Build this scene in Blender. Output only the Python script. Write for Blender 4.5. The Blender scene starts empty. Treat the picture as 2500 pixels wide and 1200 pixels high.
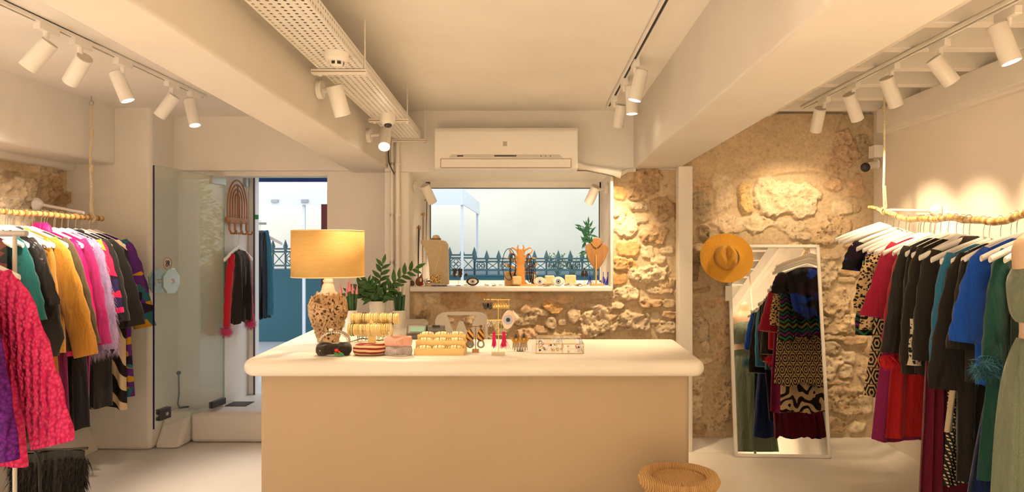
import bpy, bmesh, math, random
import numpy as np
from mathutils import Vector, Matrix
PI = math.pi
S = bpy.context.scene
COL = S.collection
# ------------------------------------------------------------------ camera
F, CX, CY, EYE = 1667.0, 1310.0, 612.0, 1.45      # focal length and vanishing point in pixels of the 2500x1200 frame
def X(px, d): return (px - CX) / F * d
def Z(py, d): return EYE - (py - CY) / F * d
def P(px, py, d): return Vector((X(px, d), d, Z(py, d)))
cam = bpy.data.cameras.new('camera'); camo = bpy.data.objects.new('camera', cam); COL.objects.link(camo)
camo.location = (0, 0, EYE); camo.rotation_euler = (PI / 2, 0, 0)
cam.sensor_width = 36; cam.lens = 24.0
cam.shift_x = -60 / 2500; cam.shift_y = 12 / 2500
cam.clip_start = 0.05
S.camera = camo
# ------------------------------------------------------------------ world, exposure
W = bpy.data.worlds.new('world'); S.world = W; W.use_nodes = True
W.node_tree.nodes['Background'].inputs[0].default_value = (0.97, 0.985, 1.0, 1)
W.node_tree.nodes['Background'].inputs[1].default_value = 1.6
S.view_settings.view_transform = 'Standard'; S.view_settings.look = 'None'
S.view_settings.gamma = 1; S.view_settings.exposure = 0.44; S.view_settings.use_curve_mapping = False
cy = S.cycles
cy.max_bounces = 7; cy.diffuse_bounces = 5; cy.glossy_bounces = 3; cy.transmission_bounces = 5; cy.transparent_max_bounces = 8
cy.caustics_reflective = False; cy.caustics_refractive = False; cy.sample_clamp_indirect = 6
cy.use_denoising = True; cy.use_adaptive_sampling = True; cy.adaptive_threshold = .02
try: cy.use_light_tree = True
except Exception: pass
LAMP = (1.0, 0.705, 0.405)            # warm LED colour
SPOT_W = 60.0
def area_light(name, loc, rot, sx, sy, watt, col):
    l = bpy.data.lights.new(name, 'AREA'); l.shape = 'RECTANGLE'; l.size = sx; l.size_y = sy; l.energy = watt; l.color = col
    o = bpy.data.objects.new(name, l); COL.objects.link(o); o.location = loc; o.rotation_euler = rot; return o
# ------------------------------------------------------------------ materials
def s2l(c): return tuple(((v / 255) / 12.92 if v / 255 <= .04045 else ((v / 255 + .055) / 1.055) ** 2.4) for v in c)
def ob(r, g, b, k=1.0):
    """albedo of a surface seen as sRGB r,g,b under the shop's warm lamps"""
    l = s2l((r, g, b)); w = (1.0, .74, .45)
    return tuple(min(.9, k * a / b_) for a, b_ in zip(l, w))
MATS = {}
class NT:
    def __init__(s, m):
        s.m = m; m.use_nodes = True; s.t = m.node_tree; s.b = s.t.nodes['Principled BSDF']
    def n(s, ty, **kw):
        nd = s.t.nodes.new(ty)
        for k, v in kw.items():
            if k.startswith('i_'):
                k = k[2:]; k = int(k) if k.isdigit() else k.replace('_', ' ')
                nd.inputs[k].default_value = v
            else: setattr(nd, k, v)
        return nd
    def l(s, a, b): s.t.links.new(a, b)
    def co(s, scale=(1, 1, 1), rot=(0, 0, 0), kind='Object'):
        tc = s.n('ShaderNodeTexCoord'); mp = s.n('ShaderNodeMapping')
        mp.inputs['Scale'].default_value = scale; mp.inputs['Rotation'].default_value = rot
        s.l(tc.outputs[kind], mp.inputs[0]); return mp.outputs[0]
    def math(s, op, a, b=None, c=None):
        nd = s.n('ShaderNodeMath', operation=op)
        for i, v in enumerate((a, b, c)):
            if v is None: continue
            if hasattr(v, 'is_linked'): s.l(v, nd.inputs[i])
            else: nd.inputs[i].default_value = v
        return nd.outputs[0]
    def mix(s, fac, a, b):
        nd = s.n('ShaderNodeMix', data_type='RGBA')
        for i, v in ((0, fac), (6, a), (7, b)):
            if hasattr(v, 'is_linked'): s.l(v, nd.inputs[i])
            else: nd.inputs[i].default_value = v if i == 0 else (*v[:3], 1)
        return nd.outputs[2]
    def ramp(s, fac, stops, const=False):
        r = s.n('ShaderNodeValToRGB'); cr = r.color_ramp
        if const: cr.interpolation = 'CONSTANT'
        while len(cr.elements) < len(stops): cr.elements.new(.5)
        for e, (p, c) in zip(cr.elements, stops): e.position = p; e.color = (*c, 1)
        s.l(fac, r.inputs[0]); return r.outputs[0]
    def bump(s, h, strength=.3, dist=.01):
        b = s.n('ShaderNodeBump'); b.inputs['Strength'].default_value = strength; b.inputs['Distance'].default_value = dist
        s.l(h, b.inputs['Height']); s.l(b.outputs[0], s.b.inputs['Normal'])
def M(name, col=(.8, .8, .8), rough=.6, metal=0, bump=0, bs=60, var=0, vs=6, sheen=0, trans=0, emit=0, ecol=None, alpha=1, ior=1.45, coat=0, sss=0, vscale=(1, 1, 1)):
    if name in MATS: return MATS[name]
    m = bpy.data.materials.new(name); t = NT(m); b = t.b
    b.inputs['Base Color'].default_value = (*col[:3], 1); b.inputs['Roughness'].default_value = rough
    b.inputs['Metallic'].default_value = metal; b.inputs['IOR'].default_value = ior
    b.inputs['Transmission Weight'].default_value = trans
    b.inputs['Sheen Weight'].default_value = sheen; b.inputs['Coat Weight'].default_value = coat
    if emit: b.inputs['Emission Color'].default_value = (*(ecol or col)[:3], 1); b.inputs['Emission Strength'].default_value = emit
    if var:
        nz = t.n('ShaderNodeTexNoise', i_Scale=vs, i_Detail=5.0); t.l(t.co(vscale), nz.inputs[0])
        t.l(t.ramp(nz.outputs[0], [(.3, tuple(c * (1 - var) for c in col[:3])), (.7, tuple(min(1, c * (1 + var)) for c in col[:3]))]), b.inputs['Base Color'])
    if bump:
        nz = t.n('ShaderNodeTexNoise', i_Scale=bs, i_Detail=4.0); t.l(t.co(vscale), nz.inputs[0]); t.bump(nz.outputs[0], bump, .01)
    MATS[name] = m; return m
def fabric(name, col, weave=900, rough=.85, sheen=.25, fold=.25): 
    if name in MATS: return MATS[name]
    m = bpy.data.materials.new(name); t = NT(m); t.b.inputs['Roughness'].default_value = rough; t.b.inputs['Sheen Weight'].default_value = sheen
    t.b.inputs['Sheen Roughness'].default_value = .5; t.b.inputs['Specular IOR Level'].default_value = .25
    nz = t.n('ShaderNodeTexNoise', i_Scale=260.0, i_Detail=3.0); t.l(t.co(), nz.inputs[0])
    c0 = tuple(c * .82 for c in col); c1 = tuple(min(1, c * 1.12) for c in col)
    t.l(t.ramp(nz.outputs[0], [(.35, c0), (.65, c1)]), t.b.inputs['Base Color'])
    n2 = t.n('ShaderNodeTexNoise', i_Scale=11.0, i_Detail=3.0, i_Distortion=.6); t.l(t.co((1.6, 1.6, .45)), n2.inputs[0])
    t.bump(n2.outputs[0], min(1, fold * 2.4), .035)
    MATS[name] = m; return m
def pattern(name, kind, a, b, c=None, scale=1.0):
    """printed fabrics, all in the garment's own x-z plane"""
    if name in MATS: return MATS[name]
    m = bpy.data.materials.new(name); t = NT(m); t.b.inputs['Roughness'].default_value = .75; t.b.inputs['Specular IOR Level'].default_value = .25
    out = None
    if kind == 'leopard':
        v = t.n('ShaderNodeTexVoronoi', feature='F1', i_Scale=62.0 * scale); v.inputs['Randomness'].default_value = .9
        nz = t.n('ShaderNodeTexNoise', i_Scale=40.0); t.l(t.co(), nz.inputs[0])
        mx = t.n('ShaderNodeVectorMath', operation='MULTIPLY_ADD'); t.l(nz.outputs['Color'], mx.inputs[0]); mx.inputs[1].default_value = (.02, .02, .02); t.l(t.co((1, .3, 1)), mx.inputs[2])
        t.l(mx.outputs[0], v.inputs[0])
        out = t.ramp(v.outputs['Distance'], [(0, b), (.2, a), (.42, b), (.62, a)], True)
        out = t.ramp(v.outputs['Distance'], [(0, c or b), (.18, b), (.46, a)], True)
    elif kind == 'zebra':
        w = t.n('ShaderNodeTexWave', i_Scale=2.2 * scale, i_Distortion=5.5, i_Detail=1.5); w.inputs['Detail Scale'].default_value = 1.6
        t.l(t.co((1, .2, 1), (0, .7, 0)), w.inputs[0]); out = t.ramp(w.outputs['Fac'], [(0, b), (.47, a)], True)
    elif kind == 'swirl':
        w = t.n('ShaderNodeTexWave', wave_type='RINGS', i_Scale=5.0 * scale, i_Distortion=9.0, i_Detail=1.0); w.inputs['Detail Scale'].default_value = 2.2
        t.l(t.co((1, .2, .6)), w.inputs[0]); out = t.ramp(w.outputs['Fac'], [(0, b), (.42, a)], True)
    elif kind == 'geo':      # interlocked hexagon maze
        sp = t.n('ShaderNodeSeparateXYZ'); t.l(t.co((1, 1, 1)), sp.inputs[0])
        x = t.math('MULTIPLY', sp.outputs[0], 16.0 * scale); z = t.math('MULTIPLY', sp.outputs[2], 10.5 * scale)
        row = t.math('FLOOR', z); off = t.math('MULTIPLY', t.math('MODULO', t.math('ABSOLUTE', row), 2.0), .5)
        fx = t.math('ABSOLUTE', t.math('SUBTRACT', t.math('FRACT', t.math('ADD', x, off)), .5))
        fz = t.math('ABSOLUTE', t.math('SUBTRACT', t.math('FRACT', z), .5))
        hx = t.math('MAXIMUM', t.math('ADD', t.math('MULTIPLY', fx, .9), t.math('MULTIPLY', fz, .5)), fz)
        k = t.math('FRACT', t.math('MULTIPLY', hx, 4.3))
        out = t.ramp(k, [(0, b), (.52, a)], True)
    elif kind == 'houndstooth':
        sp = t.n('ShaderNodeSeparateXYZ'); t.l(t.co(), sp.inputs[0])
        x = t.math('FRACT', t.math('MULTIPLY', t.math('ADD', sp.outputs[0], t.math('MULTIPLY', sp.outputs[2], .25)), 62.0 * scale)); z = t.math('FRACT', t.math('MULTIPLY', sp.outputs[2], 62.0 * scale))
        k = t.math('MULTIPLY', t.math('ADD', t.math('GREATER_THAN', x, .5), t.math('GREATER_THAN', z, .5)), .5)
        out = t.ramp(k, [(0, a), (.25, tuple((p + q) * .5 for p, q in zip(a, b))), (.75, b)], True)
        out = t.ramp(k, [(0, a), (.4, b)], True)
    elif kind == 'chevron':
        sp = t.n('ShaderNodeSeparateXYZ'); t.l(t.co(), sp.inputs[0])
        x = t.math('ABSOLUTE', t.math('SUBTRACT', t.math('FRACT', t.math('MULTIPLY', sp.outputs[0], 14.0 * scale)), .5))
        k = t.math('FRACT', t.math('MULTIPLY', t.math('ADD', sp.outputs[2], t.math('MULTIPLY', x, .06)), 7.0))
        bl = (.006, .006, .006)
        out = t.ramp(k, [(0, bl), (.14, a), (.26, bl), (.38, b), (.5, bl), (.6, c or a), (.72, bl), (.84, a), (.92, (.3, .12, .02))], True)
    elif kind == 'multi':
        n1 = t.n('ShaderNodeTexVoronoi', i_Scale=13.0 * scale); t.l(t.co((1, .3, 1.4), (0, .5, 0)), n1.inputs[0])
        sp = t.n('ShaderNodeSeparateColor'); t.l(n1.outputs['Color'], sp.inputs[0])
        out = t.ramp(sp.outputs[0], [(0, a), (.3, b), (.55, c), (.75, (.02, .01, .03)), (.88, a)], True)
    elif kind == 'stripe':
        w = t.n('ShaderNodeTexWave', bands_direction='Z', i_Scale=22.0 * scale, i_Distortion=2.5, i_Detail=2.0); t.l(t.co((.5, .5, 1)), w.inputs[0])
        out = t.ramp(w.outputs['Fac'], [(.3, a), (.6, b)])
    elif kind == 'knit':
        w = t.n('ShaderNodeTexWave', bands_direction='X', i_Scale=9.0 * scale, i_Distortion=2.5, i_Detail=2.0); t.l(t.co(), w.inputs[0])
        v = t.n('ShaderNodeTexVoronoi', i_Scale=75.0 * scale); t.l(t.co((1, .4, .8)), v.inputs[0])
        h = t.math('ADD', t.math('MULTIPLY', w.outputs['Fac'], .9), t.math('SUBTRACT', 1.0, v.outputs['Distance']))
        t.bump(h, .9, .014)
        out = t.mix(t.math('MULTIPLY', v.outputs['Distance'], 1.3), a, b)
    t.l(out, t.b.inputs['Base Color'])
    MATS[name] = m; return m
def plaster(name, col, rough=.75, bump=.12, s=6, var=.04):
    if name in MATS: return MATS[name]
    m = bpy.data.materials.new(name); t = NT(m); t.b.inputs['Roughness'].default_value = rough; t.b.inputs['Specular IOR Level'].default_value = .3
    nz = t.n('ShaderNodeTexNoise', i_Scale=s * .35, i_Detail=6.0); t.l(t.co(), nz.inputs[0])
    t.l(t.ramp(nz.outputs[0], [(.3, tuple(c * (1 - var) for c in col)), (.7, tuple(min(1, c * (1 + var)) for c in col))]), t.b.inputs['Base Color'])
    n2 = t.n('ShaderNodeTexNoise', i_Scale=s, i_Detail=5.0, i_Roughness=.55); t.l(t.co(), n2.inputs[0]); t.bump(n2.outputs[0], bump, .03)
    MATS[name] = m; return m
WHITE = plaster('white_plaster', (.80, .78, .75))
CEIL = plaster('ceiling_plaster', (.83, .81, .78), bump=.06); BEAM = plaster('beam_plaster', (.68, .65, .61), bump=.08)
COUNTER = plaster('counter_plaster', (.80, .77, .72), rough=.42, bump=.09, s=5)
FLOORM = plaster('polished_cement', (.72, .70, .67), rough=.33, bump=.05, s=3, var=.08)
LAMPW = M('lamp_white', (.82, .80, .77), rough=.4)
PLASTIC = M('white_plastic', (.84, .83, .81), rough=.32)
DARK = M('dark_slot', (.02, .02, .02), rough=.6)
BRASS = M('brass', (.72, .48, .16), rough=.25, metal=1)
STEEL = M('steel', (.55, .55, .55), rough=.3, metal=1)
BLACK = M('black_satin', (.012, .012, .013), rough=.35)
WOOD = M('light_wood', (.52, .30, .12), rough=.5, bump=.1, var=.2, vs=9, vscale=(1, 1, 8))
GLASS = M('thin_glass', (.97, 1, .99), rough=0, trans=1, ior=1.0)
LED = M('led_lens', (1, .9, .75), rough=.4, emit=14, ecol=(1, .86, .66))
PAPER = M('paper', (.85, .85, .82), rough=.8)
# ------------------------------------------------------------------ mesh builder
def sp(v, p): return math.copysign(abs(v) ** p, v)
class MB:
    def __init__(s): s.v = []; s.f = []
    def add(s, vs, fs):
        o = len(s.v); s.v.extend([tuple(p) for p in vs]); s.f.extend([tuple(i + o for i in f) for f in fs]); return s
    def box(s, x0, x1, y0, y1, z0, z1):
        return s.add([(x0, y0, z0), (x1, y0, z0), (x1, y1, z0), (x0, y1, z0), (x0, y0, z1), (x1, y0, z1), (x1, y1, z1), (x0, y1, z1)],
                     [(0, 3, 2, 1), (4, 5, 6, 7), (0, 1, 5, 4), (1, 2, 6, 5), (2, 3, 7, 6), (3, 0, 4, 7)])
    def obox(s, c, h, R=None):
        R = R or Matrix.Identity(3); c = Vector(c); pts = []
        for z in (-1, 1):
            for x, y in ((-1, -1), (1, -1), (1, 1), (-1, 1)): pts.append(c + R @ Vector((x * h[0], y * h[1], z * h[2])))
        return s.add(pts, [(0, 3, 2, 1), (4, 5, 6, 7), (0, 1, 5, 4), (1, 2, 6, 5), (2, 3, 7, 6), (3, 0, 4, 7)])
    def tube(s, pts, r, n=8, cap=True, closed=False):
        pts = [Vector(p) for p in pts]; m = len(pts)
        rr = r if isinstance(r, (list, tuple)) else [r] * m
        vs = []; up = None
        for i, p in enumerate(pts):
            if closed: t = pts[(i + 1) % m] - pts[i - 1]
            else: t = pts[min(i + 1, m - 1)] - pts[max(i - 1, 0)]
            t = t.normalized() if t.length > 1e-9 else Vector((0, 0, 1))
            if up is None:
                up = Vector((0, 0, 1)) if abs(t.z) < .9 else Vector((1, 0, 0))
            a = (up - t * up.dot(t)); a = a.normalized() if a.length > 1e-6 else t.orthogonal().normalized()
            b = t.cross(a); up = a
            for k in range(n):
                th = 2 * PI * k / n; vs.append(p + (a * math.cos(th) + b * math.sin(th)) * rr[i])
        fs = []
        for i in range(m if closed else m - 1):
            for k in range(n):
                j = (i + 1) % m; fs.append((i * n + k, i * n + (k + 1) % n, j * n + (k + 1) % n, j * n + k))
        if cap and not closed: fs.append(tuple(range(n))[::-1]); fs.append(tuple((m - 1) * n + k for k in range(n)))
        return s.add(vs, fs)
    def etube(s, pts, rx, ry, n=16, wr=0, seed=0, cap=True):
        """flattened tube in the x-z plane (sleeves): rx in the plane, ry across it"""
        rnd = random.Random(seed); ph = rnd.random() * 6
        pts = [Vector(p) for p in pts]; m = len(pts); vs = []
        for i, p in enumerate(pts):
            t = (pts[min(i + 1, m - 1)] - pts[max(i - 1, 0)]).normalized(); nrm = Vector((t.z, 0, -t.x)).normalized()
            for k in range(n):
                th = 2 * PI * k / n; w = 1 + wr * math.sin(i * 1.9 + ph + 2 * math.cos(th)) * (.6 + .4 * math.sin(3 * th))
                vs.append(p + nrm * rx[i] * math.cos(th) * w + Vector((0, 1, 0)) * ry[i] * math.sin(th) * w)
        fs = [(i * n + k, (i + 1) * n + k, (i + 1) * n + (k + 1) % n, i * n + (k + 1) % n) for i in range(m - 1) for k in range(n)]
        if cap: fs.append(tuple(range(n))); fs.append(tuple((m - 1) * n + k for k in range(n))[::-1])
        return s.add(vs, fs)
    def lathe(s, prof, c=(0, 0, 0), n=24, R=None, sx=1, sy=1):
        c = Vector(c); vs = []; m = len(prof)
        for r, z in prof:
            for k in range(n):
                p = Vector((r * sx * math.cos(2 * PI * k / n), r * sy * math.sin(2 * PI * k / n), z))
                vs.append(c + (R @ p if R else p))
        fs = [(i * n + k, i * n + (k + 1) % n, (i + 1) * n + (k + 1) % n, (i + 1) * n + k) for i in range(m - 1) for k in range(n)]
        if prof[0][0] > 1e-6: fs.append(tuple(range(n))[::-1])
        if prof[-1][0] > 1e-6: fs.append(tuple((m - 1) * n + k for k in range(n)))
        return s.add(vs, fs)
    def ell(s, c, r, nu=12, nv=8, R=None):
        if not isinstance(r, (list, tuple)): r = (r, r, r)
        c = Vector(c); vs = []
        for i in range(1, nv):
            a = PI * i / nv
            for k in range(nu):
                b = 2 * PI * k / nu; p = Vector((r[0] * math.sin(a) * math.cos(b), r[1] * math.sin(a) * math.sin(b), -r[2] * math.cos(a)))
                vs.append(c + (R @ p if R else p))
        lo = len(vs); p = Vector((0, 0, -r[2])); vs.append(c + (R @ p if R else p)); vs.append(c - (R @ p if R else p))
        fs = [(i * nu + k, i * nu + (k + 1) % nu, (i + 1) * nu + (k + 1) % nu, (i + 1) * nu + k) for i in range(nv - 2) for k in range(nu)]
        fs += [(lo, (k + 1) % nu, k) for k in range(nu)] + [(lo + 1, (nv - 2) * nu + k, (nv - 2) * nu + (k + 1) % nu) for k in range(nu)]
        return s.add(vs, fs)
    def prism(s, poly, o, u, v, w):
        """polygon (2D list) placed at o with axes u, v, thickened along w"""
        o, u, v, w = Vector(o), Vector(u), Vector(v), Vector(w); n = len(poly)
        a = [o + u * x + v * y for x, y in poly]; b = [p + w for p in a]
        fs = [tuple(range(n))[::-1], tuple(range(n, 2 * n))] + [(i, (i + 1) % n, n + (i + 1) % n, n + i) for i in range(n)]
        return s.add(a + b, fs)
    def grid(s, g):
        nu, nv = len(g), len(g[0]); vs = [p for r in g for p in r]
        return s.add(vs, [(i * nv + j, i * nv + j + 1, (i + 1) * nv + j + 1, (i + 1) * nv + j) for i in range(nu - 1) for j in range(nv - 1)])
    def torus(s, c, R_, r, ax=(0, 0, 1), n=24, m=6, sx=1, sy=1):
        q = Vector((0, 0, 1)).rotation_difference(Vector(ax)).to_matrix()
        return s.tube([Vector(c) + q @ Vector((R_ * sx * math.cos(2 * PI * k / n), R_ * sy * math.sin(2 * PI * k / n), 0)) for k in range(n)], r, m, closed=True)
    def build(s, name, mat, parent=None, loc=(0, 0, 0), org=None, bevel=0, sub=0, sharp=35, thick=0, flat=False):
        """org: subtract this world point from the vertices (vertices were given in world space)"""
        me = bpy.data.meshes.new(name)
        vs = s.v
        if org is not None: vs = [(p[0] - org[0], p[1] - org[1], p[2] - org[2]) for p in vs]
        me.from_pydata(vs, [], s.f); me.update()
        if not flat:
            me.polygons.foreach_set('use_smooth', [True] * len(me.polygons))
            try: me.set_sharp_from_angle(angle=math.radians(sharp))
            except Exception: pass
        o = bpy.data.objects.new(name, me); COL.objects.link(o)
        for m in (mat if isinstance(mat, list) else [mat]): me.materials.append(m)
        o.parent = parent; o.location = loc
        if thick: md = o.modifiers.new('thick', 'SOLIDIFY'); md.thickness = thick; md.offset = 0
        if bevel: md = o.modifiers.new('bevel', 'BEVEL'); md.width = bevel; md.segments = 3; md.limit_method = 'ANGLE'
        if sub: md = o.modifiers.new('sub', 'SUBSURF'); md.levels = sub; md.render_levels = sub
        return o
def tag(o, label=None, cat=None, group=None, kind=None):
    if label: o['label'] = label
    if cat: o['category'] = cat
    if group: o['group'] = group
    if kind: o['kind'] = kind
    return o
def thing(name, label, cat, loc=(0, 0, 0), rz=0, group=None, kind=None):
    o = bpy.data.objects.new(name, None); COL.objects.link(o); o.empty_display_size = .05
    o.location = loc; o.rotation_euler = (0, 0, rz); tag(o, label, cat, group, kind); return o
def solo(name, mb, mat, label, cat, org, group=None, **kw):
    o = mb.build(name, mat, None, org=org, loc=org, **kw); return tag(o, label, cat, group)
def struct(name, mb, mat, **kw):
    o = mb.build(name, mat, None, **kw); o['kind'] = 'structure'; return o
def copy_tree(o, parent=None):
    c = o.copy(); COL.objects.link(c)
    if parent: c.parent = parent
    for ch in list(o.children): copy_tree(ch, c)
    return c
def outline_holes(outer, holes, o, u, v, w):
    """flat shape with holes, thickened: returns MB"""
    bm = bmesh.new(); es = []
    for loop in [outer] + holes:
        vv = [bm.verts.new((x, y, 0)) for x, y in loop]
        es += [bm.edges.new((vv[i], vv[(i + 1) % len(vv)])) for i in range(len(vv))]
    bmesh.ops.triangle_fill(bm, use_beauty=True, edges=es)
    r = bmesh.ops.extrude_face_region(bm, geom=bm.faces[:])
    for e in r['geom']:
        if isinstance(e, bmesh.types.BMVert): e.co.z = 1
    bmesh.ops.recalc_face_normals(bm, faces=bm.faces[:])
    bm.verts.index_update(); o, u, v, w = Vector(o), Vector(u), Vector(v), Vector(w); m = MB()
    m.add([o + u * q.co.x + v * q.co.y + w * q.co.z for q in bm.verts], [[q.index for q in f.verts] for f in bm.faces]); bm.free(); return m
def strands(rnd, pts, n, L, w, spread=.4, down=(0, 0, -1), taper=True):
    """fine tapering tufts rooted at points"""
    m = MB(); dn = Vector(down)
    for _ in range(n):
        p = Vector(rnd.choice(pts)) + Vector((rnd.gauss(0, .004), rnd.gauss(0, .004), rnd.gauss(0, .006)))
        d = (dn + Vector((rnd.gauss(0, spread), rnd.gauss(0, spread), rnd.gauss(0, spread)))).normalized()
        l = L * rnd.uniform(.6, 1.2); d2 = (d + dn * .5).normalized(); sd = d.cross(Vector((rnd.gauss(0, 1), rnd.gauss(0, 1), rnd.gauss(0, 1)))).normalized() * w
        a = p; b = p + d * l * .5; c = b + d2 * l * .5
        m.add([a - sd, a + sd, b + sd * .8, b - sd * .8, c], [(0, 1, 2, 3), (3, 2, 4)])
    return m
# ------------------------------------------------------------------ room shell
D0 = -2.6                                   # the wall behind the camera
m = MB().box(-3.6, 2.7, D0, 5.95, -.1, 0); struct('floor', m, FLOORM)
m = MB().box(-3.6, 1.1, D0, 5.95, 2.49, 2.6); m.box(1.0, 1.74, D0, 5.95, 2.45, 2.6)
struct('ceiling', m, CEIL)
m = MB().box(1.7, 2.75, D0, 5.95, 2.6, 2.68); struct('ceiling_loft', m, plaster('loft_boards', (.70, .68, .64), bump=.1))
def lbx(d): return -1.426 + (5.1 - d) * .06
def rbx(d): return -1.107 + (5.1 - d) * .034
BZ = 2.062
m = MB(); y0, y1 = D0, 5.36
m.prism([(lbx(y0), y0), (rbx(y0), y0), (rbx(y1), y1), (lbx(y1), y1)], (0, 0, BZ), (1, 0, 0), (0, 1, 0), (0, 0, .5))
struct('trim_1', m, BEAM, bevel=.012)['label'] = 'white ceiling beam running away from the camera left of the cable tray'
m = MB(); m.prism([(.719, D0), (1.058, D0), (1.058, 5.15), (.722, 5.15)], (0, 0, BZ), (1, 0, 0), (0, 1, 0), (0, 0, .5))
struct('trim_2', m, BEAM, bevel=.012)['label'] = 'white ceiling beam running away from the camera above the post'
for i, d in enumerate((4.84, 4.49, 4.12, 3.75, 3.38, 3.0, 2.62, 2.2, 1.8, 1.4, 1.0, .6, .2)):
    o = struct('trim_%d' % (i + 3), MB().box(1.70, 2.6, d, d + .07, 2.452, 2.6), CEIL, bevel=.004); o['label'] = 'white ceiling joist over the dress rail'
m = MB().box(2.42, 2.53, D0, 4.86, 2.29, 2.452); m.box(2.47, 2.53, D0, 4.86, 2.275, 2.30)
struct('trim_16', m, CEIL, bevel=.004)['label'] = 'white wall beam carrying the joists along the right wall'
m = MB().box(1.026, 1.128, 4.93, 5.03, 0, BZ + .001)
struct('trim_17', m, M('post_paint', (.78, .76, .72), rough=.5, bump=.05, bs=30), bevel=.006)['label'] = 'white square post against the stone wall'
# back wall core around the window, entrance wall, side walls
WX0, WX1, WZ0, WZ1 = -.945, .55, 1.186, 2.037
m = MB(); m.box(-1.13, WX0, 5.13, 5.92, 0, 2.6); m.box(WX1, 2.7, 5.16, 5.92, 0, 2.65)
m.box(WX0 - .01, WX1 + .01, 5.16, 5.92, 0, 1.15); m.box(WX0 - .01, WX1 + .01, 5.13, 5.92, WZ1, 2.6)
m.box(-1.13, .74, 5.07, 5.14, WZ1, 2.5); m.box(-1.13, WX0, 5.07, 5.14, 0, WZ1)
m.box(.74, 1.05, 5.09, 5.17, 2.058, 2.2); m.box(WX1 - .002, WX1 + .02, 5.06, 5.2, WZ0 - .03, WZ1)
struct('wall_back', m, WHITE, bevel=.008)
DX0, DX1, DZ0, DZ1 = -2.449, -1.643, .23, 2.035
m = MB(); m.box(-3.0, DX0, 5.35, 5.92, 0, 2.6); m.box(DX1, -1.1, 5.35, 5.92, 0, 2.6); m.box(DX0, DX1, 5.351, 5.48, DZ1, 2.6); m.box(DX0, DX1, 5.48, 5.92, 2.13, 2.6)
m.box(-2.82, lbx(5.3), 5.29, 5.36, 2.072, 2.5)
struct('wall_entrance', m, WHITE, bevel=.006)
m = MB(); m.box(-3.6, -2.81, 4.97, 5.4, 0, 2.6); struct('wall_column', m, WHITE, bevel=.03)
m = MB(); m.box(-3.7, -3.07, D0, 4.98, 2.076, 2.6); m.box(-3.7, -3.35, D0, 4.98, 2.03, 2.09); struct('wall_bulkhead', m, WHITE, bevel=.02)
m = MB(); m.box(-3.7, -3.47, D0, 5.4, 0, 2.1); m.box(-3.5, -3.40, D0, 3.4, 0, 2.1); struct('wall_left', m, WHITE)
m = MB(); m.box(2.52, 2.7, D0, 5.2, 0, 2.65); struct('wall_right', m, plaster('right_wall', (.86, .81, .74)), bevel=.01)
m = MB(); m.box(-3.7, 2.75, D0 - .1, D0 + .02, 0, 2.7); struct('wall_front', m, WHITE)
m = MB(); m.box(-2.62, -1.2, 5.16, 5.95, 0, DZ0)
m.prism([(5.16, .23), (5.0, .0), (5.3, 0), (5.3, .23)], (-2.62, 0, 0), (0, 1, 0), (0, 0, 1), (-.19, 0, 0))
struct('floor_step', m, M('step_paint', (.74, .73, .72), rough=.45, bump=.08, bs=8), bevel=.03)['label'] = 'raised white step at the entrance door'
# skirting wedges of the stone wall
m = MB(); m.prism([(5.12, -.001), (4.93, -.001), (5.03, .03), (5.07, .05), (5.12, .06)], (-.9, 0, 0), (0, 1, 0), (0, 0, 1), (3.42, 0, 0))
struct('baseboard_back', m, FLOORM)
m = MB(); m.prism([(2.53, -.001), (2.36, -.001), (2.45, .025), (2.5, .05), (2.53, .07)], (0, D0, 0), (1, 0, 0), (0, 0, 1), (0, 7.6, 0))
struct('baseboard_right', m, FLOORM)
m = MB(); m.box(X(212, 4.96), X(282, 4.96), 4.963, 4.975, Z(1058, 4.965), Z(860, 4.965))
o = solo('access_panel', m, WHITE, 'flush square access panel low on the white column behind the coats', 'panel', (X(247, 4.96), 4.97, Z(1058, 4.965)), bevel=.002)
# window
wn = thing('window_1', 'wide fixed shop window with thin white frame', None, (0, 5.85, WZ0), kind='structure')
m = MB()
m.box(WX0, WX0 + .035, 5.83, 5.88, WZ0, WZ1); m.box(WX1 - .012, WX1, 5.83, 5.88, WZ0, WZ1)
m.box(WX0, WX1, 5.83, 5.88, WZ1 - .05, WZ1); m.box(WX0, WX1, 5.83, 5.88, WZ0, WZ0 + .012)
m.build('window_frame', M('frame_white', (.8, .8, .8), rough=.4), wn, org=wn.location)
m = MB(); g = .006
for a in ((WX0 + .035, WX0 + .035 + g, WZ0 + .012, WZ1 - .05), (WX1 - .012 - g, WX1 - .012, WZ0 + .012, WZ1 - .05)): m.box(a[0], a[1], 5.826, 5.85, a[2], a[3])
m.box(WX0 + .035, WX1 - .012, 5.826, 5.85, WZ1 - .056, WZ1 - .05)
m.build('gasket', M('gasket', (.04, .06, .09), rough=.5), wn, org=wn.location)
MB().box(WX0 + .035, WX1 - .012, 5.853, 5.857, WZ0 + .012, WZ1 - .05).build('window_pane', GLASS, wn, org=wn.location, flat=True)
m = MB(); m.box(X(1000, 5.02), X(1496, 5.02), 5.02, 5.09, 1.15, WZ0); m.box(WX0, WX1, 5.08, 5.84, 1.15, WZ0)
SILL = struct('window_sill', m, M('sill_paint', (.83, .81, .78), rough=.35), bevel=.008); SILL['label'] = 'white plastered window sill shelf over the rubble wall'
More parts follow.
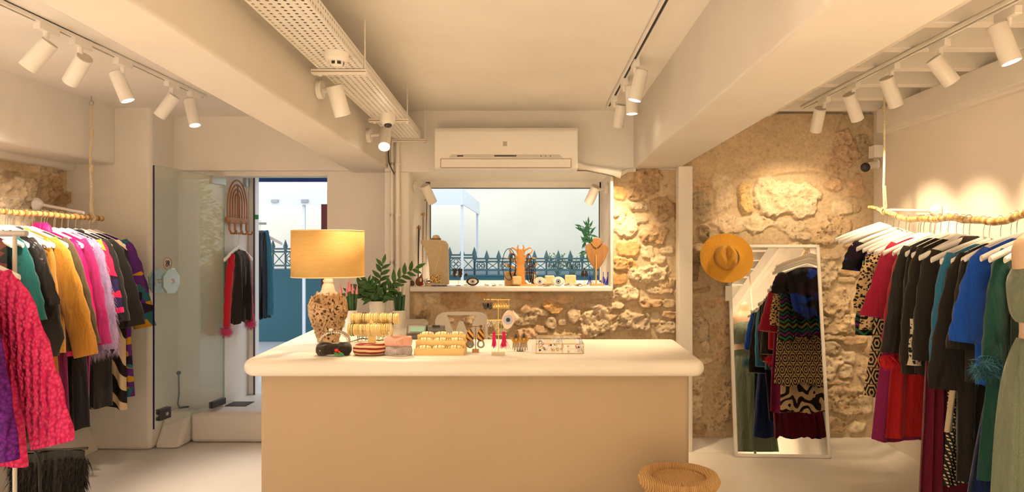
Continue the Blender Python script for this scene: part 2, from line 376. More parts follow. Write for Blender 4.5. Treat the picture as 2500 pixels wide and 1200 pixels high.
# ------------------------------------------------------------------ stone walls (height field, one mesh, colour per stone)
_rs = np.random.RandomState(7); _LAT = _rs.rand(256, 256)
def vno(x, y, seed=0):
    x = x + seed * 17.3; y = y + seed * 9.1
    xi = np.floor(x).astype(int); yi = np.floor(y).astype(int); fx = x - xi; fy = y - yi
    fx = fx * fx * (3 - 2 * fx); fy = fy * fy * (3 - 2 * fy); a = _LAT
    g = lambda i, j: a[(xi + i) & 255, (yi + j) & 255]
    return (g(0, 0) * (1 - fx) + g(1, 0) * fx) * (1 - fy) + (g(0, 1) * (1 - fx) + g(1, 1) * fx) * fy
def fbm(x, y, f, o=4, seed=0):
    r = 0; a = .5; t = 0
    for i in range(o): r = r + a * vno(x * f, y * f, seed + i); t += a; a *= .55; f *= 2.03
    return r / t - .5
def sstep(a, b, x): t = np.clip((x - a) / (b - a), 0, 1); return t * t * (3 - 2 * t)
STONEM = None
def stone_mat():
    global STONEM
    if STONEM: return STONEM
    m_ = bpy.data.materials.new('rubble_stone'); t = NT(m_); t.b.inputs['Roughness'].default_value = .9; t.b.inputs['Specular IOR Level'].default_value = .15
    at = t.n('ShaderNodeAttribute', attribute_name='stone')
    nz = t.n('ShaderNodeTexNoise', i_Scale=38.0, i_Detail=6.0, i_Roughness=.65); t.l(t.co(), nz.inputs[0])
    k = t.ramp(nz.outputs[0], [(.3, (.72, .70, .66)), (.5, (1, 1, 1)), (.72, (1.12, 1.1, 1.06))])
    mu = t.n('ShaderNodeMix', data_type='RGBA', blend_type='MULTIPLY'); mu.inputs[0].default_value = 1
    t.l(at.outputs['Color'], mu.inputs[6]); t.l(k, mu.inputs[7]); t.l(mu.outputs[2], t.b.inputs['Base Color'])
    n2 = t.n('ShaderNodeTexNoise', i_Scale=90.0, i_Detail=5.0, i_Roughness=.6); t.l(t.co(), n2.inputs[0]); t.bump(n2.outputs[0], .45, .012)
    STONEM = m_; return m_
TONES = {'m': (.62, .50, .34), 'p': (.74, .62, .45), 'o': (.66, .40, .16), 'b': (.47, .32, .19), 'g': (.50, .42, .31), 'k': (.66, .46, .30), 'y': (.74, .55, .24), 'd': (.30, .23, .14), 's': (.60, .46, .30)}
def stone_field(U, V, stones, seed=1, mortar='m'):
    """U,V grids in metres; stones = (u, v, w, h, rot, height, tone, rough)"""
    H = .014 * fbm(U, V, 3, 4, seed) + .010 * fbm(U, V, 16, 4, seed + 5)
    mc = np.array(TONES[mortar]); C = np.ones(U.shape + (3,)) * mc * (1 + .22 * fbm(U, V, 4, 4, seed + 9))[..., None]
    rnd = random.Random(seed)
    w1 = fbm(U, V, 9, 3, seed + 20); w2 = fbm(U, V, 9, 3, seed + 31); w3 = fbm(U, V, 26, 4, seed + 40); w4 = fbm(U, V, 7, 3, seed + 44)
    rg = 1 - np.abs(fbm(U, V, 18, 4, seed + 50)) * 4; pit = vno(U * 95, V * 95, seed + 3)
    for (u, v, w, h, rot, ht, tone, rough) in stones:
        m_ = (np.abs(U - u) < w + .03) & (np.abs(V - v) < max(w, h) + .03)
        if not m_.any(): continue
        du, dv = U[m_] - u, V[m_] - v; c, s_ = math.cos(rot), math.sin(rot)
        a = (du * c + dv * s_); b = (-du * s_ + dv * c); k = min(w, h)
        a = a + w1[m_] * k * .85; b = b + w2[m_] * k * .85
        q = ((np.abs(a) / (w / 2)) ** 3 + (np.abs(b) / (h / 2)) ** 3) ** (1 / 3) + w3[m_] * .42
        e = sstep(1.06, .90, q); col = np.array(TONES[tone]) * rnd.uniform(.9, 1.12)
        tilt = rnd.uniform(-.35, .35) * a / w - .25 * b / h
        hh = e * ht * (1 + tilt + rough * (1.3 * w4[m_] + 1.9 * w3[m_] + .16 * rg[m_])) - e * rough * .010 * (pit[m_] > .86)
        H[m_] = np.maximum(H[m_], hh + H[m_] * .4)
        e2 = (e * (.8 if ht > .008 else .6))[..., None]
        cc = col * (1 + .55 * w3[m_] + .35 * w4[m_])[..., None]
        cc = np.where((pit[m_] > .84)[..., None] & (rough > .6), cc * .5, cc)
        C[m_] = C[m_] * (1 - e2) + np.clip(cc, .02, .9) * e2
    return H, C
def stone_mesh(name, u0, u1, v0, v1, res, stones, fn, holes=(), seed=1, mortar='m', hook=None):
    nu, nv = int((u1 - u0) / res) + 1, int((v1 - v0) / res) + 1
    us = np.linspace(u0, u1, nu); vs = np.linspace(v0, v1, nv); U, V = np.meshgrid(us, vs, indexing='ij')
    H, C = stone_field(U, V, stones, seed, mortar)
    if hook: H, C = hook(U, V, H, C)
    co = fn(U, V, H).reshape(-1, 3)
    I = np.arange(nu * nv).reshape(nu, nv); q = np.stack([I[:-1, :-1], I[1:, :-1], I[1:, 1:], I[:-1, 1:]], -1)
    keep = np.ones(q.shape[:2], bool); uc = (U[:-1, :-1] + U[1:, 1:]) / 2; vc = (V[:-1, :-1] + V[1:, 1:]) / 2
    for (a, b, c, d) in holes: keep &= ~((uc > a) & (uc < b) & (vc > c) & (vc < d))
    q = q[keep].reshape(-1, 4)
    me = bpy.data.meshes.new(name); me.vertices.add(len(co)); me.vertices.foreach_set('co', co.astype(np.float32).ravel())
    me.loops.add(q.size); me.loops.foreach_set('vertex_index', q.ravel().astype(np.int32))
    me.polygons.add(len(q)); me.polygons.foreach_set('loop_start', (np.arange(len(q)) * 4).astype(np.int32))
    me.polygons.foreach_set('use_smooth', np.ones(len(q), bool)); me.update(calc_edges=True); me.validate()
    ca = me.color_attributes.new('stone', 'FLOAT_COLOR', 'POINT'); ca.data.foreach_set('color', np.concatenate([C.reshape(-1, 3), np.ones((nu * nv, 1))], 1).astype(np.float32).ravel())
    me.materials.append(stone_mat()); o = bpy.data.objects.new(name, me); COL.objects.link(o); o['kind'] = 'structure'; return o
# stones of the back wall, read off the photograph: px, py, w, h, rotation, height cm, tone, roughness
ST = '''1579 448 84 60 0 3 b 1;1513 470 42 32 0 1.2 o .6;1557 504 48 34 0 2 g 1;1623 512 70 66 0 3 b .8;1509 521 34 26 0 1.5 p .6;1528 554 54 44 0 2 p .8;1566 537 36 11 0 1.5 g .5
1599 577 60 42 0 2.5 b 1.2;1531 602 62 36 0 1.6 o .4;1583 614 34 26 0 1.5 p .5;1524 640 54 33 0 2.5 o .8;1606 634 36 17 0 2 p .6;1511 679 30 38 0 1.5 o .4;1579 666 94 48 0 3 p 1.1
1630 690 44 28 0 2 s .7;1531 719 60 30 0 3 p 1;1627 710 44 17 0 2 s .6;1502 747 44 14 0 4 p .4;1590 739 58 24 0 3.5 b .9;1634 741 32 21 0 2 s .7;1548 789 82 52 0 4 g 1.1;1601 778 22 26 0 2 p .6
1625 802 44 28 0 3 g .9;1497 800 30 14 .8 4 p .4;1056 726 36 30 0 1 p .5;1112 733 62 40 0 1.2 b .6;1176 722 26 15 0 1 o .5;1037 766 42 27 0 2 d .9;1190 748 54 16 0 1 k .5;1020 740 22 50 0 1 s .5
1294 749 50 24 -.1 4 k .4;1348 749 48 27 -.35 4.5 o .5;1320 761 46 18 -.2 3.5 p .4;1366 728 66 22 0 1.5 k .5;1290 720 60 18 0 1.2 k .5;1285 777 72 40 -.15 4 p .9;1400 768 28 38 .2 4 p .4;1347 788 24 38 0 3.5 g .8
1453 781 82 56 .2 5 p .9;1453 747 42 12 -.1 3.5 g .4;1324 806 32 17 -.4 4 k .5;1352 821 40 15 0 3 p .5;1389 816 38 22 .1 3.5 s .7;1425 816 28 18 -.3 3.5 k .6;1462 820 28 12 .2 3.5 g .5;1291 817 58 28 0 3.5 k .9
1372 786 20 14 0 2 g .6;1420 745 40 18 .3 2 s .6;1495 770 34 16 .5 3 s .6;1245 760 30 40 0 1 s .6;1225 800 50 30 0 2 p .7
1704 507 52 70 0 3 g 1.3;1712 450 40 38 0 1.5 k .9;1760 470 42 92 0 1.6 p .4;1818 477 38 86 .05 2.6 y .9;1918 486 158 92 0 3.2 p .7;2035 445 52 38 0 2.6 k .8;2090 455 42 52 0 2 k .4;2055 372 78 86 0 2.2 k .9
2108 350 30 50 0 1.5 g .9;2060 505 48 34 .4 1.8 p .4;2092 508 16 18 0 1.5 s .5;1810 545 168 44 0 1.8 p .8;1935 552 90 34 0 1.3 p .7;2040 552 84 52 0 2.2 s 1;1716 576 32 36 0 2.5 d 1.3;1696 648 22 80 0 3 d 1.1
1710 610 30 24 0 2 p .6;2015 574 72 48 0 2.2 s 1;2035 626 34 13 0 3 g .4;2070 664 52 20 0 3 b .5;2068 683 36 16 .2 2.4 s .5;2012 665 66 84 0 3 p .8;2092 625 40 20 0 2 s .6;2035 740 88 52 0 3 s 1;2045 788 96 44 0 3 s 1.1
2082 828 70 20 0 3.6 b .5;2030 822 56 14 0 3 s .5;2020 850 50 34 0 3 g .8;2068 872 30 36 0 2.4 p .5;2024 898 54 52 0 3 p .7;2064 908 26 34 0 3 p .5;2040 932 70 11 0 2.5 s .5;2055 975 86 60 0 3 s 1
2040 1036 62 36 0 2.4 b .7;2096 1040 38 34 0 2 p .6;2110 700 34 60 0 2 s .7;2100 760 30 60 0 2 p .6;2112 900 36 60 0 2 s .7;2110 980 36 50 0 2 p .7;1716 708 36 14 .1 3 b .4;1702 760 40 34 .5 2 s .7
1706 800 56 72 0 3.4 p .9;1723 841 20 26 0 3 p .5;1765 830 44 140 0 1.6 k .9;1702 925 40 54 0 3.2 p .9;1702 988 44 48 0 3 p .9;1765 975 44 120 0 1.8 s 1;1702 1040 42 26 0 2.5 b .8;1740 740 40 20 0 1.5 k .6;1768 740 30 40 0 1.5 k .6'''
stones = []
K = 5.1 / F
for r in ST.replace('\n', ';').split(';'):
    a = r.split(); px, py, w, h, rot, ht, tone, ro = float(a[0]), float(a[1]), float(a[2]), float(a[3]), float(a[4]), float(a[5]), a[6], float(a[7])
    stones.append((X(px, 5.1), Z(py, 5.1), w * K, h * K, rot, ht * .01, tone, ro))
rnd = random.Random(5)
for _ in range(900):            # chink stones where the photograph shows none of the large ones
    px, py = rnd.uniform(1000, 2135), rnd.uniform(560, 1062)
    w, h = rnd.uniform(18, 60), rnd.uniform(12, 34)
    if py < 712 and px < 1500: continue
    u, v = X(px, 5.1), Z(py, 5.1)
    if any(abs(u - s[0]) < (w * K + s[2]) * .46 and abs(v - s[1]) < (h * K + s[3]) * .48 for s in stones): continue
    stones.append((u, v, w * K, h * K, rnd.uniform(-.2, .2), rnd.uniform(.012, .028), rnd.choice('ppssgkb'), rnd.uniform(.5, 1)))
def plaster_skim(U, V, H, C):
    """the smoothed patch over the upper right stones"""
    u0 = X(2010, 5.1); edge = Z(428, 5.1) + .02 * np.sin(U * 7) - .10 * sstep(X(1850, 5.1), X(1960, 5.1), U) * 0
    rgt = u0 - (V - Z(428, 5.1)) * -.32
    e = sstep(-.01, .015, V - edge + .012 * fbm(U, V, 12, 3, 3)) * sstep(.02, -.02, U - rgt + .03 * fbm(U, V, 8, 3, 8)) * sstep(1.10, 1.13, U)
    e = e * (1 - .0 * U)
    Hs = .022 + .012 * fbm(U, V, 3, 3, 77) + .004 * fbm(U, V, 16, 4, 70)
    c = np.array((.62, .49, .33)) * (1 + .35 * fbm(U, V, 4, 4, 71) + .25 * fbm(U, V, 14, 4, 73))[..., None]
    return H * (1 - e) + Hs * e, C * (1 - e[..., None]) + c * e[..., None]
stone_mesh('wall_stone', -1.0, 2.56, -.02, 2.47, .0075, stones, lambda U, V, H: np.stack([U, 5.105 - H, V], -1),
           holes=((WX0 - .06, WX1 + .012, 1.16, 2.6), (-2, .70, 1.16, 2.6)) and ((WX0 - .2, WX1 + .012, 1.16, 2.5), (-2, .735, 2.06, 3)), seed=3, hook=plaster_skim)
rnd = random.Random(11); ls = []
for (px, py, w, h, t) in ((22, 432, .14, .09, 'd'), (60, 470, .24, .2, 'p'), (95, 440, .2, .12, 's'), (140, 455, .22, .24, 'b'), (30, 500, .2, .08, 'p'), (160, 480, .2, .14, 'b'), (120, 410, .3, .09, 'p')):
    d = 3.4 * F / (CX - px); ls.append((d, Z(py, d), w, h, 0, .03, t, 1))
for _ in range(160):
    u, v = rnd.uniform(3.5, 5.0), rnd.uniform(.05, 2.0); w, h = rnd.uniform(.12, .32), rnd.uniform(.08, .2)
    if any(abs(u - s[0]) < (w + s[2]) * .44 and abs(v - s[1]) < (h + s[3]) * .46 for s in ls): continue
    ls.append((u, v, w, h, rnd.uniform(-.2, .2), rnd.uniform(.015, .035), rnd.choice('ppssbk'), .9))
stone_mesh('wall_stone_niche', 3.38, 4.98, .0, 2.08, .012, ls, lambda U, V, H: np.stack([-3.42 + H, U, V], -1), seed=8)
m = MB(); m.prism([(-3.42, .0), (-3.20, .0), (-3.24, .14), (-3.3, .2), (-3.42, .23)], (0, 3.4, 0), (1, 0, 0), (0, 0, 1), (0, 1.58, 0))
struct('baseboard_left', m, WHITE)
m = MB(); m.tube([(-3.27, 3.6, .235), (-3.28, 4.2, .245), (-3.27, 4.93, .24)], [.028, .03, .024], 8)
struct('trim_18', m, M('old_timber', (.30, .19, .10), rough=.8, bump=.4, bs=25, var=.3))['label'] = 'old brown timber strip at the foot of the niche'
# ------------------------------------------------------------------ outdoors
EX = .2
OUTW = plaster('street_wall', (.80, .77, .68), s=3)
struct('ground', MB().box(-9, 9, 5.93, 16, EX - .1, EX), M('street_paving', (.42, .44, .47), rough=.8, bump=.2, bs=8))['label'] = 'grey paved lane outside the door'
struct('wall_street', MB().box(-9, 9, 11.2, 11.4, EX, 5.0), OUTW)['label'] = 'cream wall across the lane'
FD = 9.4
m = MB(); m.box(-9, X(720, FD), FD, FD + .25, EX, Z(657, FD)); m.box(X(720, FD), 9, FD, FD + .25, EX, Z(674, FD)); m.box(X(1095, FD), 9, FD - .01, FD + .2, Z(674, FD), Z(671, FD))
struct('wall_teal', m, plaster('teal_paint', (.040, .125, .165), rough=.6, s=4))['label'] = 'low teal painted wall under the iron fence'
m = MB(); m.box(-9, 9, FD + .3, FD + .6, EX, Z(656, FD)); struct('wall_kerb', m, plaster('pale_blue', (.62, .72, .80)))['label'] = 'pale ledge behind the teal wall'
IRON = M('iron_paint', (.07, .14, .155), rough=.55)
def fence(x0, n, pitch, ztop, zbot, tip, name_label):
    org = (x0, FD + .05, zbot); f = thing('iron_fence', name_label, 'fence', org)
    rl = MB()
    for z in (ztop, zbot + .05, ztop - .04): rl.box(0, n * pitch, -.012, .012, z - zbot - .012, z - zbot + .012)
    rl.build('rail', IRON, f)
    for i in range(n + 1):
        b = MB(); x = i * pitch; h = tip - zbot
        b.tube([(x, 0, -.15), (x, 0, h - .14)], .014, 6)
        b.add([(x - .012, 0, h - .15), (x, -.012, h - .15), (x + .012, 0, h - .15), (x, .012, h - .15), (x - .034, 0, h - .09), (x, -.016, h - .09), (x + .034, 0, h - .09), (x, .016, h - .09), (x, 0, h + .01)],
              [(0, 1, 5, 4), (1, 2, 6, 5), (2, 3, 7, 6), (3, 0, 4, 7), (4, 5, 8), (5, 6, 8), (6, 7, 8), (7, 4, 8)])
        b.tube([(x, 0, h - .16), (x, 0, h - .145)], .026, 8)
        b.build('spear_bar', IRON, f, flat=True)
    for i in range(n):
        b = MB(); xc = (i + .5) * pitch; zc = (ztop - .04 + zbot + .05) / 2 - zbot; hh = (ztop - .04 - zbot - .05) / 2; hw = pitch / 2
        if i % 2:
            b.tube([(xc - hw, 0, zc - hh), (xc + hw, 0, zc + hh)], .006, 5); b.tube([(xc - hw, 0, zc + hh), (xc + hw, 0, zc - hh)], .006, 5)
        else:
            r = min(hw, hh) * .92; b.torus((xc, 0, zc), r, .007, (0, 1, 0), 28, 5)
            for k in range(4):
                a = PI / 2 * k + PI / 4 * 0; b.torus((xc + r * .46 * math.cos(a), 0, zc + r * .46 * math.sin(a)), r * .36, .006, (0, 1, 0), 16, 5)
        b.build('scroll_panel', IRON, f)
    return f
pz = 29.3 / F * FD
fence(X(1097, FD), 2, pz * 1.03, Z(622, FD), Z(668, FD), Z(603, FD), 'left stretch of iron spear fence seen through the shop window')
fence(X(1158, FD) + .002, 13, pz, Z(631, FD), Z(668, FD), Z(611, FD), 'longest iron spear fence, seen across the shop window')
fence(X(632, FD), 4, pz * 1.05, Z(607, FD), Z(657, FD), Z(585, FD), 'iron spear fence seen through the open doorway')
# market canopy over the lane
g = thing('market_canopy', 'white pop-up canopy in the lane outside the window', 'canopy', (X(1000, 8.2), 8.2, EX))
CLOTH = M('canopy_cloth', (.70, .76, .84), rough=.8)
o_ = g.location; cd = 8.0
xr_, xl = X(1131, cd), X(400, cd)
m = MB(); zt, zb = Z(462, cd), Z(500, cd)
m.box(xl, xr_, cd - .01, cd, zb, zt); m.box(xr_, xr_ + .01, cd, cd + 2.2, zb, zt)
m.build('valance', CLOTH, g, org=o_)
m = MB(); ax, ay = (xl + xr_) / 2, cd + 1.1
m.add([(xl, cd, zt), (xr_, cd, zt), (xr_, cd + 2.2, zt), (xl, cd + 2.2, zt), (ax, ay, zt + .45)], [(0, 1, 4), (1, 2, 4), (2, 3, 4), (3, 0, 4)])
m.build('roof', CLOTH, g, org=o_)
for px, dd in ((1128, cd + .02), (741, cd + .02), (1113, cd + 2.1)):
    m = MB(); xx = X(px, dd) if px != 1113 else xr_ - .02; m.box(xx - .015, xx + .015, dd, dd + .03, EX, zt - .01); m.build('pole', CLOTH, g, org=o_)
m = MB(); m.tube([(xl, cd + .03, Z(492, cd)), (xr_, cd + .03, Z(492, cd))], .016, 6)
for px in (672, 745): m.box(X(px, cd) - .04, X(px, cd) + .04, cd - .03, cd + .02, Z(494, cd), Z(487, cd))
m.build('truss', M('canopy_frame', (.35, .37, .4), rough=.4, metal=.6), g, org=o_)
aw = MB(); aw.box(X(540, 6.6), X(830, 6.6), 6.55, 6.6, Z(444, 6.6), Z(405, 6.6)); aw.add([(X(540, 6.6), 6.58, Z(405, 6.6)), (X(830, 6.6), 6.58, Z(405, 6.6)), (X(830, 6.6), 5.90, 2.55), (X(540, 6.6), 5.90, 2.55)], [(0, 1, 2, 3)])
solo('shop_awning', aw, M('navy_canvas', (.012, .045, .16), rough=.8), 'dark blue awning edge over the doorway outside', 'awning', (X(700, 6.6), 6.5, Z(444, 6.6)))
m = MB(); m.box(X(784, 6.3), X(799, 6.3), 6.3, 6.38, EX, Z(498, 6.3)); solo('wooden_post', m, M('maroon_paint', (.16, .04, .05), rough=.5), 'dark maroon post outside right of the doorway', 'post', (X(792, 6.3), 6.34, EX))
def shrub(px, py, d, label, h, seed):
    rnd = random.Random(seed); b = P(px, py, d); t = thing('window_plant', label, 'plant', b)
    st = MB(); lf = MB()
    for k in range(5 if h < 1 else 2):
        an = rnd.uniform(-.6, .6); p = [Vector((0, 0, 0)) + Vector((math.sin(an) * min(h, .5) * s * (1 + .3 * s), rnd.uniform(-.05, .05) * s, h * s * math.cos(an * .7))) for s in (0, .25, .5, .75, 1)]
        st.tube(p, .004, 4)
        for _ in range(26):
            s = rnd.uniform(.35 if h < 1 else .82, 1); i = min(3, int(s * 4)); q = p[i].lerp(p[i + 1], s * 4 - i); a = rnd.uniform(0, 2 * PI); l = min(h * .16, .09)
            dd = Vector((math.cos(a), rnd.uniform(-.3, .3), math.sin(a) * .8 + .3)).normalized(); sd = dd.cross(Vector((0, 1, 0))) * l * .12
            lf.add([q, q + dd * l * .5 + sd, q + dd * l, q + dd * l * .5 - sd], [(0, 1, 2, 3)])
    st.build('stem', M('stem_green', (.10, .16, .05)), t); lf.build('foliage', M('leaf_fresh', (.09, .26, .08), rough=.5), t, flat=True)
shrub(1474, CY + (EYE - EX) * F / 6.5, 6.5, 'green rosemary-like plant outside at the right edge of the window', 1.52, 3)
shrub(1362, 674, FD + .1, 'small pale shrub outside before the fence near the eye ornaments', .30, 4)
shrub(1400, 674, FD + .1, 'small leafy shrub outside before the fence, right of its twin', .26, 5)
# ------------------------------------------------------------------ track lights
def track(name_label, a, b, w=.035, h=.02):
    a, b = Vector(a), Vector(b); t = thing('light_track', name_label, 'light track', b)
    dirn = (b - a).normalized(); L = (b - a).length
    yaw = Matrix.Rotation(math.atan2(-dirn.x, dirn.y), 3, 'Z'); c = (a + b) / 2 - b
    m = MB()
    for s_ in (-1, 1): m.obox(c + yaw @ Vector((s_ * (w / 2 - .005), 0, 0)), (.005, L / 2, h / 2), yaw)
    m.obox(c + Vector((0, 0, h / 2 - .002)), (w / 2, L / 2, .002), yaw); m.build('track_profile', LAMPW, t)
    MB().obox(c + Vector((0, 0, .001)), (w / 2 - .010, L / 2 - .004, h / 2 - .005), yaw).build('slot', DARK, t)
    return t
def spot(label, base, top, end, r=.0375, watt=1.0, group=None, wall=None, ang=62, soft=.03, col=None):
    """base: point on the track; top, end: the two ends of the cylinder"""
    base, top, end = Vector(base), Vector(top), Vector(end); t = thing('spotlight', label, 'spotlight', base, group=group)
    ax = (end - top).normalized(); L = (end - top).length; q = Vector((0, 0, 1)).rotation_difference(ax).to_matrix()
    if wall is None:
        m = MB(); m.box(-.016, .016, -.06, .07, -.032, .004); m.build('adapter', LAMPW, t, bevel=.003)
        m = MB(); m.tube([(0, 0, -.028), (0, 0, -.055), top - base + ax * .03], [.013, .012, .011], 10); m.build('stem', LAMPW, t)
    else:
        n = Vector(wall); qn = Vector((0, 0, 1)).rotation_difference(n).to_matrix()
        m = MB(); m.lathe([(.045, 0), (.045, .02), (.042, .024), (0, .024)], (0, 0, 0), 24, qn); m.build('wall_plate', LAMPW, t)
        m = MB(); m.tube([n * .02, top - base + ax * .04], .011, 8); m.build('stem', LAMPW, t)
    m = MB(); rr = r
    m.lathe([(0, 0), (rr - .004, 0), (rr - .001, .002), (rr, .006), (rr, L), (rr - .004, L), (rr - .005, L - .028)], top - base, 28, q); m.build('housing', LAMPW, t)
    m = MB(); m.lathe([(rr * .93, .0005), (rr * .93, -.0012), (0, -.0012)], top - base, 24, q); m.build('rear_cap', M('seam_grey', (.55, .5, .44), rough=.5), t)
    m = MB(); m.lathe([(rr - .0045, L - .014), (0, L - .014)], top - base, 24, q); m.build('lens', LED, t)
    if watt:
        l = bpy.data.lights.new('spot_beam', 'SPOT'); l.energy = SPOT_W * watt; l.color = col or LAMP; l.spot_size = math.radians(ang); l.spot_blend = .75; l.shadow_soft_size = soft
        lo = bpy.data.objects.new('spot_beam', l); COL.objects.link(lo); lo.parent = t
        lo.location = top - base + ax * (L + .004); lo.rotation_euler = Vector((0, 0, -1)).rotation_difference(ax).to_euler()
    return t
LT, CT, RT = 2.478, 2.478, 2.44
track('white light track along the left side of the left ceiling beam', (-2.22, 4.56, LT), (-2.22, D0 + .4, LT))
track('white light track with a dark slot on the middle ceiling', (.512, 4.84, CT), (.575, D0 + .4, CT))
track('white light track in front of the joists above the dresses', (1.84, 4.72, RT), (1.98, D0 + .4, RT))
def on(px, py, d): return P(px, py, d)
def aim(tx, ty, ex, ey, d, c=0.0, L=.16):
    """two ends of a cylinder whose far end leans c*L away from (+) or towards (-) the viewer's line of sight"""
    T = P(tx, ty, d); t_ = T - Vector((0, 0, EYE)); e = P(ex, ey, 1.0) - Vector((0, 0, EYE)); tn = t_.normalized()
    k_ = (t_.dot(tn) + c * L) / e.dot(tn); return T, Vector((0, 0, EYE)) + e * k_
G1, G2, G3 = 'spotlights on the left track', 'spotlights on the middle track', 'spotlights on the right track'
spot('white spotlight nearest on the left track, aimed down to the left', (-2.22, 3.09, LT - .008), *aim(122, 104, 66, 166, 3.09, .1), .0375, 1.15, G1, col=(1, .80, .60))
spot('second white spotlight on the left track, round rear cap visible', (-2.22, 3.32, LT - .008), *aim(207, 140, 172, 200, 3.32, .55), .0375, 1.15, G1, col=(1, .80, .60))
spot('third white spotlight on the left track, lit end tilted right', (-2.22, 3.66, LT - .008), *aim(282, 176, 312, 246, 3.66, -.3), .036, 1.15, G1, col=(1, .80, .60))
spot('fourth white spotlight on the left track, aimed down to the left', (-2.22, 4.15, LT - .008), *aim(426, 234, 388, 284, 4.15, .1), .036, 1.15, G1, col=(1, .80, .60))
spot('last white spotlight on the left track, glowing above the glass door', (-2.22, 4.42, LT - .008), *aim(462, 244, 476, 306, 4.42, -.45), .036, 1.15, G1, col=(1, .80, .60))
spot('white spotlight nearest on the middle track, lit end facing down', (.535, 3.7, CT - .008), *aim(1567, 172, 1549, 245, 3.7, -.25), .037, .65, G2)
spot('middle one of three white spotlights on the ceiling track', (.527, 4.1, CT - .008), *aim(1541, 210, 1543, 278, 4.1, -.25), .036, .75, G2)
spot('farthest white spotlight on the middle track, nearest the air conditioner', (.518, 4.55, CT - .008), *aim(1518, 256, 1508, 310, 4.55, .12), .036, 1.4, G2, ang=80)
spot('large white spotlight nearest on the right track, lit end aimed right', (1.93, 2.79, RT - .008), *aim(2434, 62, 2470, 152, 2.79, -.25), .038, .9, G3)
spot('second spotlight on the right track, steeply tilted to the right', (1.905, 3.22, RT - .008), *aim(2279, 142, 2325, 202, 3.22, .1), .038, .9, G3)
spot('third spotlight on the right track, in front of the rope', (1.888, 3.63, RT - .008), *aim(2164, 190, 2188, 258, 3.63, .25), .037, .9, G3)
spot('fourth spotlight on the right track, over the stone corner', (1.87, 4.03, RT - .008), *aim(2072, 230, 2094, 292, 4.03, .35), .037, .9, G3)
spot('farthest spotlight on the right track, aimed at the stone wall', (1.857, 4.40, RT - .008), *aim(2003, 264, 1991, 320, 4.4, .38), .037, .4, G3, ang=95)
# the same tracks go on behind the camera; unseen lamps added for bounced light
for n_, (tx, tz, y, ax_, w_, lab) in enumerate((
    (-2.22, LT, 2.2, (-.9, .1, -1), 3.2, 'left track spotlight just behind the camera'), (-2.22, LT, 1.2, (-.7, -.2, -1), 3.4, 'second left track spotlight behind the camera'), (-2.22, LT, .2, (-.5, 0, -1), 3.4, 'third left track spotlight behind the camera'), (-2.22, LT, -.9, (.5, .0, -1), 3.4, 'last left track spotlight behind the camera'),
    (.55, CT, 2.0, (-.2, -1, -1), 2.5, 'middle track spotlight just behind the camera'), (.56, CT, 1.2, (-.3, -.7, -1), 5, 'second middle track spotlight behind the camera'), (.57, CT, .2, (-.4, -.3, -1), 5, 'third middle track spotlight behind the camera'), (.57, CT, -1.0, (-.4, .0, -1), 5, 'last middle track spotlight behind the camera'),
    (1.95, RT, 2.2, (.7, -.1, -1), 2.8, 'right track spotlight just behind the camera'), (1.95, RT, 1.3, (.5, -.1, -1), 3.6, 'second right track spotlight behind the camera'), (1.96, RT, .3, (.2, .0, -1), 3.6, 'third right track spotlight behind the camera'))):
    b = Vector((tx, y, tz - .008)); tp = b + Vector((0, 0, -.09)); e = tp + Vector(ax_).normalized() * .16
    spot('added white ' + lab, b, tp, e, .037, w_, 'added spotlights out of view on the tracks', ang=88, col=(1, .80, .60) if tx < 0 else None)
# wall spots
spot('white spotlight on the left beam below the smoke detector', (rbx(3.25) + .003, 3.25, Z(218, 3.25)), *aim(815, 208, 837, 282, 3.2, .05), .038, .5, 'spotlights on the beam face', wall=(1, 0, 0))
spot('glowing white spotlight on the left beam under the camera dome', (rbx(4.35) + .003, 4.35, Z(330, 4.35)), *aim(941, 318, 938, 358, 4.33, -.85), .037, .9, 'spotlights on the beam face', wall=(1, 0, 0), ang=75)
spot('white spotlight in the top left corner of the window recess', (WX0 + .003, 5.25, Z(457, 5.25)), *aim(1037, 452, 1056, 494, 5.2, .3), .036, .45, 'window recess spotlights', wall=(1, 0, 0), ang=80)
spot('white spotlight in the top right corner of the window recess', (WX1 - .003, 5.25, Z(459, 5.25)), *aim(1455, 455, 1437, 495, 5.2, .3), .036, .45, 'window recess spotlights', wall=(-1, 0, 0), ang=80)
# ------------------------------------------------------------------ perforated cable tray
TZ = 2.266
tx0 = lambda d: -1.04 + (5.0 - d) * .032
tx1 = lambda d: -.845 + (5.0 - d) * .035
tr = thing('cable_tray', 'white perforated cable tray hanging under the ceiling beside the beam', 'cable tray', (-.94, 5.0, TZ))
tm = bpy.data.materials.new('perforated_metal'); t = NT(tm); t.b.inputs['Roughness'].default_value = .5
PW = LAMPW; PH = M('tray_hole', (.10, .075, .05), rough=.9)
def perforated(fn, nu, nv, ulen, vlen, slot_u, slot_v, stag=True, nseg=8):
    """sheet with real oval holes; fn(u,v) -> point; cells laid nu x nv"""
    b = MB()
    for i in range(nu):
        for j in range(nv):
            u0, u1 = ulen * i / nu, ulen * (i + 1) / nu; v0, v1 = vlen * j / nv, vlen * (j + 1) / nv
            uc, vc = (u0 + u1) / 2, (v0 + v1) / 2
            ring = [(uc + slot_u * math.cos(PI / 4 + 2 * PI * k / nseg), vc + slot_v * math.sin(PI / 4 + 2 * PI * k / nseg)) for k in range(nseg)]
            sq = []
            for k in range(nseg):
                a = PI / 4 + 2 * PI * k / nseg; c, s_ = math.cos(a), math.sin(a); mx = max(abs(c), abs(s_))
                sq.append((uc + (u1 - u0) / 2 * c / mx, vc + (v1 - v0) / 2 * s_ / mx))
            b.add([fn(*p) for p in ring + sq], [(k, (k + 1) % nseg, nseg + (k + 1) % nseg, nseg + k) for k in range(nseg)])
    return b
o_ = tr.location
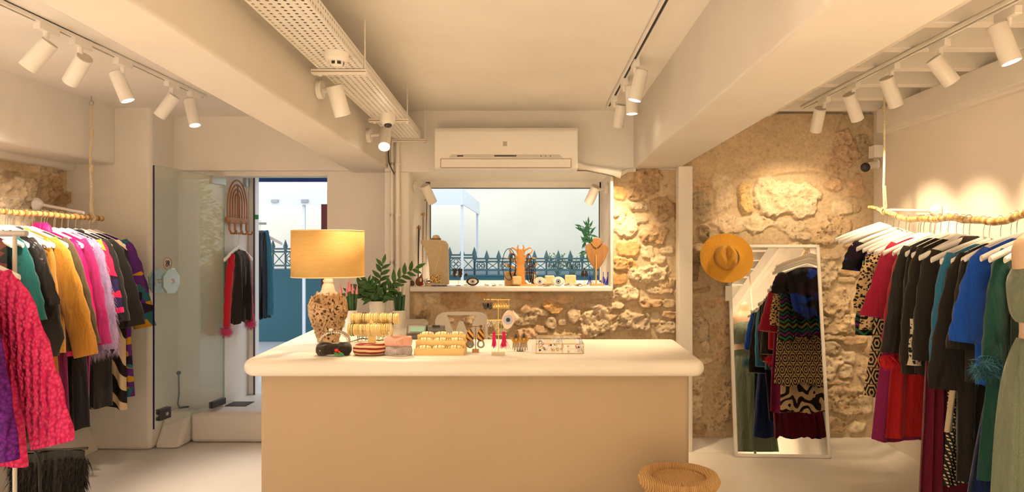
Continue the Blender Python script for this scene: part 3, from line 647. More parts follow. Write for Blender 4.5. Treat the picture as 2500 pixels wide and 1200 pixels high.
TD0, TD1 = 1.35, 4.98
def fbot(u, v): d = TD1 - u; a, b_ = tx0(d), tx1(d); return (a + (b_ - a) * v / .2, d, TZ)
def fside(u, v): d = TD1 - u; return (tx1(d), d, TZ + v)
def fleft(u, v): d = TD1 - u; return (tx0(d), d, TZ + v)
perforated(fbot, 118, 7, TD1 - TD0, .2, .0085, .0062).build('tray_bottom', PW, tr, org=o_, flat=True, thick=.0015)
m = perforated(fside, 118, 2, TD1 - TD0, .055, .0085, .0058); m.add([fleft(0, 0), fleft(TD1 - TD0, 0), fleft(TD1 - TD0, .055), fleft(0, .055)], [(0, 1, 2, 3)])
m.build('tray_side', PW, tr, org=o_, flat=True, thick=.0015)
m = MB()
for i in range(9):
    off = .02 + .018 * i; m.tube([(tx0(d) + off + .006 * math.sin(d * 3 + i), d, TZ + .012 + .006 * (i % 3)) for d in np.linspace(TD0, TD1 - .02, 16)], .006, 5)
m.build('cables', [M('cable_grey', (.16, .12, .08), rough=.6)], tr, org=o_)
for i, (d, pxa, pxb, py) in enumerate(((3.07, 762, 897, 175), (4.23, 901, 999, 294), (4.97, 960, 1041, 342))):
    z = Z(py, d); xa, xb = X(pxa, d), X(pxb, d)
    hg = thing('tray_hanger', ('nearest', 'middle', 'farthest')[i] + ' white channel bracket with threaded rods holding the cable tray', 'bracket', (xa, d, z), group='cable tray brackets')
    m = MB(); m.box(0, xb - xa, -.02, .02, -.012, .008); m.build('channel', LAMPW, hg, bevel=.002)
    m = MB(); m.box(0.003, xb - xa - .003, -.021, -.0195, -.006, -.001); m.build('channel_slot', M('slot_shadow', (.35, .26, .18), rough=.8), hg)
    for xx in (.035, xb - xa - .012):
        m = MB(); m.tube([(xx, 0, -.015), (xx, 0, 2.489 - z)], .004, 6); m.tube([(xx, 0, -.02), (xx, 0, -.012)], .009, 6); m.build('rod', LAMPW, hg)
sd = thing('smoke_detector', 'round white smoke detector under the perforated tray', 'smoke detector', P(822, 165, 2.82))
sd.location.z = TZ - .0605
m = MB(); m.lathe([(0, .006), (.018, .006), (.024, .010), (.03, .022), (.03, .026)], (0, 0, 0), 24); m.lathe([(.04, .024), (.048, .032), (.05, .040), (.05, .060), (0, .060)], (0, 0, 0), 32); m.build('detector_body', LAMPW, sd)
m = MB(); m.lathe([(.0305, .0115), (.031, .022)], (0, 0, 0), 24); m.build('vent_ring', DARK, sd)
m = MB()
for k in range(8): a = PI / 4 * k + .2; m.obox((.0312 * math.cos(a), .0312 * math.sin(a), .018), (.004, .004, .012), Matrix.Rotation(a, 3, 'Z'))
m.build('fins', LAMPW, sd)
dc = thing('dome_camera', 'white dome camera under the middle tray bracket', 'camera', P(946, 306, 4.08)); dc.location.z = TZ - .0725
m = MB(); m.lathe([(.02, 0), (.034, .012), (.045, .03), (.048, .05), (.048, .072), (0, .072)], (0, 0, 0), 28); m.build('dome_base', LAMPW, dc)
m = MB(); m.ell((.005, -.012, .006), (.024, .024, .018), 16, 10); m.build('dome', M('dome_glass', (.05, .05, .06), rough=.1), dc)
# pipes left of the window
for i, (px, r, lab) in enumerate(((957, .011, 'thinner white pipe running down the wall left of the window'), (971, .015, 'thicker white pipe running down the wall beside its thinner twin'))):
    d = 5.05; x = X(px, d); p = thing('wall_pipe', lab, 'pipe', (x, d, .0), group='white wall pipes')
    m = MB(); m.tube([(x, d, .0), (x, d, Z(352, d)), (x + .01, d - .01, Z(340, d))], r, 10); m.build('pipe_run', LAMPW, p, org=p.location)
    for py in (525, 640, 400):
        m = MB(); m.tube([(x, d - .0, Z(py + 3, d)), (x, d, Z(py - 3, d))], r + .005, 10); m.build('clamp', STEEL if i == 0 else LAMPW, p, org=p.location)
m = MB(); m.tube([P(952, 345, 4.99), P(948, 375, 4.99), P(949, 395, 5.0), P(956, 412, 5.02), P(963, 425, 5.03)], .004, 6)
solo('black_cable', m, BLACK, 'short black cable hanging at the top of the wall pipes', 'cable', P(952, 345, 4.99))
# ------------------------------------------------------------------ air conditioner
AD = 4.87
ax0, ax1, az1, az0 = X(1060, AD), X(1411, AD), Z(309, AD), Z(414, AD)
ac = thing('air_conditioner', 'white wall-mounted split air conditioner above the window', 'air conditioner', ((ax0 + ax1) / 2, 5.07, az0))
o_ = ac.location; H_ = az1 - az0
prof = [(5.07, az0), (4.96, az0), (AD + .02, az0 + H_ * .04), (AD + .004, az0 + H_ * .25), (AD, az0 + H_ * .32), (AD + .001, az0 + H_ * .9), (AD + .02, az1 - .004), (AD + .06, az1), (5.07, az1)]
m = MB(); m.prism(prof, (ax0, 0, 0), (0, 1, 0), (0, 0, 1), (ax1 - ax0, 0, 0)); m.build('casing', PLASTIC, ac, org=o_, bevel=.008)
ys = AD - .004
m = MB(); m.prism([(X(1102, AD), Z(377, AD)), (X(1366, AD), Z(377, AD)), (X(1373, AD), Z(384, AD)), (X(1096, AD), Z(384, AD))], (0, ys, 0), (1, 0, 0), (0, 0, 1), (0, .012, 0)); m.build('display_strip', M('ac_grey', (.62, .59, .55), rough=.3), ac, org=o_, bevel=.002)
m = MB(); m.box(X(1207, AD), X(1261, AD), ys - .002, ys + .004, Z(382, AD), Z(378.6, AD)); m.box(X(1116, AD), X(1131, AD), ys - .002, ys + .004, Z(382, AD), Z(379, AD))
for px in (1320, 1331, 1343): m.box(X(px, AD), X(px + 2, AD), ys - .002, ys + .004, Z(382, AD), Z(379.5, AD))
m.build('indicator', M('ac_dark', (.06, .05, .04), rough=.2), ac, org=o_)
m = MB(); m.box(X(1077, AD), X(1393, AD), ys - .003, ys + .02, Z(408, AD), Z(388, AD)); m.build('louver', PLASTIC, ac, org=o_, bevel=.004)
m = MB(); m.box(X(1075, AD), X(1395, AD), ys, ys + .03, Z(409.5, AD), Z(386.5, AD)); m.build('louver_gap', M('gap_brown', (.45, .38, .30), rough=.8), ac, org=o_)
m = MB(); m.box(X(1228, AD), X(1238, AD), AD - .002, AD + .003, Z(356, AD), Z(345, AD)); m.build('badge', M('badge_grey', (.45, .42, .38), rough=.4), ac, org=o_)
m = MB(); m.tube([P(1400, 398, 5.0), P(1425, 408, 5.03), P(1460, 414, 5.03), P(1495, 420, 5.03), P(1516, 424, 5.03)], [.03, .026, .024, .028, .035], 10)
m.tube([P(1516, 424, 5.03), P(1530, 416, 5.05), P(1545, 414, 5.08)], .016, 8)
solo('pipe_cover', m, WHITE, 'white plastered pipe running right from the air conditioner', 'pipe', P(1400, 398, 5.0))
m = MB(); m.tube([P(1380, 416, 5.02), P(1430, 416, 5.0), P(1470, 424, 5.0), P(1505, 432, 5.03)], .0035, 5)
solo('thin_cable', m, M('cable_dark', (.12, .09, .06), rough=.6), 'thin dark cable along the pipe right of the air conditioner', 'cable', P(1380, 416, 5.02))
# ------------------------------------------------------------------ security box and camera on the right wall edge
m = MB(); m.box(2.44, 2.53, 4.93, 5.02, Z(385, 4.97), Z(355, 4.97)); solo('alarm_box', m, PLASTIC, 'small white box on the wall edge above the bullet camera', 'sensor box', (2.49, 4.97, Z(385, 4.97)), bevel=.004)
bc = thing('bullet_camera', 'small white bullet camera with black face in the stone corner', 'camera', P(2138, 403, 4.98))
o_ = bc.location
m = MB(); m.tube([P(2140, 400, 4.99), P(2124, 404, 4.97)], .026, 12); m.lathe([(.035, 0), (.035, .012), (0, .012)], P(2143, 400, 4.99), 16, Vector((0, 0, 1)).rotation_difference(Vector((-1, 0, 0))).to_matrix()); m.build('housing', PLASTIC, bc, org=o_)
m = MB(); m.ell(P(2113, 408, 4.93), (.034, .03, .034), 20, 12); m.build('camera_face', M('cam_black', (.02, .022, .03), rough=.25), bc, org=o_)
# ------------------------------------------------------------------ glass door
fx, fd, hx, hd, gz0, gz1 = -2.552, 4.55, -2.437, 5.32, .262, 2.02
dr = thing('door_1', 'frameless clear glass door standing open into the shop', None, (hx, hd, gz0), kind='structure')
o_ = dr.location; dv = Vector((hx - fx, hd - fd, 0)); dl = dv.length; dv.normalize(); dn = Vector((dv.y, -dv.x, 0))
R3 = Matrix((dv, dn, (0, 0, 1))).transposed()
def dpt(s_, z, off=0): return Vector((fx, fd, 0)) + dv * s_ + dn * off + Vector((0, 0, z))
DG = bpy.data.materials.new('door_glass'); t = NT(DG)
for n_ in list(t.t.nodes):
    if n_.type == 'BSDF_PRINCIPLED': t.t.nodes.remove(n_)
gl = t.n('ShaderNodeBsdfGlossy'); gl.inputs['Roughness'].default_value = .0; tb = t.n('ShaderNodeBsdfTransparent'); tb.inputs[0].default_value = (.93, .97, .955, 1)
fr = t.n('ShaderNodeLayerWeight'); mx = t.n('ShaderNodeMixShader'); t.l(t.math('MULTIPLY_ADD', t.math('POWER', fr.outputs['Facing'], 4.0), .8, .075), mx.inputs[0]); t.l(tb.outputs[0], mx.inputs[1]); t.l(gl.outputs[0], mx.inputs[2]); t.l(mx.outputs[0], t.t.nodes['Material Output'].inputs[0])
MB().obox(dpt(dl / 2, (gz0 + gz1) / 2), (dl / 2, .005, (gz1 - gz0) / 2), R3).build('glass_panel', DG, dr, org=o_, flat=True)
m = MB(); m.obox(dpt(.0, (gz0 + gz1) / 2), (.0015, .0055, (gz1 - gz0) / 2), R3); m.build('glass_edge', M('edge_navy', (.01, .012, .09), rough=.2), dr, org=o_)
m = MB(); m.obox(dpt(dl / 2, gz1), (dl / 2, .0055, .0012), R3); m.obox(dpt(dl, (gz0 + gz1) / 2), (.002, .0055, (gz1 - gz0) / 2), R3); m.build('glass_rim', M('edge_green', (.35, .55, .5), rough=.2), dr, org=o_)
GUN = M('gunmetal', (.06, .06, .07), rough=.35, metal=.7)
m = MB(); m.obox(dpt(dl - .08, gz1 - .03), (.085, .016, .03), R3); m.build('top_hinge', STEEL, dr, org=o_, bevel=.003)
m = MB(); m.obox(dpt(dl - .08, gz0 + .022), (.085, .016, .024), R3); m.build('bottom_hinge', GUN, dr, org=o_, bevel=.003)
lk = MB().obox(dpt(.095, .345), (.055, .018, .038), R3).build('lock', GUN, dr, org=o_, bevel=.004)
m = MB(); m.tube([dpt(.095, .345, .015), dpt(.095, .345, .03)], .012, 12); m.tube([dpt(.04, .345, 0), dpt(.025, .345, 0)], .01, 8); m.build('lock_cylinder', STEEL, lk, org=Vector(o_) * 0 + Vector(o_))
AQ = M('aqua_glass', (.45, .85, .85), rough=.05, trans=.75, ior=1.3)
for s_, off in ((.10, .05), (.10, -.05)):
    m = MB(); m.lathe([(0, -.008), (.088, -.008), (.092, 0), (.088, .008), (0, .008)], dpt(s_, Z(686, 4.62), off), 8, R3 @ Matrix.Rotation(PI / 2, 3, 'X') @ Matrix.Rotation(PI / 8, 3, 'Z')); m.build('octagonal_handle', AQ, dr, org=o_, flat=True)
m = MB(); m.tube([dpt(.1, Z(686, 4.62), .075), dpt(.1, Z(686, 4.62), -.075)], .014, 12); m.build('handle_bolt', STEEL, dr, org=o_)
m = MB(); m.lathe([(0, -.001), (.045, -.001), (.045, .001), (0, .001)], dpt(.125, Z(643, 4.67), .0065), 28, R3 @ Matrix.Rotation(PI / 2, 3, 'X')); stk = m.build('round_sticker', M('sticker', (.62, .52, .45), rough=.7), dr, org=o_)
m = MB(); c0 = (.125, Z(643, 4.67))
def sc(pts): return [dpt(c0[0] + a * .04, c0[1] + b * .04, .0085) for a, b in pts]
m.tube(sc([(math.cos(a) * 1.02, math.sin(a) * 1.02) for a in np.linspace(0, 2 * PI, 25)]), .0012, 5)
m.tube(sc([(-.5, .15), (-.35, .5), (-.05, .45), (-.15, .1), (-.45, -.15), (-.4, -.45), (0, -.4), (.15, 0), (.1, .4), (.3, .5), (.45, .2), (.25, -.1), (.5, -.3)]), .003, 6)
m.tube(sc([(-.3, -.1), (0, .05), (.35, -.05)]), .0025, 6); m.build('sticker_script', M('sticker_ink', (.03, .04, .07), rough=.6), stk, org=o_)
m = MB(); m.box(X(520, 5.42), X(608, 5.42), 5.36, 5.52, .229, .234); solo('floor_spring_plate', m, M('plate_dark', (.03, .03, .03), rough=.4, metal=.5), 'dark metal floor spring plate on the white entrance step', 'floor plate', (-2.2, 5.44, .23))
m = MB(); p = P(440, 990, 5.0)
m.tube([P(436, 912, 4.9), P(437, 960, 4.9), P(434, 985, 4.9), P(438, 995, 4.88), P(460, 992, 4.86)], .006, 8); m.ell(P(436, 910, 4.9), (.016, .016, .016), 10, 8)
solo('door_stop', m, GUN, 'thin dark hooked door stop seen through the glass door', 'door stop', P(436, 995, 4.9))
m = MB(); m.box(DX0 + .0, DX0 + .05, 5.80, 5.90, .23, 2.13); m.box(DX0, DX1, 5.84, 5.90, 2.11, 2.14); struct('door_2', m, M('frame_white', (.8, .8, .8), rough=.4), bevel=.004)['label'] = 'white outer door frame at the end of the entrance recess'
m = MB(); m.box(DX0 + .05, DX0 + .058, 5.78, 5.80, .23, 2.13); struct('trim_19', m, M('strip_dark', (.05, .02, .03), rough=.5))['label'] = 'dark strip along the outer door frame'
m = MB(); m.box(DX0 + .052, DX0 + .09, 5.786, 5.794, Z(535, 5.8), Z(524, 5.8)); solo('green_sticker', m, M('exit_green', (.05, .35, .15), rough=.5), 'tiny green sticker on the outer door frame', 'sticker', (DX0 + .07, 5.79, Z(535, 5.8)))
m = MB(); m.box(DX0, DX0 + .03, 5.70, 5.76, Z(455, 5.72), Z(434, 5.72)); m.tube([(DX0 + .02, 5.73, Z(448, 5.72)), (DX0 + .02, 5.73, Z(468, 5.72))], .006, 6)
solo('door_contact', m, STEEL, 'small metal bracket at the top of the door recess', 'bracket', (DX0, 5.73, Z(455, 5.72)), bevel=.002)
# ------------------------------------------------------------------ counter
CZ = .95
ct = thing('counter', 'long white plastered sales counter with rounded thick top', 'counter', (-.3, 3.4, 0))
o_ = ct.location
def slab(poly, z0, z1, r, seg=6):
    """plan polygon (ccw) swept with a rounded nose"""
    n = len(poly); pts = [Vector((*p, 0)) for p in poly]; off = []
    for i in range(n):
        a = (pts[i] - pts[i - 1]).normalized(); b = (pts[(i + 1) % n] - pts[i]).normalized()
        na, nb = Vector((a.y, -a.x, 0)), Vector((b.y, -b.x, 0)); off.append((na + nb) / (1 + na.dot(nb)))
    m_ = MB(); hz = (z1 - z0) / 2; rings = []
    for k in range(seg + 1):
        th = -PI / 2 + PI * k / seg; inset = -r * (1 - math.cos(th)); rings.append([pts[i] + off[i] * inset + Vector((0, 0, z0 + hz + hz * math.sin(th))) for i in range(n)])
    vs = [p for rg in rings for p in rg]; fs = [(k * n + i, k * n + (i + 1) % n, (k + 1) * n + (i + 1) % n, (k + 1) * n + i) for k in range(seg) for i in range(n)]
    fs += [tuple(range(n))[::-1], tuple(seg * n + i for i in range(n))]
    return m_.add(vs, fs)
def rcorner(c, r, a0, a1, n=6): return [(c[0] + r * math.cos(a0 + (a1 - a0) * k / n), c[1] + r * math.sin(a0 + (a1 - a0) * k / n)) for k in range(n + 1)]
poly = rcorner((-1.28, 3.20), .085, PI, 1.5 * PI) + rcorner((.725, 3.165), .05, 1.5 * PI, 2 * PI) + rcorner((.755, 3.86), .04, 0, PI / 2) + [(-.80, 3.90)] + [(-.80, 5.06)] + [(-1.50, 5.06)]
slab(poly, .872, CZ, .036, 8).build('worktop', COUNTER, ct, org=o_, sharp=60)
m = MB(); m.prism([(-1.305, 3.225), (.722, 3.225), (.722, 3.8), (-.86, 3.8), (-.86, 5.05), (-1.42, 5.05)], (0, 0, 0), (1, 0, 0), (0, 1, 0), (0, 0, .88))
m.build('counter_body', plaster('counter_front_shaded', (.44, .345, .24), rough=.5, bump=.1, s=4), ct, org=o_, bevel=.018)  # front darker than the white top: its shade is in the colour
# ------------------------------------------------------------------ wicker stool
WK = bpy.data.materials.new('wicker'); t = NT(WK); t.b.inputs['Roughness'].default_value = .6
wv = t.n('ShaderNodeTexWave', i_Scale=38.0, i_Distortion=2.0, i_Detail=2.0); t.l(t.co((1, 1, .6)), wv.inputs[0])
t.l(t.ramp(wv.outputs['Fac'], [(.1, (.40, .23, .09)), (.5, (.52, .32, .13)), (.9, (.60, .40, .18))]), t.b.inputs['Base Color']); t.bump(wv.outputs['Fac'], .4, .006)
st = thing('wicker_stool', 'round woven wicker stool in front of the counter corner', 'stool', (.614, 2.95, 0))
n = 140; m = MB(); RS, RT_ = .148, .030
def wrapped(R_, r, z, wraps, n=420):
    pts = []; b = MB()
    b.tube([(R_ * math.cos(2 * PI * k / 60), R_ * math.sin(2 * PI * k / 60), z) for k in range(60)], r * .9, 10, closed=True)
    q = [];
    for k in range(wraps * 7):
        a = 2 * PI * k / (wraps * 7); ph = 2 * PI * k / 7; rr = R_ + r * math.cos(ph); q.append((rr * math.cos(a), rr * math.sin(a), z + r * math.sin(ph)))
    b.tube(q, .0032, 4, closed=True); return b
wrapped(RS - .003, RT_ * .95, .465, 150).build('rim', WK, st)
m = MB(); m.lathe([(0, .462), (.118, .462), (.122, .455), (0, .455)], n=40); m.build('seat', WK, st)
m = MB()
for k in range(-15, 16):
    c = k * .0078; hl = math.sqrt(max(0, .119 ** 2 - c * c))
    for s_, zz in ((1, 0), (-1, .001)):
        steps = max(3, int(hl / .012)); pts = []
        for i in range(steps + 1):
            u_ = -hl + 2 * hl * i / steps; pts.append(((u_ + s_ * c) * .7071, (u_ * s_ - c) * .7071 * (1 if s_ > 0 else 1), .465 + .0022 * math.sin(i * PI + k * PI) + zz))
        m.tube(pts, .0034, 4)
m.build('seat_weave', WK, st)
m = MB(); [m.torus((0, 0, .468), r_, .003, n=48, m=5) for r_ in (.106, .112, .118)]; m.build('inner_ring', WK, st)
m = MB()
for k in range(64):
    a = 2 * PI * k / 64; ra, rb = .150, .118
    for tw in (.22, -.22):
        m.tube([(ra * math.cos(a), ra * math.sin(a), .45), ((.5 * (ra + rb) - .004) * math.cos(a + tw * .5), (.5 * (ra + rb) - .004) * math.sin(a + tw * .5), .25), ((rb + .03) * math.cos(a + tw), (rb + .03) * math.sin(a + tw), .04)], .0042, 5)
m.build('cane_wall', WK, st)
wrapped(.152, .02, .022, 110).build('base_ring', WK, st); wrapped(.132, .010, .25, 90).build('waist_ring', WK, st)
# ------------------------------------------------------------------ mirror
mb_, mt_ = 4.82, 5.055
bl, br_ = Vector((X(1793, mb_), mb_, .0)), Vector((X(2028, 4.783), 4.783, .0))
tl = Vector((X(1769, mt_), mt_, Z(598, mt_))); tr_ = Vector((X(1988, 5.015), 5.015, Z(597, 5.015)))
uu = (br_ - bl); wdt = uu.length; uu.normalize(); vv_ = ((tl - bl) + (tr_ - br_)) / 2; hgt = vv_.length; vv_ = (vv_ - uu * vv_.dot(uu)).normalized(); nn = uu.cross(vv_).normalized()
if nn.y > 0: nn = -nn
mr = thing('floor_mirror', 'tall white framed mirror leaning against the stone wall', 'mirror', bl)
o_ = bl; R3 = Matrix((uu, -nn, vv_)).transposed()
m = MB(); fw = .022
for a in ((wdt / 2, fw / 2, wdt / 2, fw / 2), (wdt / 2, hgt - fw / 2, wdt / 2, fw / 2), (fw / 2, hgt / 2, fw / 2, hgt / 2), (wdt - fw / 2, hgt / 2, fw / 2, hgt / 2)):
    m.obox(bl + uu * a[0] + vv_ * a[1], (a[2], .016, a[3]), R3)
m.build('mirror_frame', LAMPW, mr, org=o_, bevel=.003)
MIR = M('mirror_silver', (.93, .94, .93), rough=.0, metal=1)
MB().obox(bl + uu * wdt / 2 + vv_ * hgt / 2 + nn * .004, (wdt / 2 - fw * .9, .003, hgt / 2 - fw * .9), R3).build('mirror_glass', MIR, mr, org=o_, flat=True)
m = MB(); m.box(X(1769, 5.0), X(1785, 5.0), 4.975, 4.979, Z(733, 5.0), Z(697, 5.0)); solo('price_tag', m, PAPER, 'white paper tag on the left mirror frame under the hat', 'tag', P(1777, 733, 4.977))
# hat
ht = thing('felt_hat', 'mustard wide brimmed felt hat hanging over the mirror corner', 'hat', P(1773, 629, 4.93))
FELT = fabric('mustard_felt', (.62, .32, .035), fold=.1)
R3 = Matrix.Rotation(math.radians(71), 3, 'X') @ Matrix.Rotation(math.radians(-8), 3, 'Y')
m = MB(); vs = []; n = 56; rings = [(.092, .012), (.105, .004), (.13, .0), (.16, .004), (.182, .012), (.187, .014), (.183, .010), (.15, -.003), (.10, -.004), (.09, 0)]
for r_, z_ in rings:
    for k in range(n):
        a = 2 * PI * k / n; vs.append(R3 @ Vector((r_ * math.cos(a), r_ * math.sin(a), z_ + (r_ - .09) * .10 * math.cos(2 * a))))
m.add(vs, [(i * n + k, i * n + (k + 1) % n, (i + 1) * n + (k + 1) % n, (i + 1) * n + k) for i in range(len(rings) - 1) for k in range(n)]); m.build('brim', FELT, ht)
m = MB(); vs = []; rings = [(.094, 0), (.090, .02), (.086, .05), (.080, .08), (.070, .10), (.052, .112), (.030, .108), (.012, .100), (.001, .098)]
for r_, z_ in rings:
    for k in range(n):
        a = 2 * PI * k / n; x, y = r_ * math.cos(a) * .84, r_ * math.sin(a)
        zz = z_; 
        if z_ > .06: zz -= .042 * math.exp(-(x / .018) ** 2) * (1 if y < .05 else .6) * min(1, (z_ - .06) / .03) ; x *= 1 - .30 * max(0, y / .09) * min(1, (z_ - .04) / .05)
        vs.append(R3 @ Vector((x, y, zz)))
m.add(vs, [(i * n + k, i * n + (k + 1) % n, (i + 1) * n + (k + 1) % n, (i + 1) * n + k) for i in range(len(rings) - 1) for k in range(n)]); m.build('crown', FELT, ht, sub=1)
m = MB(); m.tube([R3 @ Vector((.0945 * .86 * math.cos(2 * PI * k / 40), .0945 * math.sin(2 * PI * k / 40), .010)) for k in range(40)], .0035, 6, closed=True); m.build('hat_band', fabric('band_mustard', (.50, .25, .03)), ht)
m = MB(); m.tube([P(1773, 606, 5.07), P(1773, 610, 4.95)], .006, 6); solo('wall_peg', m, STEEL, 'peg in the stone wall behind the mustard hat', 'peg', P(1773, 606, 5.07))
# ------------------------------------------------------------------ clothes rails
BAMB = bpy.data.materials.new('bamboo'); t = NT(BAMB); t.b.inputs['Roughness'].default_value = .22
wv = t.n('ShaderNodeTexWave', bands_direction='Y', i_Scale=6.5, i_Distortion=1.5, i_Detail=2.0); t.l(t.co(), wv.inputs[0])
t.l(t.ramp(wv.outputs['Fac'], [(.0, (.22, .09, .02)), (.18, (.55, .28, .08)), (.7, (.66, .38, .12)), (1, (.74, .48, .18))]), t.b.inputs['Base Color'])
GOLDW = bpy.data.materials.new('varnished_branch'); t = NT(GOLDW); t.b.inputs['Roughness'].default_value = .15; t.b.inputs['Coat Weight'].default_value = .5
nz = t.n('ShaderNodeTexNoise', i_Scale=14.0, i_Detail=3.0); t.l(t.co((.6, 3, .6)), nz.inputs[0])
t.l(t.ramp(nz.outputs[0], [(.35, (.42, .20, .05)), (.5, (.72, .48, .18)), (.65, (.80, .66, .40))]), t.b.inputs['Base Color'])
ROPE = M('cotton_rope', (.70, .60, .42), rough=.9, bump=.8, bs=120)
LX, LZ = -3.0, 1.672
rl = thing('clothes_rail', 'brown bamboo clothes rail on the left hanging from a white rope', 'clothes rail', (LX, 4.71, LZ))
m = MB(); pts = [(LX, 4.71 - .12 * i, LZ + .003 * math.sin(i * 1.7)) for i in range(0, 30)]; m.tube(pts, [.0165 + .002 * (i % 3 == 0) for i in range(30)], 12)
for d in (4.44, 4.0, 3.6): m.tube([(LX, d - .006, LZ), (LX, d + .006, LZ)], .0205, 12)
m.build('bamboo_pole', BAMB, rl, org=rl.location)
m = MB(); zz = P(222, 238, 4.6)
m.tube([(LX, 4.6, LZ + .01), (LX - .003, 4.6, LZ + .06)] + [(LX - .003 + .004 * math.sin(i), 4.6, LZ + .06 + i * .07) for i in range(1, 10)] + [(LX, 4.6, 2.43)], .0095, 8)
m.torus((LX, 4.6, LZ), .022, .009, (0, 1, 0), 16, 6); m.tube([(LX + .012, 4.6, LZ + .02), (LX + .002, 4.6, LZ + .1), (LX + .012, 4.6, LZ + .13)], .006, 6)
for z in (1.98, 2.22): m.tube([(LX, 4.6, z), (LX + .002, 4.6, z + .05)], .0135, 8)
m.build('rope', ROPE, rl, org=rl.location)
m = MB(); m.torus((LX, 4.6, 2.445), .016, .004, (0, 1, 0), 16, 5); m.tube([(LX, 4.6, 2.46), (LX, 4.6, 2.5)], .004, 6); m.build('ceiling_hook', STEEL, rl, org=rl.location)
def wall_bracket(a, b, n, label):
    """white rod from wall plate a to rail b"""
    a, b, n = Vector(a), Vector(b), Vector(n); t = thing('rail_bracket', label, 'bracket', a); q = Vector((0, 0, 1)).rotation_difference(n).to_matrix()
    m = MB(); m.lathe([(.048, 0), (.048, .008), (.036, .026), (.02, .04), (.014, .05), (0, .05)], (0, 0, 0), 24, q); m.build('wall_plate', LAMPW, t)
    m = MB(); m.tube([n * .04, b - a], .010, 10); m.build('arm', LAMPW, t)
wall_bracket((-3.385, 4.62, LZ + .09), (LX, 4.52, LZ + .03), (1, 0, 0), 'white rod bracket holding the left bamboo rail to the stone niche')
RX = 2.19
rpx = [(2122, 506), (2140, 511), (2165, 517), (2195, 530), (2230, 536), (2275, 534), (2320, 532), (2370, 536), (2420, 542), (2460, 536), (2500, 524)]
rpts = [(RX * F / (px - CX), Z(py, RX * F / (px - CX))) for px, py in rpx]       # (depth, height) along the branch
rpts += [(2.8, 1.60), (2.3, 1.62), (1.8, 1.60), (1.2, 1.61), (.9, 1.6)]
def rodz(d):
    for (a, za), (b, zb) in zip(rpts, rpts[1:]):
        if b <= d <= a: return za + (zb - za) * (a - d) / (a - b)
    return rpts[0][1] if d > rpts[0][0] else rpts[-1][1]
rr_ = thing('clothes_rail', 'wavy golden varnished branch rail on the right carrying dresses', 'clothes rail', (RX, rpts[0][0], rpts[0][1]))
ds = np.linspace(rpts[0][0], .95, 90); m = MB()
m.tube([(RX + .006 * math.sin(d * 9), d, rodz(d) + .004 * math.sin(d * 23)) for d in ds], [.012 + .006 * min(1, i / 6) + .0015 * math.sin(i * 2.1) for i in range(90)], 12); m.build('branch', GOLDW, rr_, org=rr_.location)
m = MB(); m.tube([(RX, 4.3, rodz(4.3) + .01), (RX - .004, 4.3, 1.85), (RX + .002, 4.3, 2.1), (RX, 4.3, 2.45)], .007, 8); m.tube([(RX + .014, 4.3, rodz(4.3) + .01), (RX + .004, 4.3, 1.86)], .006, 6); m.tube([(RX, 4.3, 2.33), (RX, 4.3, 2.36)], .012, 8)
m.torus((RX, 4.3, rodz(4.3)), .022, .006, (0, 1, 0), 16, 6); m.build('rope', ROPE, rr_, org=rr_.location)
m = MB(); m.tube([(RX, 1.9, rodz(1.9)), (RX, 1.9, 2.45)], .007, 8); m.build('rope', ROPE, rr_, org=rr_.location)
wall_bracket((2.515, 4.28, 1.70), (RX, 4.28, rodz(4.28) + .01), (-1, 0, 0), 'white rod bracket holding the golden branch rail to the right wall')
# ------------------------------------------------------------------ hangers
HM = M('hanger_white', (.88, .87, .85), rough=.35)
_h = {}
def hanger(x, d, z, label, rz=0, w=.235, group=None):
    if 'p' not in _h:
        t = thing('clothes_hanger', label, 'hanger', (x, d, z))
        m = MB(); m.tube([(-.016, 0, -.004), (-.019, 0, .010), (-.010, 0, .024), (.004, 0, .025), (.016, 0, .014), (.015, 0, -.002), (.004, 0, -.022), (0, 0, -.05), (0, 0, -.085)], .0022, 6); m.build('hook', STEEL, t)
        m = MB(); top = []; bot = []
        for i in range(-14, 15):
            s_ = i / 14; a = abs(s_); xx = s_ * .235; zz = -.080 - .098 * a ** 1.25 + .006 * math.exp(-(a / .12) ** 2); th = .030 * (1 - .25 * a) + .006; top.append((xx, zz)); bot.append((xx, zz - th))
        vs = []; N = 10
        for (xt, zt), (xb, zb) in zip(top, bot):
            zc, hz = (zt + zb) / 2, (zt - zb) / 2
            for k in range(N): th = 2 * PI * k / N; vs.append((xt, .0085 * math.cos(th) * (1.25 if abs(xt) > .2 else 1), zc + hz * math.sin(th)))
        m.add(vs, [(i * N + k, (i + 1) * N + k, (i + 1) * N + (k + 1) % N, i * N + (k + 1) % N) for i in range(28) for k in range(N)] + [tuple(range(N)), tuple(28 * N + k for k in range(N))[::-1]])
        m.build('shoulder_bar', HM, t); _h['p'] = t
    else: t = copy_tree(_h['p'])
    t.location = (x, d, z + .0); t.rotation_euler = (0, 0, rz); t.scale = (w / .235, 1, 1); tag(t, label, 'hanger', group); return t
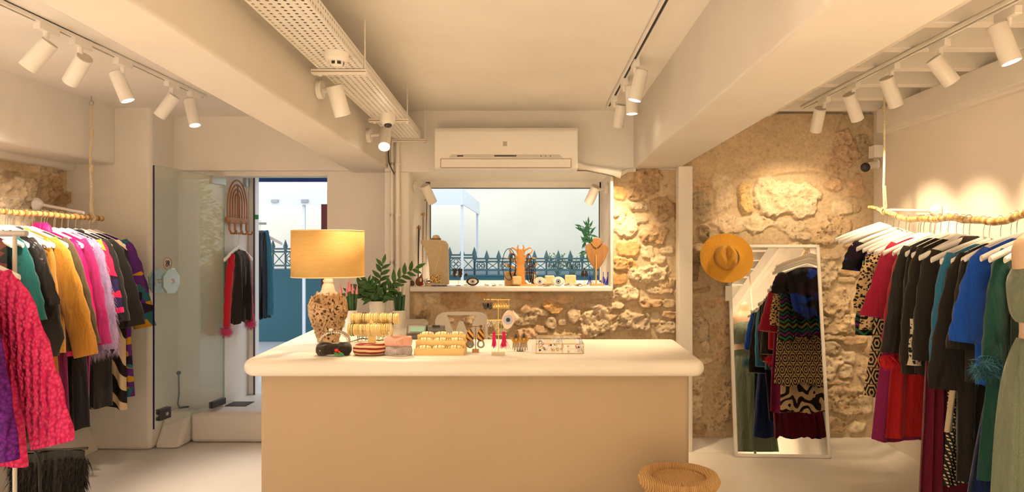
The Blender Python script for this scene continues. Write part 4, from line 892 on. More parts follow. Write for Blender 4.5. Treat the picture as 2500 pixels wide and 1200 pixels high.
# ------------------------------------------------------------------ garments
def lerp(a, b, t): return a + (b - a) * t
def prof(t, pts):
    for (a, va), (b, vb) in zip(pts, pts[1:]):
        if t <= b: return va + (vb - va) * (t - a) / max(1e-6, b - a)
    return pts[-1][1]
def garment(name, label, cat, x, d, z, mat, zhem, hw=.215, hem=.24, mid=None, top=.085, tip=.085, th=.024, k=3.5, amp=.015, seed=0, sl=None, slmat=None, collar=None, group=None, hemmat=None, hang=True, rz=0, off=0, fur=None, wave=.01, hl=None, sls=(-1, 1), top_open=.07):
    """hangs at rail point x,d,z; sl=(cuff_x, cuff_z, r_top, r_cuff[, flare_len]) in world metres from the rail"""
    rnd = random.Random(seed * 7 + 3); t = thing(name, label, cat, (x, d, z), rz, group)
    nt, nu = 26, 64; ph = [rnd.uniform(0, 6) for _ in range(6)]; wp = mid or [(0, hw), (1, hem)]
    wp = [(0, hw)] + [q for q in wp if 0 < q[0] < 1] + [(1, hem)]
    Lh = zhem - z; vs = []; m = MB()
    for i in range(nt + 1):
        s_ = i / nt; w = prof(s_, wp); tt = th * (.35 + .65 * min(1, s_ * 7)); fa = amp * min(1, s_ * 1.6)
        for j in range(nu):
            a = 2 * PI * j / nu; cx = sp(math.cos(a), .85); xx = w * cx + off * s_
            fy = fa * (math.sin(k * cx * PI + ph[0]) + .6 * math.sin(2.1 * k * cx * PI + ph[1] + s_ * 1.5) + .4 * math.sin(3.3 * cx * PI + s_ * 5 + ph[2]))
            yy = tt * sp(math.sin(a), .8) * (1 + .15 * math.sin(5 * a + ph[3])) + fy
            edge = 1 + .5 * fa * math.sin(s_ * 9 + ph[4]) ; xx *= edge
            zl = -top - tip * (abs(w * cx) / hw) ** 1.35 * (1 if s_ == 0 else 1) * (1 - s_) - (.045 * max(0, 1 - abs(xx) / top_open) if top_open else 0) * (1 - min(1, s_ * 8)) * (1 if math.sin(a) < 0 else .3)
            zb = Lh + wave * math.sin(2 * k * cx + ph[5]) + .006 * math.sin(9 * cx + ph[1])
            zz = lerp(zl, zb, s_) if s_ > 0 else zl
            if s_ > 0: zz = zl * (1 - s_) ** 1 + zb * s_ + 0
            vs.append((xx, yy, zz))
    m.add(vs, [(i * nu + j, (i + 1) * nu + j, (i + 1) * nu + (j + 1) % nu, i * nu + (j + 1) % nu) for i in range(nt) for j in range(nu)])
    m.add(vs[:nu], [tuple(range(nu))])
    body = m.build('body', mat, t, sharp=80)
    if sl:
        cx_, cz_, r0, r1 = sl[:4]; n = 14
        for s_ in sls:
            sx = s_ * (hw - r0 * .75); sz = -top - tip * .85 - r0 * .3; ex = s_ * cx_; ez = cz_ - z; pts = []; rx = []; ry = []
            for i in range(n + 1):
                u = i / n; bow = math.sin(u * PI) * .012 * s_; pts.append((lerp(sx, ex, u ** .85) + bow, rnd.uniform(-.002, .002) - .004, lerp(sz + .02, ez, u)))
                r = lerp(r0, r1, min(1, u * 1.15)); 
                if len(sl) > 4 and u > 1 - sl[4]: r = lerp(r, r * sl[5], (u - 1 + sl[4]) / sl[4])
                if u < .12: r *= .6 + 3.3 * u
                rx.append(r); ry.append(min(.026, r * .5) + .004)
            q = MB().etube(pts, rx, ry, 20, .07, seed + s_); so = q.build('sleeve', slmat or mat, t, sharp=80)
            if hl: 
                q = MB(); q.etube([pts[-2], pts[-1]], [rx[-2] * 1.03, rx[-1] * 1.03], [ry[-2] * 1.1, ry[-1] * 1.1], 20); q.build('cuff', hl, t)
    if collar:
        q = MB(); h = collar[0]; cm = collar[1] or mat; pts = []
        q.lathe([(.050, -.03), (.074, -.01), (.076, h * .25), (.066, h * .5), (.056, h * .8), (.040, h), (.015, h * .98), (0, h * .9)], (0, 0, -top - .012), 20, sy=.5); q.v = [(x_, y_, z_ - .035) for x_, y_, z_ in q.v]; q.build('collar', cm, t, sharp=80)
    if fur:
        n_, L_, w_, zr, fm = fur[:5]; pv = [p for p in vs if zr[0] < (p[2]) / Lh < zr[1]] if zr else vs
        if len(fur) > 5: pv = [p for p in pv if fur[5](p)]
        if sl and not (len(fur) > 6 and fur[6]):
            pv = pv + [(p[0] + r_ * math.cos(a), p[1] + e_ * math.sin(a), p[2]) for p, r_, e_ in zip(pts, rx, ry) for a in np.linspace(0, 2 * PI, 12)]
        strands(rnd, pv, n_, L_, w_, .35).build('fur', fm, t, flat=True)
    if hang: hanger(x, d + (.002 if d > 0 else 0), z, hang if isinstance(hang, str) else 'white hanger inside the ' + label.split(' with')[0].split(' hanging')[0][:80], rz, w=max(.21, hw + .02), group=None)
    return t
fab = fabric
C = dict(black=(.017, .015, .013), char=(.026, .025, .027), mustard=(.56, .27, .035), must2=(.48, .22, .03), hot=(.80, .01, .16), magenta=(.42, .02, .16), plum=(.20, .012, .09), olive=(.10, .075, .035),
         lilac=(.42, .30, .55), teal=(.01, .14, .14), tealb=(.008, .10, .14), burg=(.13, .004, .025), crims=(.36, .010, .045), red=(.42, .008, .012), royal=(.003, .07, .46), navy=(.008, .022, .12), dgreen=(.006, .06, .05), turq=(.02, .20, .28), sage=(.20, .27, .17), cream=(.62, .52, .36), brown=(.12, .07, .03), beige=(.55, .38, .22), purple=(.12, .015, .22), pinkk=(.85, .06, .20), greyk=(.26, .23, .19), blue2=(.006, .13, .30), hotm=(.55, .005, .20))
BLK = fab('black_wool', C['black']); CHAR = fab('charcoal_wool', C['char'])
zebra = pattern('zebra_print', 'zebra', (.60, .46, .28), (.012, .01, .01)); multi = pattern('multi_print', 'multi', (.10, .02, .18), (.55, .28, .02), (.02, .12, .16))
ikat = pattern('pink_print', 'multi', (.75, .02, .10), (.40, .42, .04), (.03, .02, .10), scale=.55)
leop = pattern('leopard_print', 'leopard', (.62, .45, .24), (.012, .008, .006), scale=1.0); geo = pattern('geometric_print', 'geo', (.58, .45, .26), (.012, .01, .012), scale=1.0)
swirl = pattern('swirl_print', 'swirl', (.60, .48, .32), (.012, .01, .012)); chev = pattern('chevron_print', 'chevron', (.02, .16, .07), (.14, .02, .18), (.01, .10, .10)); hound = pattern('houndstooth', 'houndstooth', (.62, .55, .42), (.012, .012, .012))
swbw = pattern('mono_swirl', 'swirl', (.70, .68, .62), (.012, .012, .012), scale=.7)
GL = 'coats and tops on the left bamboo rail'
def LG(d, name, label, cat, mat, zhem, **kw): return garment(name, label, cat, LX, d, LZ, mat, zhem, seed=int(d * 100), group=GL, **kw)
LG(4.64, 'jacket', 'multicoloured patterned jacket farthest along the left bamboo rail', 'jacket', multi, .46, hw=.23, hem=.27, sl=(.34, .93, .075, .075))
LG(4.575, 'coat', 'cream and black zebra coat on the left bamboo rail', 'coat', zebra, .40, hw=.22, hem=.255, sl=(.26, .98, .065, .06))
LG(4.50, 'coat', 'black wool coat with wide sleeve beside the zebra coat', 'coat', BLK, .90, hw=.22, hem=.22, sl=(.345, .955, .07, .082), th=.03)
LG(4.44, 'coat', 'charcoal coat with black fur collar on the left rail', 'coat', CHAR, .44, hw=.215, hem=.235, sl=(.29, .99, .068, .066), fur=(1500, .06, .0022, (-.5, .22), fab('black_fur', (.012, .011, .012)), None, True) if False else None, collar=(.05, fab('black_fur', (.012, .011, .012))))
LG(4.37, 'dress', 'pink navy and lime patterned knit dress between coats', 'dress', ikat, .90, hw=.215, hem=.25, sl=(.31, 1.05, .06, .05), hl=fab('hot_rib', C['hot']))
LG(4.31, 'coat', 'lilac shaggy faux fur coat on the left rail', 'coat', fab('lilac_base', C['lilac']), .80, hw=.225, hem=.25, sl=(.29, .83, .07, .075), fur=(16000, .06, .0009, None, M('lilac_hair', (.50, .38, .62), rough=.6, sheen=.4)), th=.03)
LG(4.24, 'coat', 'magenta wool coat in front of the lilac fur', 'coat', fab('magenta_wool', C['magenta']), .42, hw=.21, hem=.215, sl=(.30, .87, .062, .062))
LG(4.18, 'coat', 'long black coat below the olive jacket', 'coat', fab('black_plush', (.014, .014, .015)), .36, hw=.20, hem=.27)
t = LG(4.13, 'puffer_jacket', 'hot pink puffer jacket with pink roll neck', 'jacket', fab('hot_puffer', C['hot'], rough=.45, sheen=0), .82, hw=.215, hem=.235, sl=(.28, .92, .07, .07), collar=(.08, None), th=.034)
m = MB()
for i in range(7): m.ell((.185 + .012 * i, -.01, -.26 - i * .075), (.075, .034, .042), 14, 8)
m.build('quilted_sleeve', fab('hot_puffer', C['hot']), t)
LG(4.06, 'jacket', 'olive brown utility jacket behind the mustard jacket', 'jacket', fab('olive_cotton', C['olive']), .86, hw=.22, hem=.24, sl=(.34, .89, .066, .066))
LG(4.02, 'coat', 'long plum wool coat hanging behind the mustard jacket', 'coat', fab('plum_wool', C['plum'] if False else (.24, .02, .11)), .42, hw=.20, hem=.255)
LG(3.97, 'jacket', 'short mustard jacket with long straight sleeves', 'jacket', fab('mustard_wool', C['mustard']), .86, hw=.225, hem=.25, sl=(.385, .84, .082, .072), collar=(.045, None), th=.03)
LG(3.91, 'coat', 'long mustard coat with black lapel', 'coat', fab('mustard_coat', C['must2']), .46, hw=.21, hem=.262, collar=(.05, fab('black_lapel', C['char'])), sl=(.22, .9, .05, .045))
LG(3.87, 'skirt', 'pale beige skirt under the long mustard coat', 'skirt', fab('beige_skirt', C['beige']), .63, hw=.12, hem=.28, top=.2)
LG(3.81, 'blouse', 'black blouse with gathered balloon sleeves on the left rail', 'blouse', fab('black_satin_f', (.016, .016, .016), rough=.5), .86, hang='white hanger inside the balloon sleeved black blouse', hw=.21, hem=.22, sl=(.29, .86, .075, .088, .15, .5))
LG(3.75, 'top', 'black leather look top with flared short sleeve', 'top', fab('leatherette', (.016, .016, .017), rough=.32, sheen=0), .80, hw=.205, hem=.20, sl=(.30, 1.14, .06, .085))
LG(3.70, 'top', 'teal top with short sleeve peeking under black leather top', 'top', fab('teal_jersey', C['teal']), .95, hw=.20, hem=.19, sl=(.27, 1.07, .05, .075))
LG(3.65, 'dress', 'black strappy dress next to the teal top', 'dress', fab('black_crepe', (.018, .018, .018)), .60, hw=.13, hem=.235, top=.15)
LG(3.60, 'top', 'dark multicoloured scarf top at the left picture edge', 'top', pattern('scarf_print', 'multi', (.02, .02, .02), (.45, .33, .2), (.12, .04, .03)), .9, hw=.21, hem=.2)
for i, d in enumerate((4.27, 4.16, 3.99, 3.94, 3.89, 3.84, 3.78, 3.72, 3.67)):
    hanger(LX + .012 * (i % 3 - 1), d, LZ, ('empty white hanger between the lilac fur and the magenta coat', 'spare white hanger beside the hot pink puffer', 'spare white hanger left of the olive jacket', 'spare white hanger behind the mustard collar', 'spare white hanger ahead of the long mustard coat', 'spare white hanger above the black blouse', 'spare white hanger above the leather look top', 'spare white hanger above the teal top', 'spare white hanger nearest the left picture edge')[i], random.Random(i).uniform(-.08, .08))
# low display rail with knitwear, nearest on the left
KX, KZ = -2.52, 1.525
kr = thing('garment_stand', 'pale metal garment stand with knitwear at the left picture edge', 'clothes rail', (KX, 3.08, 0))
m = MB(); m.tube([(KX + .175, 3.14, KZ + .005), (KX - .6, 3.14, KZ + .005)], .014, 12); m.tube([(KX, 3.14, KZ), (KX, 2.2, KZ)], .012, 10); m.build('top_bar', M('pale_metal', (.6, .58, .55), rough=.3, metal=.3), kr, org=kr.location)
m = MB(); m.tube([(KX + .12, 3.14, KZ), (KX + .12, 3.14, .0)], .009, 10); m.tube([(KX - .3, 3.14, .012), (KX + .30, 3.14, .012)], .012, 8); m.build('post', MATS['pale_metal'], kr, org=kr.location)
def KG(d, label, mat, zhem, **kw): return garment('cardigan', label, 'knitwear', KX, d, KZ, mat, zhem, group='knits on the low stand', seed=int(d * 50), **kw)
kp = pattern('pink_knit', 'knit', (.95, .10, .28), (.75, .02, .15)); kpu = pattern('purple_knit', 'knit', (.20, .02, .34), (.08, .005, .15)); kg = pattern('grey_knit', 'knit', (.34, .30, .25), (.14, .12, .10))
KG(3.0, 'hot pink chunky knit cardigan with wide sleeve at the left edge', kp, .50, hw=.225, hem=.27, top=.09, tip=.10, sl=(.40, .60, .085, .098), th=.05, amp=.014)
KG(2.84, 'purple chunky knit cardigan left of the pink one', kpu, .55, hw=.20, hem=.25, top=.09, tip=.11, sl=(.325, .58, .07, .05), th=.045)
KG(2.70, 'grey brown knit cardigan nearest the left picture edge', kg, .85, hw=.20, hem=.22, top=.1, tip=.16, sl=(.30, .85, .07, .045), th=.045)
# bag on the floor
bg = thing('handbag', 'black fringed clutch bag standing under the left clothes rail', 'bag', (-2.66, 3.72, 0)); hb = .36
FAB = fab('black_leather', (.016, .016, .015), rough=.4); rnd = random.Random(2)
g = [[(xx * (.20 - .03 * (1 - s_)) + (.0), yy * .035 * (1.6 - s_ * 1.1), s_ * hb + .012 * math.sin(xx * 3)) for xx, yy in [(math.cos(a), math.sin(a)) for a in np.linspace(0, 2 * PI, 33)]] for s_ in np.linspace(0, 1, 9)]
m = MB().grid(g); m.build('bag_body', FAB, bg)
pts = [p for r in g[4:8] for p in r if p[1] < .02]
strands(rnd, pts, 2600, .09, .0022, .25).build('fringe', fab('fringe_black', (.012, .012, .011)), bg, flat=True)
m = MB(); m.tube([(-.20, 0, hb + .003), (-.1, -.004, hb + .006), (.1, 0, hb + .008), (.215, -.003, hb + .018)], .007, 8); m.build('zip', STEEL if False else M('zip_dark', (.06, .05, .04), rough=.3, metal=.6), bg)
m = MB(); m.tube([(-.05, -.03, hb), (-.03, -.05, hb + .012), (-.01, -.055, hb - .02), (.0, -.06, .10)], .008, 6); m.build('strap', FAB, bg)
# ------------------------------------------------------------------ right rail
GR = 'dresses and tops on the golden branch rail'
def RG(d, name, label, cat, mat, zhem, **kw): return garment(name, label, cat, RX, d, rodz(d), mat, zhem, seed=int(d * 100), group=GR, **kw)
for i, d in enumerate((4.36, 4.30, 4.25, 4.19, 4.12, 4.06, 4.0, 3.93, 3.88, 3.82, 3.44, 3.36, 3.1, 3.0, 2.93)):
    lab = ('farthest white hanger on the golden branch rail, empty', 'white hanger second from the stone wall end', 'white hanger third from the stone wall end', 'white hanger over the blue ruffled top', 'white hanger over the chevron sleeve dress', 'white hanger over the leopard blouse', 'white hanger between leopard and geometric prints', 'white hanger over the geometric print dress', 'white hanger left of the crimson top', 'white hanger just behind the crimson top', 'white hanger left of the turquoise blouse', 'lower white hanger before the turquoise blouse', 'white hanger before the royal blue top', 'white hanger over the bottle green dress', 'nearest white hanger by the sage mannequin')[i]
    hanger(RX + .01 * math.sin(i * 3), d, rodz(d), lab, random.Random(i + 40).uniform(-.10, .10), w=(.285 if i < 3 else .25))
RG(4.22, 'top', 'royal blue and black ruffled satin top by the stone wall', 'top', pattern('blue_ruffle', 'multi', (.01, .05, .40), (.008, .008, .012), (.01, .03, .22), scale=.7), 1.12, hw=.215, hem=.13, mid=[(0, .2), (.3, .17)], top=.115, hang=False, sl=(.245, 1.33, .05, .06))
t = RG(4.15, 'dress', 'chevron print dress with a long narrow sleeve by the stone wall', 'dress', chev, .98, hw=.17, hem=.15, top=.12, sl=(.20, .94, .045, .055), hang=False)
RG(4.07, 'blouse', 'leopard print blouse with wide short sleeve', 'blouse', leop, .98, hw=.19, hem=.26, top=.12, sl=(.215, 1.09, .055, .09), hang=False)
RG(4.03, 'blouse', 'second leopard print frill behind the geometric dress', 'blouse', leop, .98, hw=.16, hem=.15, top=.13, hang=False)
RG(3.97, 'dress', 'black and beige geometric print long dress', 'dress', geo, .60, hw=.165, hem=.29, top=.12, hang=False, amp=.006)
RG(3.93, 'dress', 'black and beige swirl print dress below the geometric one', 'dress', swirl, .38, hw=.15, hem=.25, top=.14, hang=False)
CR = fab('crimson_crepe', C['crims'])
RG(3.86, 'top', 'crimson blouse with flared sleeve and peplum', 'top', CR, .98, hw=.195, hem=.17, top=.085, tip=.07, sl=(.265, 1.075, .05, .075, .4, 1.35), sls=(-1, 1))
RG(3.79, 'dress', 'crimson dress with scarlet feather cuffs', 'dress', fab('scarlet_velvet', C['red']), .42, hw=.17, hem=.255, top=.10, sl=(.225, .93, .045, .05))
RG(3.83, 'dress', 'plum magenta dress with straight hem', 'dress', fab('plum_crepe', (.24, .012, .10)), .39, hw=.17, hem=.315, top=.1, hang=False)
m = MB(); fe = thing('feather_cuff', 'scarlet feather cuff trim on the crimson dress sleeve', 'feather trim', P(2172, 872, 3.76))
strands(random.Random(4), [(random.Random(i).gauss(0, .02), random.Random(i + 9).gauss(0, .012), 0) for i in range(60)], 520, .07, .0014, .5).build('feathers', M('feather_red', (.75, .02, .04), rough=.6), fe, flat=True); fe.parent = None
RG(3.70, 'blouse', 'black blouse with lace shoulder and flared cuff sleeve', 'blouse', fab('black_lace', (.014, .013, .013), rough=.6), .90, hang='white hanger inside the black blouse with lace shoulder', hw=.21, hem=.20, sl=(.25, .90, .055, .06, .35, 1.3))
RG(3.63, 'kimono', 'black long kimono with beige print trim on the edge', 'kimono', BLK, .80, hw=.205, hem=.21, sl=(.20, .80, .05, .05))
t = RG(3.56, 'jacket', 'black bomber jacket with beige printed sleeve', 'jacket', fab('brown_black', (.018, .015, .012)), .80, hw=.21, hem=.21, sl=(.235, .86, .055, .065))
m = MB(); m.etube([(-.224, -.012, -.52), (-.236, -.012, -.76)], [.040, .045], [.032, .03], 16); m.build('printed_panel', pattern('mono_print', 'leopard', (.72, .64, .5), (.012, .012, .012), scale=.8), t)
m = MB(); m.etube([(-.135, -.035, -.32), (-.150, -.035, -.50)], [.013, .013], [.01, .01], 10); m.build('printed_trim', MATS['mono_print'], t)
RG(3.50, 'dress', 'long burgundy pleated dress with low hem', 'dress', fab('burgundy_pleat', C['burg']), .20, hw=.17, hem=.225, k=9, amp=.010, top=.1, off=.0)
RG(3.45, 'cardigan', 'black coat with soft fur collar in the middle of the rail', 'coat', BLK, .78, hw=.215, hem=.20, sl=(.235, .90, .055, .06), collar=(.05, fab('dark_feather', (.03, .02, .015))), th=.03)
RG(3.38, 'skirt', 'beige and houndstooth skirt low between the dresses', 'skirt', hound, .30, hw=.12, hem=.185, top=.35, hang=False)
RG(3.36, 'dress', 'plain beige dress just above the houndstooth skirt', 'dress', fab('beige_crepe', C['cream']), .57, hw=.12, hem=.185, top=.36, hang=False)
RG(3.33, 'dress', 'long dull turquoise dress under the black tops', 'dress', fab('turq_crepe', (.03, .18, .23)), .50, hw=.14, hem=.15, top=.3, hang=False)
RG(3.30, 'blouse', 'turquoise blue blouse with feather cuff', 'blouse', fab('turq_satin', (.008, .15, .30), rough=.5), .82, hw=.215, hem=.215, sl=(.245, .85, .05, .052), fur=(240, .045, .0012, (.42, .5), M('feather_turq', (.1, .3, .35)), lambda p: p[0] < -.1, True))
RG(3.22, 'coat', 'long black coat falling almost to the floor', 'coat', fab('black_jersey', (.012, .011, .010)), .35, hw=.21, hem=.20, mid=[(0, .2), (.5, .20)], sl=(.255, .80, .058, .095), th=.034)
RG(3.15, 'top', 'black top with cold shoulder frills', 'top', BLK, .84, hw=.205, hem=.20, sl=(.225, 1.0, .05, .055, .3, 1.5))
RG(3.06, 'top', 'bright royal blue asymmetric top with pointed sleeve', 'top', fab('royal_crepe', C['royal']), .84, hw=.205, hem=.225, mid=[(0, .2), (.35, .22)], sl=(.262, 1.04, .06, .085), th=.032, amp=.006)
RG(3.00, 'dress', 'long navy blue dress under the royal blue top', 'dress', fab('navy_crepe', C['navy']), .22, hw=.14, hem=.32, top=.25, hang=False)
RG(2.94, 'dress', 'bottle green long sleeved dress with feather cuff', 'dress', fab('green_crepe', C['dgreen']), .47, hw=.20, hem=.275, sl=(.225, .94, .048, .05), k=6)
fe = thing('feather_cuff', 'blue grey feather cuff trim low on the bottle green dress', 'feather trim', P(2412, 895, 2.9))
strands(random.Random(14), [(random.Random(i).gauss(0, .03), random.Random(i + 9).gauss(0, .012), random.Random(i + 5).gauss(0, .02)) for i in range(60)], 1100, .045, .0010, 1.2).build('feathers', M('feather_blue', (.03, .14, .20), rough=.6), fe, flat=True)
RG(2.885, 'dress', 'dark green black dress behind the sage mannequin', 'dress', fab('dark_green', (.012, .022, .014)), .38, hw=.18, hem=.18, top=.1)
# more of the rail, seen from here only in the mirror
for i, (d, nm, lab, mt, zh, kw) in enumerate((
    (2.32, 'dress', 'sea green dress nearest the mannequin on its camera side', fab('sea_green', (.01, .10, .06)), .45, dict(hem=.2)),
    (2.22, 'blouse', 'ochre blouse on the near half of the branch rail', fab('mustard_wool', C['mustard']), .7, dict(sl=(.25, .9, .06, .06))),
    (2.12, 'coat', 'black swirl coat on the near half of the branch rail', swbw, .62, dict(sl=(.3, .95, .07, .09))),
    (2.02, 'dress', 'long black swirl dress on the near half of the rail', swbw, .30, dict(hem=.22)),
    (1.92, 'dress', 'blue long dress on the near half of the rail', fab('royal_crepe', C['royal']), .3, dict(hem=.22)))):
    RG(d, nm, lab, nm, mt, zh, **kw)
wr = thing('wall_rail', 'white side rail with cream cloth bags, seen in the mirror', 'rail', (2.52, .85, 1.62))
m = MB(); m.tube([(2.52, .85, 1.62), (1.7, .85, 1.62)], .014, 10); m.lathe([(.045, 0), (.045, .01), (.02, .03), (0, .03)], (2.52, .85, 1.62), 20, Vector((0, 0, 1)).rotation_difference(Vector((-1, 0, 0))).to_matrix()); m.build('rail_tube', LAMPW, wr, org=wr.location)
for i, x in enumerate((2.40, 2.15, 1.88)):
    b = thing('tote_bag', 'cream cloth tote bag on the side rail, ' + ('next to the wall', 'between its twins', 'farthest from the wall')[i], 'bag', (x, .85, 1.635), group='cream tote bags')
    m = MB(); g = [[(w_ * (.13 + .03 * s_), .012 * math.sin(4 * w_ + i) * (1 + s_) + sg, -.28 - .75 * s_) for w_ in np.linspace(-1, 1, 13)] for s_ in np.linspace(0, 1, 8) for sg in (0,)]
    m.grid(g); m.build('bag_cloth', fab('cream_canvas', (.66, .58, .44)), b, thick=.006)
    m = MB(); m.tube([(-.09, 0, -.28), (-.04, -.012, -.1), (0, 0, .012), (.04, .012, -.1), (.09, 0, -.28)], .008, 6); m.build('strap', MATS['cream_canvas'], b)
# ------------------------------------------------------------------ mannequin in sage green two piece
mn = thing('mannequin', 'mannequin torso with bare midriff at the right picture edge', 'mannequin', (1.965, 2.58, 0))
def trunk(rows, n=40, x0=0): 
    m = MB(); m.add([(x0 + cx_ + w * sp(math.cos(2 * PI * k / n), .92), w * asp * math.sin(2 * PI * k / n) * (1.0) - cy_, z) for (z, w, asp, cx_, cy_) in rows for k in range(n)],
                    [(i * n + k, i * n + (k + 1) % n, (i + 1) * n + (k + 1) % n, (i + 1) * n + k) for i in range(len(rows) - 1) for k in range(n)]); return m
SK = M('mannequin_skin', (.66, .47, .32), rough=.45)
rows = [(.80, .16, .6, 0, 0), (.95, .165, .62, 0, 0), (1.05, .150, .62, 0, 0), (1.12, .130, .62, 0, 0), (1.16, .128, .62, 0, 0), (1.24, .140, .62, 0, 0), (1.32, .152, .66, 0, 0), (1.40, .155, .6, 0, 0), (1.46, .165, .5, 0, 0), (1.50, .15, .45, 0, 0), (1.53, .08, .7, 0, 0), (1.56, .055, 1, 0, 0), (1.62, .05, 1, 0, 0), (1.64, .03, 1, 0, 0)]
trunk(rows).build('torso', SK, mn, sub=1)
m = MB(); m.tube([(0, 0, 0), (0, 0, .82)], .014, 10); m.lathe([(.15, 0), (.15, .01), (.02, .02), (0, .02)], n=28); m.build('stand', STEEL, mn)
for s_ in (-1, 1):
    m = MB(); m.tube([(s_ * .155, 0, 1.47), (s_ * .20, .01, 1.40), (s_ * .222, .02, 1.25), (s_ * .228, .03, 1.12), (s_ * .215, .0, .95), (s_ * .205, -.03, .80)], [.045, .045, .04, .036, .03, .022], 14)
    if s_ > 0: m.build('arm', SK, mn, sub=1)
SAGE = fab('sage_jersey', (.165, .205, .145), fold=.3)
tp = thing('crop_top', 'sage green draped crop top on the mannequin', 'top', (1.965, 2.58, 1.16))
rows = [(.020, .140, .68, 0, 0), (.045, .158, .72, 0, 0), (.09, .172, .78, 0, .01), (.14, .180, .82, 0, .016), (.19, .174, .78, 0, .01), (.25, .150, .66, .01, 0), (.30, .118, .52, .03, 0), (.345, .08, .5, .05, 0), (.385, .065, .7, .03, 0)]
m = trunk(rows, 60); m.v = [(x + .003 * math.sin(z * 120 + x * 25), y + .006 * math.sin(z * 95 + 18 * x), z) for x, y, z in m.v]; m.build('top_body', SAGE, tp, sub=1, sharp=80)
m = MB()
for i in range(5):
    m.tube([(-.165 + .004 * i, -.06, .06 + .012 * i), (-.10, -.128 - .003 * i, .05 + .016 * i), (.0, -.13, .07 + .018 * i), (.08, -.11, .10 + .02 * i)], [.003, .006, .006, .003], 8)
m.build('gathers', SAGE, tp)
sk = thing('wrap_skirt', 'long sage green gathered wrap skirt on the mannequin', 'skirt', (1.965, 2.58, 1.12))
n = 90; rows = [(.0, .137, .64), (-.03, .150, .66), (-.08, .168, .68), (-.16, .186, .7), (-.28, .198, .7), (-.45, .206, .72), (-.7, .215, .74), (-.9, .222, .76), (-1.02, .226, .78)]
vs = []
for z, w, asp in rows:
    for k in range(n):
        a = 2 * PI * k / n; f_ = min(1, -z * 2.2); fold = f_ * .010 * (math.sin(11 * a + 2) + .6 * math.sin(17 * a + z * 3)); vs.append(((w + fold) * sp(math.cos(a), .9), (w * asp + fold) * math.sin(a), z))
m = MB(); m.add(vs, [(i * n + k, i * n + (k + 1) % n, (i + 1) * n + (k + 1) % n, (i + 1) * n + k) for i in range(len(rows) - 1) for k in range(n)]); m.build('skirt_body', SAGE, sk, sub=1, sharp=80)
m = MB()
for i in range(9):
    z0 = -.02 - .035 * i
    m.tube([(-.145 - .006 * i * .6, -.045, z0), (-.11, -.098 - .004 * i, z0 - .012 - .01 * i), (-.04, -.125 - .004 * i, z0 - .05 - .022 * i), (.04, -.13, z0 - .10 - .04 * i)], [.005, .013, .012, .004], 8)
m.build('gathers', SAGE, sk)
m = MB(); vs = []
for i in range(22):
    s_ = i / 21; vs.append([(-.150 - .045 * s_ - .018 * w_, -.05 - .012 * math.sin(w_ * 3 + 1) - .03 * s_, -.01 - .98 * s_) for w_ in np.linspace(-1, 1, 9)])
m.grid(vs); m.build('drape', SAGE, sk, thick=.006, sharp=80)
# ------------------------------------------------------------------ table lamp
LD = 3.66
tl_ = thing('table_lamp', 'table lamp with mustard drum shade and driftwood base on the counter', 'lamp', (X(801, LD), LD, CZ))
o_ = Vector(tl_.location); sc_ = LD / F
SH = bpy.data.materials.new('linen_shade'); t = NT(SH)
for n_ in list(t.t.nodes):
    if n_.type == 'BSDF_PRINCIPLED': t.t.nodes.remove(n_)
df = t.n('ShaderNodeBsdfDiffuse'); tn = t.n('ShaderNodeBsdfTranslucent'); mx = t.n('ShaderNodeMixShader'); mx.inputs[0].default_value = .3
wv = t.n('ShaderNodeTexNoise', i_Scale=60.0, i_Detail=4.0); t.l(t.co((.4, .4, 9)), wv.inputs[0])
cr = t.ramp(wv.outputs[0], [(.3, (.74, .52, .20)), (.7, (.84, .64, .30))])
for q in (df, tn): t.l(cr, q.inputs[0])
t.l(df.outputs[0], mx.inputs[1]); t.l(tn.outputs[0], mx.inputs[2]); t.l(mx.outputs[0], t.t.nodes['Material Output'].inputs[0])
zs0, zs1 = Z(678, LD - .19) - CZ, Z(561, LD - .19) - CZ; rs = 87 * sc_ * .985
m = MB(); m.lathe([(rs, zs0), (rs, zs1)], n=64); m.f = m.f[:64]; sh = m.build('lamp_shade', SH, tl_, thick=.003)
MB().torus((0, 0, zs0), rs, .0032, n=64).build('lower_trim', M('shade_trim', (.85, .68, .40), rough=.7), sh)
m = MB(); m.torus((0, 0, zs1), rs, .0032, n=64)
for k in range(3): a = 2 * PI * k / 3; m.tube([(0, 0, zs1 - .03), (rs * math.cos(a), rs * math.sin(a), zs1 - .004)], .0018, 5)
m.build('shade_ring', M('shade_trim', (.85, .68, .40), rough=.7), sh)
m = MB(); zn = Z(716, LD) - CZ
m.lathe([(.062, zn - .012), (.060, zn), (.042, zn + .008), (.036, zn + .018), (.030, zn + .045), (.022, zn + .058), (.027, zn + .062), (.027, zn + .072), (.021, zn + .076), (.019, zn + .10), (.019, zs0 + .03), (.012, zs0 + .03), (.012, zs0 + .08)], n=28); m.build('lamp_neck', M('neck_white', (.78, .75, .70), rough=.45), tl_)
m = MB(); m.ell((0, 0, zs0 + .12), (.028, .028, .038), 14, 10); m.build('bulb', M('bulb_glow', (1, .8, .5), emit=3, ecol=(1, .72, .38)), tl_)
l = bpy.data.lights.new('bulb_light', 'POINT'); l.energy = 1.8; l.color = (1, .66, .32); l.shadow_soft_size = .04; lo = bpy.data.objects.new('bulb_light', l); COL.objects.link(lo); lo.parent = tl_; lo.location = (0, 0, zs0 + .12)
DW = bpy.data.materials.new('driftwood'); t = NT(DW); t.b.inputs['Roughness'].default_value = .75
nz = t.n('ShaderNodeTexNoise', i_Scale=11.0, i_Detail=5.0); t.l(t.co((1, 1, 1)), nz.inputs[0])
t.l(t.ramp(nz.outputs[0], [(.3, (.34, .21, .11)), (.5, (.52, .35, .20)), (.7, (.62, .45, .28))]), t.b.inputs['Base Color'])
